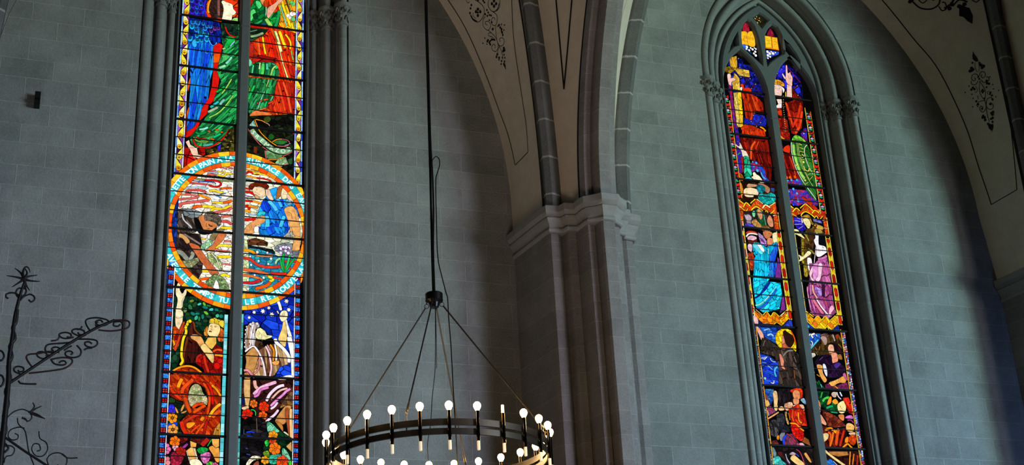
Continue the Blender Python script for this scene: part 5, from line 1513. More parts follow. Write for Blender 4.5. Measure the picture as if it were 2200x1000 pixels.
S fbf6fb - - - 9732,8643,9770,8668,9786,8627,9767,8508,9793,8489,9864,8474,9874,8401,9848,8377,9748,8315,9702,8343,9723,8440,9710,8502,9702,8554,9730,8589
R d8a060 - - 8 9812,8469,9838,8456
R f8d8e0 - - 10 9722,8471,9682,8320,9641,8169
P c868b0 8a3070 -70,114.4,41.6 - 9680,8235,9745,8294,9867,8358,9872,8211,9866,8074,9618,8052,9647,8170
R d878b8 - - 28 9720,8281,9815,8311,9866,8347
S e898d0 - - - 9629,8053,9662,8192,9735,8230,9799,8215,9776,8066
S f8d0e8 - - - 9724,8197,9768,8227,9772,8181,9730,8062,9702,8060
S fbf6fb - - - 9556,8266,9577,8294,9620,8282,9624,8199,9610,8145,9565,8105,9551,8161
P b09828 8a7818 -90,72.8,41.6 - 9490,8202,9546,8208,9529,8029,9490,7989,9473,8055
P 090505 - - - 9445,8198,9490,8202,9473,8024,9547,7999,9532,7936,9494,7871,9486,7604,9483,7513,9440,7519,9438,7866
P 8a3070 d070a8 -80,156,41.6 - 9580,8211,9886,8238,9871,8006,9858,7654,9875,7553,9760,7462,9643,7484,9532,7476,9491,7564,9488,7829,9539,7947,9571,8085
S f8c8d8 - - - 9557,8063,9589,8128,9646,8206,9616,8089,9586,8034,9630,7965,9606,7953,9568,7991
S e090d0 - - - 9640,8206,9725,8213,9690,8064,9634,7986,9603,8004,9618,8099
S f8c8e0 - - - 9714,8212,9776,8218,9732,8046,9687,7970,9634,7986,9690,8064
S a878d8 b890e0 -70,72.8,52 - 9613,7891,9712,7848,9698,7764,9633,7769
P 3a1030 - - - 9725,7932,9770,7935,9740,7747,9698,7764
R f4b898 - - 20 9583,7909,9579,7816,9626,7728
R fbe8f4 - - 11 9556,7917,9532,7761
R f0a8d0 - - 13 9501,7882,9492,7789,9503,7575
R 7a2878 - - 16 9511,7729,9530,7608,9555,7488
R e87890 - - 33 9550,7732,9600,7634,9681,7517
R fbeef6 - - 20 9609,7726,9664,7618,9765,7493
R a83890 - - 21 9665,7762,9726,7664,9769,7585
R e86050 - - 15 9716,7735,9765,7626
S f0b0c8 - - - 9756,7503,9784,7607,9835,7652,9855,7602,9807,7547,9769,7483
S c85880 - - - 9491,7534,9538,7517,9543,7477,9494,7513
P ff9a16 ffdc1e -45,72.8,46.8 - 9349,7563,9391,7556,9527,7445,9594,7491,9636,7443,9693,7488,9763,7442,9944,7568,9946,7446,9768,7306,9718,7338,9659,7313,9528,7314,9349,7492
P f07818 - - - 9495,7382,9539,7416,9580,7368,9530,7324
P f08018 - - - 9714,7378,9763,7412,9812,7375,9770,7321
R ffdc1e - - 13 9348,7593,9416,7543,9530,7466
R ffdc1e - - 12 9523,7420,9593,7485,9646,7434,9698,7488,9761,7432
R ffdc1e - - 15 9761,7432,9946,7578
R ffdc1e - - 12 9351,7472,9528,7314,9590,7359
R ffdc1e - - 12 9591,7369,9653,7308,9705,7357
R ffdc1e - - 12 9705,7357,9767,7301,9946,7446
P 1a2a98 2a48c8 -30,62.4,52 - 9339,7431,9527,7304,9656,7293,9766,7296,9881,7390,9887,7289,9360,7282
C 28b0b0 - - - 9427,7327,21
P 1c50c8 2a80e8 -60,72.8,46.8 - 9369,7240,9598,7246,9573,7154,9374,6992
R fdfbf2 - - 20 9444,7235,9423,7204
R fdfbf2 - - 21 9510,7240,9457,7216,9478,7178
R fdfbf2 - - 16 9521,7231,9542,7202
R fdfbf2 - - 13 9440,7140,9455,7097,9400,7024
R fdfbf2 - - 13 9397,7108,9431,7085
R 50c0e8 - - 20 9552,7163,9463,7077,9381,7002
P 28180c 6a5020 -80,93.6,36.4 - 9397,7004,9584,7155,9596,7236,9895,7247,9871,6975,9672,6962,9519,6952
S b09088 - - - 9583,7185,9626,7218,9677,7192,9671,7121,9634,7094,9613,7137
S 7a5a50 503028 -60,41.6,26 - 9582,7215,9619,7243,9698,7253,9699,7193,9637,7219
P b0a098 - - - 9763,7248,9785,7249,9803,7160,9780,7154
S 8a3418 - - - 9817,7242,9863,7255,9840,7183,9810,7201
R a06020 - - 16 9560,7074,9527,7002
R a08828 - - 12 9483,6999,9508,6951
S d8cdc0 - - - 9357,6957,9458,6978,9473,6939,9381,6899
S f0b090 - - - 9677,7072,9713,7114,9755,7102,9761,7038,9743,6997,9678,6997,9673,7032
S f09878 - - - 9710,6989,9798,6995,9792,6890,9710,6856,9710,6925
S 140c12 2a141c -70,83.2,26 - 9673,7101,9733,7135,9828,7112,9881,7035,9854,6934,9801,6980,9771,7028,9751,7107
S a06a30 - - - 9799,6970,9851,6984,9861,6915,9808,6921
P 1c0c24 301840 -70,93.6,46.8 - 9449,6849,9541,6954,9685,6973,9710,6856,9790,6880,9878,6817,9872,6718,9755,6672,9613,6663,9625,6801,9466,6821
R 6a5078 - - 12 9581,6936,9519,6883
S 4a2a8a - - - 9723,6837,9788,6870,9829,6853,9753,6789
S dce4f4 - - - 9558,6826,9593,6838,9613,6761,9598,6672,9568,6719
S e8a450 - - - 9471,6821,9551,6816,9546,6718,9589,6632,9548,6591,9504,6657,9484,6734
S f0b058 - - - 9613,6595,9729,6641,9870,6708,9868,6629,9742,6592,9670,6549,9619,6566
S e8a048 - - - 9751,6642,9836,6696,9879,6679,9854,6609,9777,6604
P 6a2048 8a3068 -50,72.8,36.4 - 9543,6562,9611,6585,9647,6538,9785,6585,9888,6620,9890,6503,9706,6503,9557,6514
S c05890 - - - 9833,6715,9875,6738,9892,6640,9862,6658
R ff9a16 - - 15 9683,6560,9731,6524,9770,6497
R ff9a16 - - 15 9451,6693,9495,6666
C f0d0c8 - - - 9396,6719,31
C 3a2020 - - - 9394,6723,12
R 7a5a50 - - 28 9392,6660,9418,6584,9450,6518
P 0c2a18 147a48 -70,83.2,31.2 - 9365,6590,9416,6574,9466,6616,9546,6513,9341,6502
R 18b070 - - 10 9466,6616,9503,6511
R 90d8c0 - - 7 9490,6568,9504,6521
R fdfbf2 - - 13 9686,6511,9728,6504
P 0a2418 147a3a 40,83.2,36.4 - 9352,6469,9600,6482,9564,6393,9678,6303,9683,6198,9567,6211,9441,6291,9442,6368,9352,6401
R 38b848 - - 21 9496,6467,9462,6388
R 48c848 - - 26 9481,6341,9519,6381,9587,6404
R 1fa060 - - 25 9521,6257,9567,6278,9623,6291
R 2a9a58 - - 23 9578,6212,9673,6207
S c87850 f0a888 -60,41.6,26 - 9369,6373,9412,6376,9445,6320,9435,6252,9376,6287,9356,6325
S e8a080 f8c8a8 -30,46.8,31.2 - 9360,6315,9401,6308,9439,6243,9413,6184,9372,6192,9356,6258
S e89a78 - - - 9368,6163,9423,6175,9458,6129,9490,6064,9475,6035,9406,6070,9371,6116
P 5a1c14 a84428 35,72.8,36.4 - 9464,6235,9535,6209,9634,6167,9739,6086,9763,6039,9609,6013,9505,6027,9496,6103,9453,6167
R c85838 - - 15 9481,6207,9530,6181
R 8a3a30 - - 16 9603,6108,9664,6149
S c8b0a0 - - - 9621,6445,9653,6476,9706,6469,9685,6410,9642,6407
S f09020 - - - 9534,6305,9587,6404,9620,6406,9597,6328
S f8a830 - - - 9616,6348,9671,6389,9707,6343,9658,6312
R e8e8f8 - - 13 9707,6479,9719,6421,9757,6384
R d8e0f8 - - 25 9751,6481,9774,6424
S f8e098 - - - 9684,6303,9717,6339,9786,6367,9813,6300,9783,6222,9726,6200,9687,6227
R 8a5a20 - - 5 9733,6306,9737,6268,9757,6259
P c01c14 e83018 -75,124.8,36.4 - 9782,6405,9871,6419,9898,6295,9897,6189,9836,6215,9809,6310,9786,6367
S e8884a - - - 9679,6178,9746,6191,9763,6163,9742,6105,9693,6131
S d870c8 - - - 9770,6144,9808,6175,9874,6183,9888,6141,9834,6138
R b83a8a - - 13 9798,6117,9852,6120,9884,6083
S f4b868 - - - 9779,6068,9835,6081,9888,6045,9860,5977,9795,5969,9762,6001
S e8c098 - - - 9792,5955,9880,5968,9879,5930,9809,5927
P 2a0a08 7a1a10 -70,104,41.6 - 9368,6030,9504,6018,9496,5970,9760,6020,9737,5754,9334,5747,9377,5889
S e8c888 - - - 9365,5814,9401,5909,9459,5940,9499,5923,9479,5866,9408,5816
S f0d898 - - - 9358,5804,9392,5815,9399,5759,9373,5763
R ff9a16 - - 28 9455,5978,9543,6001,9571,5973
R ff9a16 - - 33 9583,5983,9611,5956,9660,5996
R e8581a - - 28 9493,5951,9529,5915,9494,5763
R f07818 - - 23 9568,5954,9545,5878,9496,5773
R e8541a - - 33 9646,5977,9609,5881,9582,5785
R c82a14 - - 26 9735,6000,9684,5884,9634,5778
S f08820 - - - 9725,5876,9762,5906,9781,5888,9760,5830,9717,5829
S e84e18 d03810 -40,62.4,41.6 - 9796,5917,9885,5930,9881,5845,9829,5796,9773,5840
R ff9a16 - - 21 9662,5751,9746,5811,9785,5784,9821,5748
P 1c0c0c 401c14 -20,104,46.8 - 9359,5711,9968,5726,9979,5548,9340,5525
P b87838 - - - 9464,5706,9730,5716,9744,5670,9591,5646,9479,5669
R f4d890 - - 28 9403,5722,9477,5660,9582,5589,9677,5528
R e86818 - - 25 9364,5609,9412,5648
R ff9a16 - - 21 9773,5718,9734,5548
R f07818 - - 23 9822,5692,9777,5550
R c02a18 - - 23 9873,5675,9841,5552
S 1c60c8 3a90e8 -10,62.4,41.6 - 9385,5545,9424,5593,9480,5609,9533,5550,9529,5522
R d8dcf4 - - 13 9508,5587,9562,5533
R 9a6a58 - - 3 9662,10987,9736,10972
R b07868 - - 4 9689,11050,9678,10977
R b07868 - - 4 9719,11019,9703,10967
R 7a5a20 - - 5 9599,8803,9621,8812
R 7a5a20 - - 5 9646,8817,9664,8816
R b89850 - - 4 9631,8804,9619,8771,9632,8768
R 8a5a28 - - 5 9611,8749,9642,8752
R a08858 - - 3 9467,8300,9521,8289
R b89aa0 - - 5 9754,8390,9778,8400
R 8a4a38 - - 4 9705,7064,9722,7069
R a03828 - - 5 9681,7017,9703,7019
R a86828 - - 4 9632,6615,9674,6569
R a86828 - - 4 9661,6622,9707,6576
R 7a4020 - - 5 9366,6287,9386,6283
R 7a4020 - - 5 9396,6274,9418,6278
R 5a3010 - - 5 9714,6290,9729,6286
R 5a3010 - - 5 9750,6283,9773,6287
R a83828 - - 5 9721,6238,9754,6238
R 7a4020 - - 5 9816,6032,9838,6038''',
'tablets': '''P 05060c 0a0c24 -20,31.2,31.2 - 9008,11830,9323,11881,9229,11191,8920,11145
S 8a1424 d02a4a -80,62.4,26 - 9032,11623,9051,11716,9102,11769,9141,11730,9135,11632
S f8b820 ffd040 - - 8977,11390,8995,11587,9047,11625,9094,11620,9107,11559,9091,11408,9026,11412
S f8b820 ffcc38 - - 9091,11408,9096,11588,9151,11642,9200,11627,9209,11531,9193,11401
R 8a5a08 - - 5 9039,11564,9043,11519,9025,11487,9040,11459
R 8a5a08 - - 5 9076,11570,9065,11508
R 8a5a08 - - 5 9146,11573,9154,11522
R 8a5a08 - - 5 9178,11571,9171,11495
P 2a6ad8 - - - 8982,11406,9091,11408,9072,11316,9005,11357
C fdfbf2 - - - 9065,11374,21
C fdfbf2 - - - 9053,11342,16
C fdfbf2 - - - 9095,11327,18
C fdfbf2 - - - 9149,11350,19
C fdfbf2 - - - 9202,11365,16
C fdfbf2 - - - 9188,11319,19
C fdfbf2 - - - 9162,11285,18
C fdfbf2 - - - 9187,11259,21
C fdfbf2 - - - 9122,11368,15
R 2a70d8 - - 14 9085,11310,9125,11279
C f0e8f0 - - - 9181,11377,12''',
'book': '''P 05060c 0c0c28 -20,31.2,31.2 - 9373,11813,9707,11868,9604,11159,9276,11110
S 8a1434 c82a4a -80,62.4,26 - 9419,11617,9444,11688,9483,11737,9512,11699,9524,11626
P f07818 - - - 9371,11609,9477,11611,9587,11605,9579,11394,9462,11398,9356,11397
P f8c828 ffd848 - - 9376,11602,9473,11602,9462,11420,9361,11412
P f8b820 ffcc38 - - 9488,11605,9571,11595,9566,11407,9472,11414
R 8a5a08 - - 5 9397,11560,9448,11559
R 8a5a08 - - 5 9395,11530,9444,11529
R 8a5a08 - - 5 9392,11484,9439,11483
R 8a5a08 - - 5 9504,11570,9545,11569
R 8a5a08 - - 5 9503,11532,9547,11530
R 8a5a08 - - 5 9501,11486,9548,11485
P 2a50d8 - - - 9364,11375,9570,11377,9556,11330,9352,11240
C fdfbf2 - - - 9382,11348,21
C fdfbf2 - - - 9415,11324,23
C fdfbf2 - - - 9468,11332,23
C fdfbf2 - - - 9381,11289,21
C fdfbf2 - - - 9442,11358,14
C fdfbf2 - - - 9507,11353,13
C fdfbf2 - - - 9415,11272,16
C fdfbf2 - - - 9375,11243,14''',
'quatrefoil': '''P 141408 2c2a10 -20,26,26 - 9200,11952,9487,12000,9453,11750,9167,11704
E d8d860 - - - 9261,11864,16,8,-30
E d8d860 - - - 9318,11842,16,8,10
E d8d860 - - - 9290,11800,8,19,0
E d8d860 - - - 9255,11817,14,7,40
E d8d860 - - - 9330,11883,14,7,40
E d8d860 - - - 9288,11898,7,14,0
E d8d860 - - - 9243,11838,12,6,0
E d8d860 - - - 9337,11823,10,6,-20
C b02018 - - - 9293,11854,12''',
'side': '''P 0c1210 141c18 -20,26,26 - 8710,11646,8946,11684,8887,11228,8654,11193'''}
TH1 = [10.633, 9.95, 9.248, 8.56, 7.89, 7.2, 6.24, 5.565, 4.9]
TN1 = [10.40, 10.18, 9.71, 9.48, 9.02, 8.80, 8.34, 8.11, 7.66, 7.43, 6.95, 6.66, 6.47, 6.0, 5.79, 5.34, 5.1]
TH2 = [10.65, 9.98, 9.316, 8.624, 7.94, 7.285, 6.50, 5.745, 5.0]
TN2 = [10.35, 10.15, 9.76, 9.54, 9.1, 8.85, 8.4, 8.17, 7.7, 7.5, 7.0, 6.76, 6.22, 5.98, 5.5, 5.25]
def lancet(x0, x1, z1, key, deco, label):
    t = tag(empty('stained_glass_lancet', ((x0+x1)/2, YG, 3.25)), label, 'stained glass window', 'tall stained glass lancets')
    g = Glass(x0, x1, 3.25, z1); g.rec(G[key]); deco(g); g.build('leaded_glass', t); return t
def dA(g):
    strip(g, 1.463, 1.479, 8.5, 11.3, 'b8e0ff', cb='5a9af0'); rosettes(g, 1.481, 1.546, 8.5, 11.3); strip(g, 1.549, 1.563, 8.5, 10.18, 'f0f6ff', cb='a8b8ff')
    g.piece([(1.44, 6.95), (1.53, 6.95), (1.53, 8.5), (1.44, 8.5)], '0a1c50', '1a48c0', (90, 60, 30))
    ring(g, 'L')
    # inside of the ring is redrawn over the border
    squares(g, 1.460, 1.518, 5.0, 7.5); strip(g, 1.520, 1.531, 5.0, 7.42, 'f8f8ff'); strip(g, 1.437, 1.454, 5.0, 7.3, '2a3038')
    strip(g, 2.078, 2.117, 5.0, 6.93, '58c8d0', cb='9ae0e8', step=.1)
def dB(g):
    strip(g, 2.817, 2.834, 8.35, 11.3, 'c8e4ff', cb='7aa8ff'); rosettes(g, 2.835, 2.890, 8.35, 11.3); strip(g, 2.893, 2.911, 8.35, 11.3, '9accff', cb='2a50e0')
    ring(g, 'R')
    squares(g, 2.852, 2.905, 5.0, 7.43); strip(g, 2.839, 2.850, 5.0, 7.36, 'f8f8ff'); strip(g, 2.25, 2.285, 5.0, 6.95, '3a9a98', cb='70c0b8', step=.1)
def frameC(g, xa, xb, xc_, xd, xe, xf, xg, xh):
    pass
def dC(g):
    strip(g, 8.608, 8.619, 9.05, 10.62, 'f0c848', cb='fff0a0'); redgreen(g, 8.622, 8.690, 9.05, 10.6); strip(g, 8.694, 8.706, 9.05, 10.5, 'f0c040')
    chain(g, 8.605, 8.660, 7.44, 8.60); strip(g, 8.596, 8.606, 7.42, 8.9, 'f8e070', cb='fff4c0'); strip(g, 8.661, 8.674, 7.40, 8.72, 'f8e060', cb='fff4c0')
    chain(g, 9.158, 9.203, 7.40, 8.60); strip(g, 9.145, 9.156, 7.45, 8.66, 'f8e060', cb='fff4c0'); strip(g, 9.205, 9.216, 7.5, 8.9, 'f8e070')
    pebbles(g, 8.598, 8.652, 5.0, 7.25); strip(g, 8.656, 8.669, 5.0, 7.27, 'e8a820', cb='f8d050')
def dD(g):
    strip(g, 9.862, 9.875, 8.95, 10.55, 'f0b838', cb='fce080'); redgreen(g, 9.878, 9.942, 8.95, 10.5); strip(g, 9.944, 9.954, 8.95, 10.5, 'c89830')
    chain(g, 9.366, 9.412, 7.40, 8.60); strip(g, 9.353, 9.364, 7.42, 8.86, 'f8e070', cb='fff4c0'); strip(g, 9.414, 9.426, 7.40, 8.68, 'f8e060', cb='fff4c0')
    chain(g, 9.893, 9.938, 7.38, 8.60); strip(g, 9.879, 9.891, 7.44, 8.66, 'f8e060'); strip(g, 9.940, 9.952, 7.44, 8.9, 'f8e070')
    pebbles(g, 9.905, 9.955, 5.0, 7.30); strip(g, 9.888, 9.902, 5.0, 7.32, 'e8b020', cb='f8d050')
LA = lancet(1.432, 2.140, 12.2, 'A', dA, 'tall left lancet of the left stained glass window, with blue-winged angel and crowned harpist')
LB = lancet(2.250, 2.938, 12.2, 'B', dB, 'tall right lancet of the left stained glass window, with youth in blue and red rays')
LC = lancet(8.582, 9.245, 11.9, 'C', dC, 'left lancet of the right stained glass window, with golden cross and turquoise robe')
LD = lancet(9.355, 10.022, 11.9, 'D', dD, 'right lancet of the right stained glass window, with woman raising one finger')
bars(LA, 1.425, 2.140, TH1, TN1); bars(LB, 2.250, 2.945, TH1, TN1); bars(LC, 8.62, 9.24, TH2, TN2); bars(LD, 9.36, 9.99, TH2, TN2)
letters('JETTE TON PAIN A LA', 155, 96, LA, M_LETTER); letters('SURFACE DES EAUX', 85, 20, LB, M_LETTER)
letters('AVEC LE TEMPS TU', 205, 264, LA, M_LETTER, True); letters('LE RETROUVERAS', 276, 337, LB, M_LETTER, True)
def path_letters(txt, P, size, parent, mat):
    vs, fs = [], []
    for ch, (x0, z0, x1, z1) in zip(txt, P):
        cu = bpy.data.curves.new('t', 'FONT'); cu.body = ch; cu.size = size; cu.align_x = 'CENTER'; cu.resolution_u = 2
        t = bpy.data.objects.new('t', cu); COLL.objects.link(t); dg = bpy.context.evaluated_depsgraph_get(); me = bpy.data.meshes.new_from_object(t.evaluated_get(dg))
        rot = math.atan2(z1-z0, x1-x0); b = len(vs)
        for v in me.vertices:
            x, z = v.co.x, v.co.y - size*.35; vs.append((x0 + x*math.cos(rot) - z*math.sin(rot), YG-.022, z0 + x*math.sin(rot) + z*math.cos(rot)))
        fs += [tuple(b+q for q in p.vertices) for p in me.polygons]
        bpy.data.objects.remove(t); bpy.data.curves.remove(cu); bpy.data.meshes.remove(me)
    return obj('scroll_inscription', vs, fs, mat, parent)
path_letters('SREMRZOS', [[2.338, 9.19, 2.384, 9.144], [2.384, 9.144, 2.437, 9.097], [2.437, 9.097, 2.493, 9.051], [2.493, 9.051, 2.552, 9.015], [2.552, 9.015, 2.616, 8.996], [2.616, 8.996, 2.684, 8.993], [2.684, 8.993, 2.742, 9.022], [2.742, 9.022, 2.796, 9.056]], .075, LB, emis('pale_letters', (.62, .80, .55), .9))
# small lights in the tracery head of the right window
def head_light(key, box, label):
    x0, x1, z0, z1 = box; t = tag(empty('tracery_glass', ((x0+x1)/2, YG, z0)), label, 'stained glass', 'small tracery lights of the right window')
    g = Glass(x0, x1, z0, z1, YG-.006 - (.03)); g.rec(G[key]); g.build('leaded_glass', t)
head_light('tablets', (8.970, 9.236, 11.089, 11.814), 'small dagger shaped tracery light with two golden tablets above white clouds')
head_light('book', (9.339, 9.576, 11.117, 11.781), 'small dagger shaped tracery light with an open golden book above white clouds')
head_light('quatrefoil', (9.168, 9.418, 11.718, 11.930), 'tiny diamond tracery light with a yellow star flower at the window apex')
head_light('side', (8.688, 8.863, 11.201, 11.581), 'dark curved triangular tracery light on the left of the right window head')
head_light('side', (9.638, 9.879, 11.177, 11.597), 'dark curved triangular tracery light on the right of the right window head')

# ------------------------------------------------------------------ piers
def sym(P, xp): return P + [(2*xp - x, y) for x, y in P[::-1]]
XP = 5.99
PLAN = [(5.35, 14.0), (5.455, 13.29), (5.465, 13.225), (5.49, 13.185), (5.57, 13.175), (5.615, 13.20), (5.635, 13.25), (5.65, 13.20), (5.655, 13.11), (5.672, 13.075), (5.742, 13.062),
        (5.757, 13.09), (5.768, 13.06), (5.778, 12.95), (5.79, 12.87), (5.802, 12.852), (5.872, 12.838), (5.886, 12.875), (5.898, 12.81), (5.905, 12.735), (5.925, 12.71)]
IMPP = [(5.35, 14.0), (5.455, 13.235), (5.475, 13.165), (5.60, 13.145), (5.625, 13.13), (5.65, 13.055), (5.75, 13.035), (5.775, 12.98), (5.785, 12.86), (5.80, 12.82), (5.90, 12.745), (5.93, 12.705)]
def outset(P, d):
    out = []; n = len(P)
    for i, p in enumerate(P):
        a = Vector(P[i]) - Vector(P[i-1]) if i else Vector(P[1]) - Vector(P[0]); b = Vector(P[i+1]) - Vector(p) if i < n-1 else a
        na = Vector((a.y, -a.x)).normalized(); nb = Vector((b.y, -b.x)).normalized(); s = na + nb
        if s.length < .3: s = na
        s = s / max(.5, s.dot(na)) if s.dot(na) else s
        q = Vector(p) - s*d * -1
        out.append((q.x, q.y))
    return out
def hor(h): return h*h/16
def tran(h): return h*h/8
DD = (.62, -.78); Z0V = 8.02
def frm(bay, z):
    if bay == 1:
        dx = 0 if z < 8.3 else 5.4 - math.sqrt(max(0, 29.16 - (z-8.3)**2)); return 5.35 - dx
    if z < 9: return 12.24 - .1*max(0, z-7.95)/1.05
    return 12.14 - (4.66 - math.sqrt(max(0, 21.7156 - (z-9)**2)))
PSH = (-7.03, 0.0, 6.89); LEAN = (.8, 1.0, .28)
def web(pier, side, s, z):
    """plaster cells between pier ribs and walls; pier 0,1,2, side: lw (wall cell left), lt, rt, rw"""
    sh = PSH[pier]; h = max(0, z-Z0V); dh = hor(h)*LEAN[pier]
    L0 = Vector((5.462 + sh - DD[0]*dh, 13.27 + DD[1]*dh, z)); L1 = Vector((5.625 + sh - DD[0]*dh, 13.26 + DD[1]*dh, z))
    T0 = Vector((5.795 + sh, 12.97 - tran(h), z)); T1 = Vector((2*XP - 5.795 + sh, 12.97 - tran(h), z))
    R1 = Vector((2*XP - 5.625 + sh + DD[0]*dh, 13.26 + DD[1]*dh, z)); R0 = Vector((2*XP - 5.462 + sh + DD[0]*dh, 13.27 + DD[1]*dh, z))
    if side == 'lw': A, B = Vector((frm(pier, z) if pier else 5.35-6.89, 14, z)), L0
    elif side == 'lt': A, B = L1, T0
    elif side == 'rt': A, B = T1, R1
    else:
        cb = {0: 2.185, 1: 9.30}[pier] if pier < 2 else 16.2
        fx = 2*cb - frm(pier+1, z) if pier < 2 else 18.9
        if pier == 1: fx += .14
        A, B = R0, Vector((fx, 14, z))
    return A.lerp(B, s)
VZ = [Z0V - .06 + i*.15 for i in range(34)]
def ribprof(base, pts, dirv, fn, mat, name, parent=None, label=None, h1=5.0):
    """sweep a horizontal plan section up along a rib that leans out by fn(h) in direction dirv"""
    rows = []
    d = Vector((dirv[0], dirv[1], 0)).normalized(); sd = Vector((-d.y, d.x, 0))
    n = 34
    for i in range(n):
        h = h1*i/(n-1) - .03; e = 1e-3
        f0 = fn(max(0, h)); sl = (fn(max(0, h)+e)-f0)/e; c = 1/math.sqrt(1+sl*sl); s_ = sl*c
        row = []
        for (x, y) in pts:
            q = Vector((x, y, 0)) - Vector((base[0], base[1], 0)); a = q.dot(d); b = q.dot(sd)
            P = Vector((base[0], base[1], Z0V + h)) + d*f0 + sd*b + d*(a*c) + Vector((0, 0, -a*s_))
            row.append(P)
        rows.append(row)
    return MB().grid(rows).build(name, mat, parent, 35)
pier_lab = {0: 'clustered grey stone wall pier at the far left edge', 1: 'clustered grey stone wall pier between the two stained glass windows', 2: 'clustered grey stone wall pier at the right edge, beyond the right window'}
for p in (0, 1, 2):
    sh = PSH[p]
    t = tag(empty('wall_pier', (XP+sh, 13.4, 0)), pier_lab[p], 'pier', 'clustered wall piers')
    PL = [(x+sh, y) for x, y in sym(PLAN, XP)]; IM = [(x+sh, y) for x, y in sym(IMPP, XP)]
    rows = [[(x, y, z) for x, y in PL] for z in (0, 4, 7.80)]
    MB().grid(rows).build('clustered_shaft', M_PIER, t)
    prof = [(7.735, .004), (7.745, .022), (7.765, .030), (7.785, .022), (7.79, .008), (7.83, .014), (7.86, .035), (7.88, .052), (7.90, .056), (7.915, .040), (7.925, .062), (7.95, .082), (7.955, .088), (8.03, .088), (8.045, .07)]
    rows = [[(x, y, z) for x, y in outset(IM, d)] for z, d in prof]
    mb = MB().grid(rows); bt = outset(IM, .004); mb.add([(x, y, 7.736) for x, y in bt], tessellate_polygon([[Vector((x, y, 0)) for x, y in bt]])); top = outset(IM, .07); mb.add([(x, y, 8.045) for x, y in top], tessellate_polygon([[Vector((x, y, 0)) for x, y in top]]))
    mb.build('impost', M_IMP, t, 30)
    # ribs
    lab = ('left', 'right')
    pos = {0: 'at the far left edge', 1: 'between the two windows', 2: 'at the right edge'}[p]
    s1 = [q for q in PL if q[0] < 5.64+sh][1:7]
    def chamf(xc_, yc_, wd, dp):   # chamfered roll-and-hollow rib section in plan
        return [(-wd, -dp), (-wd, -.02), (-wd*.93, .0), (-wd*.72, .02), (-wd*.58, .055), (-wd*.42, .07), (-wd*.36, .085), (wd*.36, .085), (wd*.42, .07), (wd*.58, .055), (wd*.72, .02), (wd*.93, 0), (wd, -.02), (wd, -dp)]
    for s in (-1, 1):
        if p == 0 and s < 0: continue
        if p == 2 and s > 0: continue
        bx_, by_ = XP + sh + s*.445, 13.235; d = Vector((s*DD[0], DD[1], 0)).normalized(); sd = Vector((-d.y, d.x, 0))
        pts = []
        for a, b in chamf(0, 0, .105, .22):
            q = Vector((bx_, by_, 0)) + sd*a + d*b; pts.append((q.x, q.y))
        r_ = ribprof((bx_, by_), pts, d, (lambda h, k=LEAN[p]: hor(h)*k), M_RIB, 'vault_rib')
        r_.name = 'vault_rib'
        tag(r_, 'slender diagonal vault rib rising to the %s from the pier %s' % ('right' if s > 0 else 'left', pos), 'vault rib', 'diagonal vault ribs')
    tp = [(5.80+sh, 12.99)] + [q for q in PL if 5.775+sh < q[0] < 2*XP-5.775+sh] + [(2*XP-5.80+sh, 12.99)]
    r_ = ribprof((XP+sh, 12.71), tp, (0, -1), tran, M_PIER, 'transverse_arch')
    tag(r_, 'broad transverse vault arch springing from the pier %s' % pos, 'vault arch', 'transverse vault arches')
for p, sides in ((0, ('lt', 'rt', 'rw')), (1, ('lw', 'lt', 'rt', 'rw')), (2, ('lw', 'lt', 'rt'))):
    for sd_ in sides:
        rows = [[web(p, sd_, k/6, z) for k in range(7)] for z in VZ]
        o = MB().grid(rows).build('ceiling', M_PLAS, None, 60); tag(o, kind='structure')
        web_obj = globals().setdefault('WEBS', {}); web_obj[(p, sd_)] = o
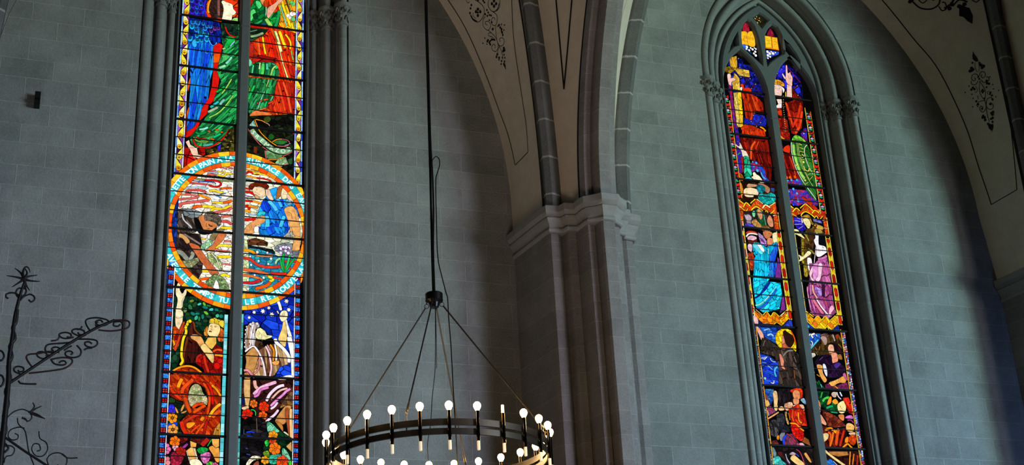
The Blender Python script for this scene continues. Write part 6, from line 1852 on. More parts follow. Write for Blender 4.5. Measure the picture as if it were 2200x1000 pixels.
PAINT = [(1,'lw','L',13,[96,11101,118,10724,117,10173,141,9673,216,9278,259,8869]),
(1,'lw','L',11,[273,8865,681,8889]),
(1,'lw','L',11,[874,10674,793,10325,751,10004,726,9554,724,9206,681,8889]),
(0,'lt','L',34,[30,8029,30,8472,30,8915,30,9358,30,9800,30,10243,30,10686,30,11129,30,11571,30,12014,30,12457,30,12900]),
(0,'lt','L',34,[965,8029,965,8472,965,8915,965,9358,965,9800,965,10243,965,10686,965,11129,965,11571,965,12014,965,12457,965,12900]),
(0,'rt','L',24,[50,8029,50,8472,50,8915,50,9358,50,9800,50,10243,50,10686,50,11129,50,11571,50,12014,50,12457,50,12900]),
(0,'rt','L',24,[950,8029,950,8472,950,8915,950,9358,950,9800,950,10243,950,10686,950,11129,950,11571,950,12014,950,12457,950,12900]),
(0,'rw','L',24,[40,8029,40,8472,40,8915,40,9358,40,9800,40,10243,40,10686,40,11129,40,11571,40,12014,40,12457,40,12900]),
(1,'lw','L',30,[984,8029,984,8472,984,8915,984,9358,984,9800,984,10243,984,10686,984,11129,984,11571,984,12014,984,12457,984,12900]),
(1,'lt','L',34,[30,8029,30,8472,30,8915,30,9358,30,9800,30,10243,30,10686,30,11129,30,11571,30,12014,30,12457,30,12900]),
(1,'lt','L',34,[965,8029,965,8472,965,8915,965,9358,965,9800,965,10243,965,10686,965,11129,965,11571,965,12014,965,12457,965,12900]),
(1,'rt','L',24,[50,8029,50,8472,50,8915,50,9358,50,9800,50,10243,50,10686,50,11129,50,11571,50,12014,50,12457,50,12900]),
(1,'rt','L',24,[950,8029,950,8472,950,8915,950,9358,950,9800,950,10243,950,10686,950,11129,950,11571,950,12014,950,12457,950,12900]),
(1,'rw','L',24,[40,8029,40,8472,40,8915,40,9358,40,9800,40,10243,40,10686,40,11129,40,11571,40,12014,40,12457,40,12900]),
(2,'lw','L',30,[984,8029,984,8472,984,8915,984,9358,984,9800,984,10243,984,10686,984,11129,984,11571,984,12014,984,12457,984,12900]),
(2,'lt','L',34,[30,8029,30,8472,30,8915,30,9358,30,9800,30,10243,30,10686,30,11129,30,11571,30,12014,30,12457,30,12900]),
(2,'lt','L',34,[965,8029,965,8472,965,8915,965,9358,965,9800,965,10243,965,10686,965,11129,965,11571,965,12014,965,12457,965,12900]),
(2,'rt','L',24,[50,8029,50,8472,50,8915,50,9358,50,9800,50,10243,50,10686,50,11129,50,11571,50,12014,50,12457,50,12900]),
(2,'rt','L',24,[950,8029,950,8472,950,8915,950,9358,950,9800,950,10243,950,10686,950,11129,950,11571,950,12014,950,12457,950,12900]),
(1,'lt','L',22,[377,10499,427,10023,504,9467]),
(1,'lt','L',22,[664,10410,624,10025,504,9467]),
(2,'lw','L',15,[154,12184,169,11631,231,11191,245,10660,253,10167,236,9649,293,9076]),
(2,'lw','L',12,[293,9076,842,9122]),
(2,'lw','L',12,[1139,11829,1089,11078,1003,10211,928,9622,842,9122]),
(1,'rt','L',6,[464,10552,291,10330,149,10131]),
(0,'rw','L',10,[-251,9670,-112,9573,-12,9377]),
(1,'lw','O',[('R',8.6,7),('R',19.1,3),('R',6.7,3),('C',22.9,1),('C',22.9,1),('C',22.9,1),('C',22.9,1),('C',15.3,1),('R',7.6,3),('C',17.2,1),('C',17.2,1),('C',17.2,1),('C',15.3,1),('C',15.3,1),('C',15.3,1),('R',8.6,7),('R',11.5,3),('C',22.9,1),('C',22.9,1),('C',22.9,1),('C',22.9,1),('R',7.6,9),('R',7.6,10),('C',15.3,1),('C',15.3,1),('C',15.3,1),('C',15.3,1),('C',15.3,1),('C',15.3,1),('C',13.4,1),('C',13.4,1),('P',0.0,4),('R',7.6,11),('R',7.6,10),('R',6.7,6),('C',17.2,1),('C',17.2,1),('C',17.2,1),('C',17.2,1),('C',14.3,1),('R',19.1,3),('C',11.5,1),('C',11.5,1),('C',11.5,1),('C',11.5,1),('C',11.5,1),('C',11.5,1),('C',17.2,1),('C',17.2,1),('C',17.2,1),('R',7.6,3),('R',15.3,3),('C',15.3,1),('C',15.3,1),('R',8.6,4),('R',6.7,3),('C',19.1,1),('C',19.1,1),('C',19.1,1),('C',12.4,1),('C',21.0,1),('C',21.0,1),('C',21.0,1),('C',13.4,1),('C',13.4,1),('C',13.4,1),('C',15.3,1),('C',15.3,1),('C',15.3,1),('C',12.4,1),('P',0.0,4)],[387,10945,442,10862,465,10787,423,10715,325,10690,262,10753,261,10845,265,10810,267,10761,305,10705,312,10817,288,10787,312,10742,348,10808,401,10779,384,10820,351,10758,367,10787,291,10988,294,10949,325,10948,299,10877,266,10836,327,10904,431,10905,490,10867,498,10842,565,10846,533,10792,538,10737,567,10693,629,10674,679,10694,708,10760,686,10731,649,10689,603,10678,589,10777,645,10748,628,10792,607,10737,567,10691,605,10631,592,10575,549,10535,506,10556,498,10602,533,10631,563,10616,556,10594,444,10699,389,10670,367,10606,408,10541,458,10550,477,10582,459,10628,422,10642,406,10624,429,10596,496,10750,501,10716,506,10682,474,10688,527,10666,454,10720,508,10592,482,10631,497,10535,507,10509,478,10497,468,10523,415,10540,454,10478,491,10407,496,10331,471,10280,422,10266,380,10302,378,10345,425,10355,445,10329,423,10302,541,10534,514,10448,498,10372,508,10304,553,10274,602,10291,613,10327,583,10362,542,10361,544,10329,463,10400,437,10444,397,10474,396,10502,421,10505,435,10487,362,10439,368,10404,343,10432,372,10380,424,10419,373,10412,422,10414,473,10386,324,10484,266,10447,324,10407,682,10469,652,10422,637,10499,607,10475,619,10448,599,10510,557,10500,570,10514,592,10493,613,10451,607,10418,618,10387,620,10412,614,10378,501,10307,516,10248,517,10174,504,10127,500,10287,459,10254,442,10219,435,10223,407,10204,446,10175,435,10153,574,10236,576,10209,551,10211,548,10165,549,10127,505,10148,473,10120,451,10093,524,10092,498,10056,483,10083,512,9984,525,10054,512,10086]),
(2,'lw','O',[('P',0.0,7),('C',16.7,1),('C',16.7,1),('C',16.7,1),('C',16.7,1),('C',16.7,1),('R',6.7,3),('R',6.7,3),('C',24.5,1),('C',24.5,1),('C',24.5,1),('C',24.5,1),('C',24.5,1),('C',24.5,1),('C',24.5,1),('C',24.5,1),('R',10.0,7),('R',10.0,7),('C',15.6,1),('C',15.6,1),('R',10.0,5),('R',10.0,6),('C',20.0,1),('C',20.0,1),('C',20.0,1),('C',20.0,1),('C',20.0,1),('C',20.0,1),('C',15.6,1),('R',6.7,4),('R',7.8,6),('C',14.5,1),('C',14.5,1),('C',14.5,1),('C',14.5,1),('C',14.5,1),('R',6.7,3),('R',6.7,4),('C',16.7,1),('C',16.7,1),('C',16.7,1),('R',10.0,7),('R',10.0,5),('R',10.0,4),('R',10.0,6),('C',17.8,1),('C',17.8,1),('C',17.8,1),('C',17.8,1),('C',17.8,1),('R',8.9,3),('C',22.3,1),('C',22.3,1),('C',22.3,1),('C',22.3,1),('C',22.3,1),('C',22.3,1),('C',22.3,1),('C',22.3,1),('C',17.8,1),('C',17.8,1),('C',17.8,1),('C',17.8,1),('P',0.0,6),('C',11.1,1),('C',11.1,1),('C',11.1,1),('C',11.1,1),('C',11.1,1),('C',11.1,1),('C',11.1,1),('C',11.1,1),('C',11.1,1),('C',11.1,1)],[725,11216,731,11148,751,11104,750,11053,718,11058,696,11095,696,11147,702,11115,730,11076,672,11060,756,11029,727,11135,704,11056,684,10976,695,10913,748,11025,733,10957,707,10908,775,10978,774,10949,761,10998,798,10962,638,10993,627,10960,606,10961,649,10967,691,10856,668,10894,619,10897,592,10849,612,10812,640,10823,634,10855,704,10851,738,10897,783,10880,785,10828,747,10806,727,10835,748,10857,691,10812,687,10843,664,10793,631,10761,587,10763,566,10793,580,10824,707,10791,736,10744,785,10733,820,10756,816,10794,788,10798,779,10713,804,10697,782,10749,567,10726,580,10700,537,10708,757,10663,609,10740,618,10678,590,10644,575,10665,690,10783,638,10641,673,10512,722,10625,694,10752,690,10783,692,10651,679,10612,672,10636,699,10626,677,10525,593,10541,586,10588,616,10584,748,10557,742,10589,760,10599,783,10581,778,10553,800,10523,791,10571,673,10512,673,10424,636,10365,582,10355,560,10407,589,10440,620,10414,669,10499,628,10506,572,10505,536,10474,548,10441,673,10424,713,10497,778,10502,803,10450,669,10411,700,10356,754,10344,779,10386,749,10433,719,10415,548,10528,562,10479,743,10413,599,10400,792,10468,667,10383,648,10302,651,10185,748,10295,730,10265,721,10290,715,10220,579,10298,594,10270,564,10281,590,10235,618,10167,698,10168,645,10143,687,10215,607,10186,645,10143,697,10139,692,10097,651,10047,611,10097,522,10765,441,10702,521,10645,517,10584,468,10477,840,10786,851,10668,847,10605,916,10556,853,10485]),
(2,'lw','O',[('R',21.9,6),('R',14.6,3),('C',29.2,1),('C',29.2,1),('C',29.2,1),('C',29.2,1),('R',17.1,5),('R',29.2,3),('C',34.1,1),('C',34.1,1),('C',34.1,1),('C',34.1,1),('C',34.1,1),('C',34.1,1),('R',21.9,3),('P',0.0,7),('C',34.1,1),('C',34.1,1),('R',14.6,3)],[379,12170,379,12076,408,11977,494,11933,578,11973,617,12071,432,12089,450,12035,500,12065,356,12090,395,12117,510,12093,556,12060,569,11945,578,11877,624,11892,636,11968,613,11992,606,11899,678,11937,736,12011,652,11882,687,11933,745,11880,799,11892,746,11799,812,11807,688,11901,766,11969,834,11912,752,11910,835,11815,843,11699,813,11591,775,11644,748,11719,712,11748,762,11777,802,11714,877,11928,910,11883,956,11914])]
def on_web(p, sd_, s, z, off=.004):
    c = web(p, sd_, s, z); a = web(p, sd_, s+.01, z)-c; b = web(p, sd_, s, z+.01)-c; n = a.cross(b).normalized()
    if n.dot(Vector((0, 0, 1.6)) - c) < 0: n = -n
    return c + n*off
for (p, sd_, kind, wd, data) in PAINT:
    pts = [(data[i]/1000, data[i+1]/1000) for i in range(0, len(data), 2)]; mb = MB()
    if kind == 'L':
        W3 = [on_web(p, sd_, s, z) for s, z in (catmull(pts, 4) if len(pts) > 3 else pts)]
        L_, R_ = [], []
        for i, c in enumerate(W3):
            t = (W3[min(i+1, len(W3)-1)] - W3[max(i-1, 0)]).normalized(); s, z = (catmull(pts, 4) if len(pts) > 3 else pts)[i]
            n = (on_web(p, sd_, s, z, .01) - on_web(p, sd_, s, z, 0)).normalized(); b = t.cross(n).normalized()*wd/2000
            L_.append(c-b); R_.append(c+b)
        mb.grid([L_, R_]); nm = 'painted_line'
    elif kind == 'O':
        nm = 'painted_ornament'; i = 0
        for seg in wd:
            typ, w_, n_ = seg; q = pts[i:i+n_]; i += n_
            if typ == 'R':
                c2 = catmull(q, 5) if n_ > 2 else q
                W3 = [on_web(p, sd_, s, z) for s, z in c2]; L_, R_ = [], []
                for j, c in enumerate(W3):
                    t = (W3[min(j+1, len(W3)-1)] - W3[max(j-1, 0)]); 
                    if t.length < 1e-6: t = Vector((0, 0, 1))
                    t.normalize(); s, z = c2[j]; n = (on_web(p, sd_, s, z, .01) - on_web(p, sd_, s, z, 0)).normalized(); b = t.cross(n).normalized()*w_/2000
                    L_.append(c-b); R_.append(c+b)
                mb.grid([L_, R_])
            elif typ == 'P':
                W3 = [on_web(p, sd_, s, z, .0045) for s, z in q]; mb.add(W3, [tuple(range(len(W3)))])
            else:
                s, z = q[0]; c = on_web(p, sd_, s, z, .0045); a = on_web(p, sd_, s+.01, z, .0045)-c; a.normalize(); n = (on_web(p, sd_, s, z, .01) - on_web(p, sd_, s, z, 0)).normalized(); b = a.cross(n)
                mb.add([c + (a*math.cos(k*math.pi/5)+b*math.sin(k*math.pi/5))*w_/1000*(1 if k % 2 else .82) for k in range(10)], [tuple(range(10))])
    mb.build(nm, M_PAINT, WEBS[(p, sd_)])

# ------------------------------------------------------------------ chandelier
CC = Vector((3.112, 10.0, 0)); CR_, NB, PH = .8636, 26, .15651589
ch = tag(empty('ring_chandelier', (CC.x, CC.y, 4.28)), 'large black ring chandelier with glowing candle bulbs hanging on a long cable', 'chandelier')
def band(z0, z1, r0, r1, n=96):
    pr = [(r0, z0), (r1, z0), (r1, z1), (r0, z1), (r0, z0)]
    return MB().grid([[(CC.x+r*math.cos(2*math.pi*k/n), CC.y+r*math.sin(2*math.pi*k/n), z) for k in range(n)] for r, z in pr], True)
band(4.294, 4.342, .832, .848).build('ring_band', M_GUN, ch, 30); band(4.228, 4.272, .832, .848).build('ring_band', M_GUN, ch, 30)
cand = None
for i in range(NB):
    a = PH + 2*math.pi*i/NB; x, y = CC.x+CR_*math.cos(a), CC.y+CR_*math.sin(a); off = i == 20
    b = MB().lathe([(.0135, 0), (.0135, .222), (.010, .224)], (x, y, 4.176), 14).build('candle_tube', M_TUBE, ch, 40)
    MB().lathe([(.0105, 0), (.0115, .003), (.0115, .066)], (x, y, 4.110), 12).build('diffuser', M_TIP, b, 40)
    if off:
        MB().lathe([(.0115, 0), (.0115, .06), (.009, .064)], (x, y, 4.398), 12).build('diffuser', M_TIPOFF, b, 40)
    else:
        MB().lathe([(.011, 0), (.016, .008), (.026, .026), (.029, .040), (.026, .054), (.015, .066), (.003, .070)], (x, y, 4.396), 14).build('bulb', M_BULB, b, 60)
hub = MB().lathe([(.03, -.115), (.036, -.11), (.045, -.075), (.05, -.07), (.06, -.06), (.072, -.056), (.072, .0), (.068, .006), (.012, .008), (.010, .05)], (CC.x, CC.y, 5.615), 32).build('hub', M_BLK, ch, 30)
def torus(c, R, r, ax, parent, mat, name='ring_eye', n=14):
    ax = Vector(ax).normalized(); a = ax.orthogonal().normalized(); b = ax.cross(a); P = [Vector(c) + (a*math.cos(t*2*math.pi/n)+b*math.sin(t*2*math.pi/n))*R for t in range(n+1)]
    return MB().tube(P, r, 6, False).build(name, mat, parent, 60)
for k in range(4):
    a = math.radians(57.4+90*k); u = Vector((math.cos(a), math.sin(a), 0)); e = CC + u*.064 + Vector((0, 0, 5.52)); q = CC + u*.84 + Vector((0, 0, 4.40))
    MB().tube([e + Vector((0, 0, .045)), e + Vector((0, 0, .016))], .004, 6).build('hook', M_BLK, ch)
    torus(e, .018, .0028, u.cross(Vector((0, 0, 1))), ch, M_BLK)
    dv = (q-e).normalized()
    MB().tube([e + dv*.018, q - dv*.10], .0062, 8).build('suspension_rod', M_GUN, ch, 60)
    MB().tube([q - dv*.11, q - dv*.10, q - dv*.03, q - dv*.02], [.006, .0095, .0095, .005], 8).build('turnbuckle', M_GUN, ch, 60)
    torus(q, .016, .003, u.cross(Vector((0, 0, 1))), ch, M_GUN)
    MB().tube([q + Vector((0, 0, -.012)), CC + u*.84 + Vector((0, 0, 4.342))], .004, 6).build('hook', M_GUN, ch)
    MB().box((-.006, -.006, 4.272), (.006, .006, 4.294)); bb = CC + u*.84
    MB().tube([(bb.x, bb.y, 4.27), (bb.x, bb.y, 4.296)], .006, 8).build('spacer', M_GUN, ch)
MB().tube(catmull([(3.139,10.000,9.725),(3.113,10.000,8.406),(3.112,10.000,7.696),(3.110,10.000,7.017),(3.110,10.000,6.582),(3.106,10.000,5.993),(3.107,10.000,5.615)], 3), .0095, 8).build('suspension_cable', M_BLK, ch, 60)
MB().tube(catmull([(3.143,9.980,9.726),(3.118,9.980,8.407),(3.116,9.980,7.696),(3.114,9.980,7.018),(3.122,9.980,6.713),(3.124,9.980,6.370),(3.110,9.980,5.993),(3.111,9.980,5.615)], 3), .009, 8).build('suspension_cable', M_BLK, ch, 60)
MB().tube(catmull([(3.112,9.915,6.789),(3.137,9.915,6.819),(3.165,9.915,6.796),(3.167,9.915,6.740),(3.145,9.915,6.663),(3.130,9.915,6.584),(3.125,9.915,6.244),(3.127,9.915,5.913),(3.154,9.915,5.752),(3.185,9.915,5.613),(3.199,9.915,5.554),(3.202,9.915,5.395),(3.213,9.915,5.160),(3.219,9.915,4.853),(3.225,9.915,4.589),(3.233,9.915,4.275),(3.235,9.915,4.004)], 5), .0045, 6).build('electric_cord', M_BLK, ch, 60)
MB().tube(catmull([(3.112,9.915,6.789),(3.098,9.915,6.744),(3.099,9.915,6.624),(3.104,9.915,6.368),(3.095,9.915,5.910),(3.094,9.915,5.586),(3.089,9.915,5.269),(3.077,9.915,4.959),(3.048,9.915,4.730),(3.027,9.915,4.505),(3.000,9.915,4.357),(3.003,9.915,4.176)], 5), .003, 6).build('electric_cord', M_BLK, ch, 60)
MB().tube(catmull([(3.094,9.910,5.586),(3.093,9.910,5.269),(3.088,9.910,4.960)], 5), .0026, 6).build('electric_cord', M_BLK, ch, 60)


# ------------------------------------------------------------------ wrought iron ornament at the left
io = tag(empty('wrought_iron_ornament', (-0.055, 12.900, 4.327)), 'black wrought iron post with spiky star finial and scrolled arm, left wall', 'iron ornament')
_p = catmull([(0.000,12.900,6.568),(-0.018,12.900,6.484),(-0.035,12.900,6.381),(-0.053,12.900,6.217),(-0.057,12.900,6.016),(-0.066,12.900,5.818),(-0.054,12.900,5.584),(-0.054,12.900,5.315),(-0.055,12.900,5.107),(-0.057,12.900,4.938),(-0.054,12.900,4.717)], 5); MB().tube(_p, [0.0108 + (0.0205)*i/(len(_p)-1) for i in range(len(_p))], 8).build('post', M_IRON, io, 60)
MB().tube(catmull([(-0.038,12.900,6.299),(-0.039,12.900,6.178),(-0.062,12.900,6.116),(-0.035,12.900,6.018),(-0.071,12.900,5.936),(-0.045,12.900,5.839),(-0.071,12.900,5.739),(-0.040,12.900,5.624),(-0.068,12.900,5.506),(-0.037,12.900,5.392),(-0.065,12.900,5.276),(-0.036,12.900,5.145),(-0.065,12.900,5.012),(-0.035,12.900,4.865)], 5), 0.0170, 8).build('post_wrap', M_IRON, io, 60)
_p = catmull([(-0.003,12.900,6.605),(-0.041,12.900,6.668),(-0.096,12.900,6.709)], 5); MB().tube(_p, [0.0149 + (-0.0114)*i/(len(_p)-1) for i in range(len(_p))], 8).build('finial_spike', M_IRON, io, 60)
_p = catmull([(-0.003,12.900,6.605),(-0.020,12.900,6.670),(-0.001,12.900,6.730),(0.027,12.900,6.720),(0.044,12.900,6.676)], 5); MB().tube(_p, [0.0149 + (-0.0114)*i/(len(_p)-1) for i in range(len(_p))], 8).build('finial_spike', M_IRON, io, 60)
_p = catmull([(-0.003,12.900,6.605),(0.034,12.900,6.637),(0.110,12.900,6.656)], 5); MB().tube(_p, [0.0149 + (-0.0114)*i/(len(_p)-1) for i in range(len(_p))], 8).build('finial_spike', M_IRON, io, 60)
_p = catmull([(-0.003,12.900,6.605),(0.056,12.900,6.594),(0.139,12.900,6.595)], 5); MB().tube(_p, [0.0149 + (-0.0114)*i/(len(_p)-1) for i in range(len(_p))], 8).build('finial_spike', M_IRON, io, 60)
_p = catmull([(-0.003,12.900,6.605),(0.020,12.900,6.549),(0.055,12.900,6.495)], 5); MB().tube(_p, [0.0149 + (-0.0114)*i/(len(_p)-1) for i in range(len(_p))], 8).build('finial_spike', M_IRON, io, 60)
_p = catmull([(-0.003,12.900,6.605),(-0.050,12.900,6.564),(-0.104,12.900,6.518)], 5); MB().tube(_p, [0.0149 + (-0.0114)*i/(len(_p)-1) for i in range(len(_p))], 8).build('finial_spike', M_IRON, io, 60)
_p = catmull([(-0.003,12.900,6.605),(-0.073,12.900,6.620),(-0.161,12.900,6.629)], 5); MB().tube(_p, [0.0149 + (-0.0114)*i/(len(_p)-1) for i in range(len(_p))], 8).build('finial_spike', M_IRON, io, 60)
_p = catmull([(-0.003,12.900,6.605),(0.010,12.900,6.538),(0.029,12.900,6.488)], 5); MB().tube(_p, [0.0149 + (-0.0114)*i/(len(_p)-1) for i in range(len(_p))], 8).build('finial_spike', M_IRON, io, 60)
_p = catmull([(-0.003,12.900,6.605),(0.017,12.900,6.669),(-0.005,12.900,6.713)], 5); MB().tube(_p, [0.0149 + (-0.0114)*i/(len(_p)-1) for i in range(len(_p))], 8).build('finial_spike', M_IRON, io, 60)
MB().tube(catmull([(-0.028,12.900,6.406),(-0.050,12.900,6.451),(-0.105,12.900,6.461),(-0.145,12.900,6.443),(-0.146,12.900,6.413),(-0.123,12.900,6.402)], 5), 0.0085, 8).build('collar_scroll', M_IRON, io, 60)
MB().tube(catmull([(-0.018,12.900,6.392),(0.006,12.900,6.429),(0.058,12.900,6.458),(0.096,12.900,6.442),(0.104,12.900,6.408),(0.077,12.900,6.384),(0.054,12.900,6.404)], 5), 0.0085, 8).build('collar_scroll', M_IRON, io, 60)
MB().tube(catmull([(-0.034,12.900,6.412),(-0.062,12.900,6.450),(-0.059,12.900,6.491),(-0.037,12.900,6.514),(-0.018,12.900,6.505)], 5), 0.0085, 8).build('collar_scroll', M_IRON, io, 60)
MB().tube(catmull([(-0.020,12.900,6.423),(0.017,12.900,6.457),(0.024,12.900,6.498),(-0.001,12.900,6.517)], 5), 0.0085, 8).build('collar_scroll', M_IRON, io, 60)
MB().tube(catmull([(-0.045,12.900,5.585),(0.178,12.900,5.774),(0.450,12.900,6.001),(0.678,12.900,6.169),(0.840,12.900,6.259)], 5), 0.0142, 8).build('arm', M_IRON, io, 60)
MB().tube(catmull([(0.032,12.900,5.613),(0.051,12.900,5.590),(0.105,12.900,5.586),(0.190,12.900,5.590)], 5), 0.0085, 8).build('arm_hook', M_IRON, io, 60)
MB().tube(catmull([(0.840,12.900,6.259),(0.915,12.900,6.265),(0.972,12.900,6.253),(0.972,12.900,6.201),(0.911,12.900,6.170),(0.810,12.900,6.148),(0.698,12.900,6.150)], 5), 0.0085, 8).build('scroll', M_RED, io, 60)
MB().tube(catmull([(0.919,12.900,6.207),(0.897,12.900,6.247),(0.841,12.900,6.239),(0.834,12.900,6.205),(0.872,12.900,6.200),(0.895,12.900,6.222)], 5), 0.0085, 8).build('scroll', M_IRON, io, 60)
MB().tube(catmull([(0.624,12.900,6.135),(0.583,12.900,6.203),(0.589,12.900,6.249),(0.671,12.900,6.271),(0.765,12.900,6.258),(0.786,12.900,6.229),(0.750,12.900,6.199),(0.685,12.900,6.201),(0.670,12.900,6.234),(0.710,12.900,6.250),(0.734,12.900,6.227)], 5), 0.0085, 8).build('scroll', M_IRON, io, 60)
MB().tube(catmull([(0.688,12.900,6.232),(0.672,12.900,6.194),(0.696,12.900,6.167)], 5), 0.0085, 8).build('scroll', M_IRON, io, 60)
MB().tube(catmull([(0.590,12.900,6.092),(0.536,12.900,6.078),(0.470,12.900,6.104),(0.468,12.900,6.134),(0.513,12.900,6.147),(0.569,12.900,6.131),(0.568,12.900,6.096),(0.531,12.900,6.094),(0.515,12.900,6.113)], 5), 0.0085, 8).build('scroll', M_IRON, io, 60)
MB().tube(catmull([(0.548,12.900,6.176),(0.535,12.900,6.149),(0.504,12.900,6.141)], 5), 0.0085, 8).build('scroll', M_IRON, io, 60)
MB().tube(catmull([(0.482,12.900,6.064),(0.410,12.900,6.045),(0.358,12.900,6.061),(0.356,12.900,6.089),(0.406,12.900,6.105),(0.452,12.900,6.092),(0.455,12.900,6.062),(0.418,12.900,6.060)], 5), 0.0085, 8).build('scroll', M_IRON, io, 60)
MB().tube(catmull([(0.354,12.900,6.061),(0.338,12.900,6.028),(0.282,12.900,6.012)], 5), 0.0085, 8).build('scroll', M_RED, io, 60)
MB().tube(catmull([(0.520,12.900,6.046),(0.611,12.900,6.053),(0.686,12.900,6.044),(0.696,12.900,6.004),(0.654,12.900,5.975),(0.598,12.900,5.985),(0.586,12.900,6.017),(0.622,12.900,6.027),(0.648,12.900,6.009)], 5), 0.0085, 8).build('scroll', M_IRON, io, 60)
MB().tube(catmull([(0.582,12.900,5.944),(0.609,12.900,5.961),(0.654,12.900,5.969)], 5), 0.0085, 8).build('scroll', M_IRON, io, 60)
MB().tube(catmull([(0.486,12.900,6.014),(0.377,12.900,5.996),(0.270,12.900,5.979),(0.240,12.900,5.947),(0.248,12.900,5.908),(0.303,12.900,5.901),(0.356,12.900,5.915),(0.359,12.900,5.949),(0.317,12.900,5.954),(0.295,12.900,5.933),(0.314,12.900,5.918)], 5), 0.0085, 8).build('scroll', M_IRON, io, 60)
MB().tube(catmull([(0.515,12.900,5.985),(0.555,12.900,5.938),(0.549,12.900,5.887),(0.496,12.900,5.864),(0.432,12.900,5.874),(0.420,12.900,5.909),(0.455,12.900,5.925),(0.484,12.900,5.909),(0.467,12.900,5.888)], 5), 0.0085, 8).build('scroll', M_IRON, io, 60)
MB().tube(catmull([(0.404,12.900,5.928),(0.444,12.900,5.961),(0.470,12.900,5.976)], 5), 0.0085, 8).build('scroll', M_IRON, io, 60)
MB().tube(catmull([(0.366,12.900,5.905),(0.275,12.900,5.909),(0.187,12.900,5.884),(0.099,12.900,5.868),(0.084,12.900,5.828),(0.135,12.900,5.752)], 5), 0.0085, 8).build('scroll', M_RED, io, 60)
MB().tube(catmull([(0.277,12.900,5.880),(0.236,12.900,5.837),(0.181,12.900,5.853),(0.172,12.900,5.889),(0.212,12.900,5.903),(0.255,12.900,5.886),(0.252,12.900,5.862)], 5), 0.0085, 8).build('scroll', M_IRON, io, 60)
MB().tube(catmull([(0.290,12.900,5.831),(0.388,12.900,5.857),(0.470,12.900,5.852),(0.485,12.900,5.813),(0.431,12.900,5.760),(0.325,12.900,5.728),(0.114,12.900,5.688)], 5), 0.0085, 8).build('scroll', M_RED, io, 60)
MB().tube(catmull([(0.299,12.900,5.831),(0.329,12.900,5.794),(0.393,12.900,5.784),(0.432,12.900,5.800),(0.417,12.900,5.825),(0.382,12.900,5.819),(0.374,12.900,5.802)], 5), 0.0085, 8).build('scroll', M_IRON, io, 60)
MB().tube(catmull([(0.062,12.900,5.669),(-0.002,12.900,5.694),(-0.017,12.900,5.723),(0.011,12.900,5.748),(0.060,12.900,5.739),(0.066,12.900,5.708),(0.033,12.900,5.697),(0.019,12.900,5.713)], 5), 0.0085, 8).build('scroll', M_IRON, io, 60)
MB().tube(catmull([(-0.081,12.900,5.106),(-0.056,12.900,5.220),(0.005,12.900,5.308),(0.081,12.900,5.345),(0.144,12.900,5.325),(0.175,12.900,5.279),(0.151,12.900,5.239),(0.111,12.900,5.256),(0.093,12.900,5.269)], 5), 0.0057, 8).build('tendril', M_IRON, io, 60)
MB().tube(catmull([(0.053,12.900,5.263),(0.067,12.900,5.207),(0.124,12.900,5.152),(0.148,12.900,5.078),(0.174,12.900,4.966),(0.229,12.900,4.837)], 5), 0.0057, 8).build('tendril', M_IRON, io, 60)
MB().tube(catmull([(0.122,12.900,5.171),(0.069,12.900,5.178),(0.002,12.900,5.147),(-0.010,12.900,5.090),(0.028,12.900,5.058),(0.070,12.900,5.071),(0.072,12.900,5.103),(0.043,12.900,5.120)], 5), 0.0057, 8).build('tendril', M_IRON, io, 60)
MB().tube(catmull([(0.247,12.900,5.148),(0.261,12.900,5.083),(0.316,12.900,5.047),(0.334,12.900,4.982),(0.300,12.900,4.924),(0.239,12.900,4.922),(0.200,12.900,4.976),(0.213,12.900,5.028),(0.257,12.900,5.026),(0.273,12.900,4.979),(0.244,12.900,4.965)], 5), 0.0057, 8).build('tendril', M_IRON, io, 60)
MB().tube(catmull([(0.360,12.900,4.823),(0.337,12.900,4.897),(0.377,12.900,4.946),(0.447,12.900,4.954),(0.503,12.900,4.913),(0.503,12.900,4.847),(0.465,12.900,4.827),(0.429,12.900,4.848)], 5), 0.0057, 8).build('tendril', M_IRON, io, 60)
MB().tube(catmull([(0.456,12.900,4.949),(0.512,12.900,4.913),(0.600,12.900,4.917)], 5), 0.0057, 8).build('tendril', M_IRON, io, 60)
MB().tube(catmull([(-0.068,12.900,4.966),(-0.003,12.900,5.006),(0.052,12.900,4.980),(0.039,12.900,4.923),(-0.011,12.900,4.903),(-0.023,12.900,4.847)], 5), 0.0057, 8).build('tendril', M_IRON, io, 60)
MB().tube(catmull([(-0.062,12.900,5.097),(0.122,12.900,4.973),(0.360,12.900,4.823)], 5), 0.0113, 8).build('brace_bar', M_IRON, io, 60)
_p = catmull([(0.144,12.900,5.325),(0.216,12.900,5.306),(0.290,12.900,5.265)], 5); MB().tube(_p, [0.0102 + (-0.0060)*i/(len(_p)-1) for i in range(len(_p))], 8).build('blossom_petal', M_IRON, io, 60)
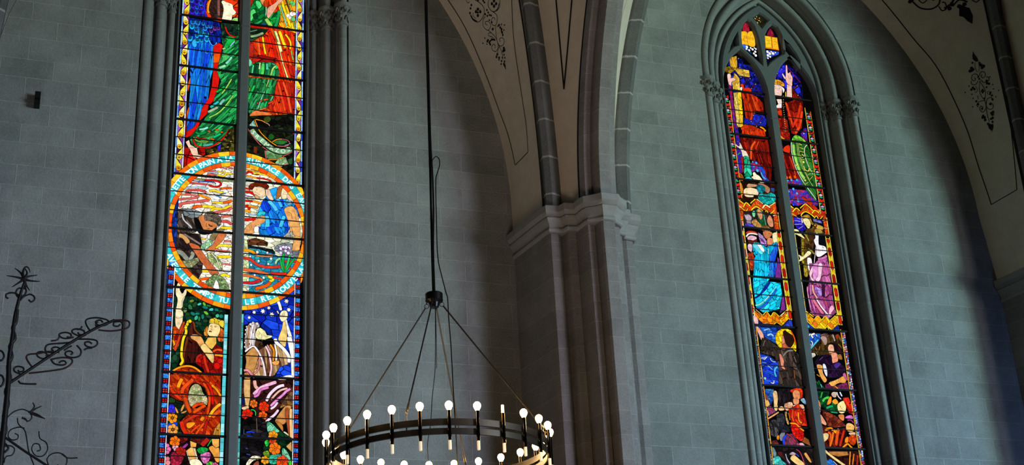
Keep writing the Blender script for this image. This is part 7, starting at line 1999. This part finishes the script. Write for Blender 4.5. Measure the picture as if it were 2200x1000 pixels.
_p = catmull([(0.144,12.900,5.329),(0.190,12.900,5.298),(0.263,12.900,5.277)], 5); MB().tube(_p, [0.0102 + (-0.0060)*i/(len(_p)-1) for i in range(len(_p))], 8).build('blossom_petal', M_IRON, io, 60)
_p = catmull([(0.162,12.900,5.322),(0.203,12.900,5.357),(0.251,12.900,5.384)], 5); MB().tube(_p, [0.0102 + (-0.0060)*i/(len(_p)-1) for i in range(len(_p))], 8).build('blossom_petal', M_IRON, io, 60)
_p = catmull([(0.162,12.900,5.322),(0.189,12.900,5.375),(0.172,12.900,5.413)], 5); MB().tube(_p, [0.0102 + (-0.0060)*i/(len(_p)-1) for i in range(len(_p))], 8).build('blossom_petal', M_IRON, io, 60)
_p = catmull([(0.088,12.900,5.265),(0.124,12.900,5.257),(0.138,12.900,5.229)], 5); MB().tube(_p, [0.0102 + (-0.0060)*i/(len(_p)-1) for i in range(len(_p))], 8).build('blossom_petal', M_IRON, io, 60)
_p = catmull([(0.163,12.900,5.316),(0.227,12.900,5.287),(0.281,12.900,5.270)], 5); MB().tube(_p, [0.0102 + (-0.0060)*i/(len(_p)-1) for i in range(len(_p))], 8).build('blossom_petal', M_IRON, io, 60)
MB().tube(catmull([(-0.173,12.900,5.890),(-0.134,12.900,5.882),(-0.112,12.900,5.835),(-0.134,12.900,5.794),(-0.162,12.900,5.812)], 5), 0.0099, 8).build('scroll', M_IRON, io, 60)
MB().tube(catmull([(-0.148,12.900,5.656),(-0.112,12.900,5.649),(-0.094,12.900,5.601),(-0.112,12.900,5.552),(-0.139,12.900,5.560)], 5), 0.0099, 8).build('scroll', M_IRON, io, 60)
MB().tube(catmull([(-0.057,12.900,5.032),(-0.021,12.900,5.014),(-0.000,12.900,4.978),(-0.031,12.900,4.939)], 5), 0.0099, 8).build('scroll', M_IRON, io, 60)
# dark block added to stand for a shadow notch, upper left wall
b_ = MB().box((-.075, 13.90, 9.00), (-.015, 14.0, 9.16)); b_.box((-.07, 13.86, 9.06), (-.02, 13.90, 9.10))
tag(b_.build('shadow_notch_block', M_IRON), 'small dark iron bracket on the ashlar at the upper left', 'bracket')
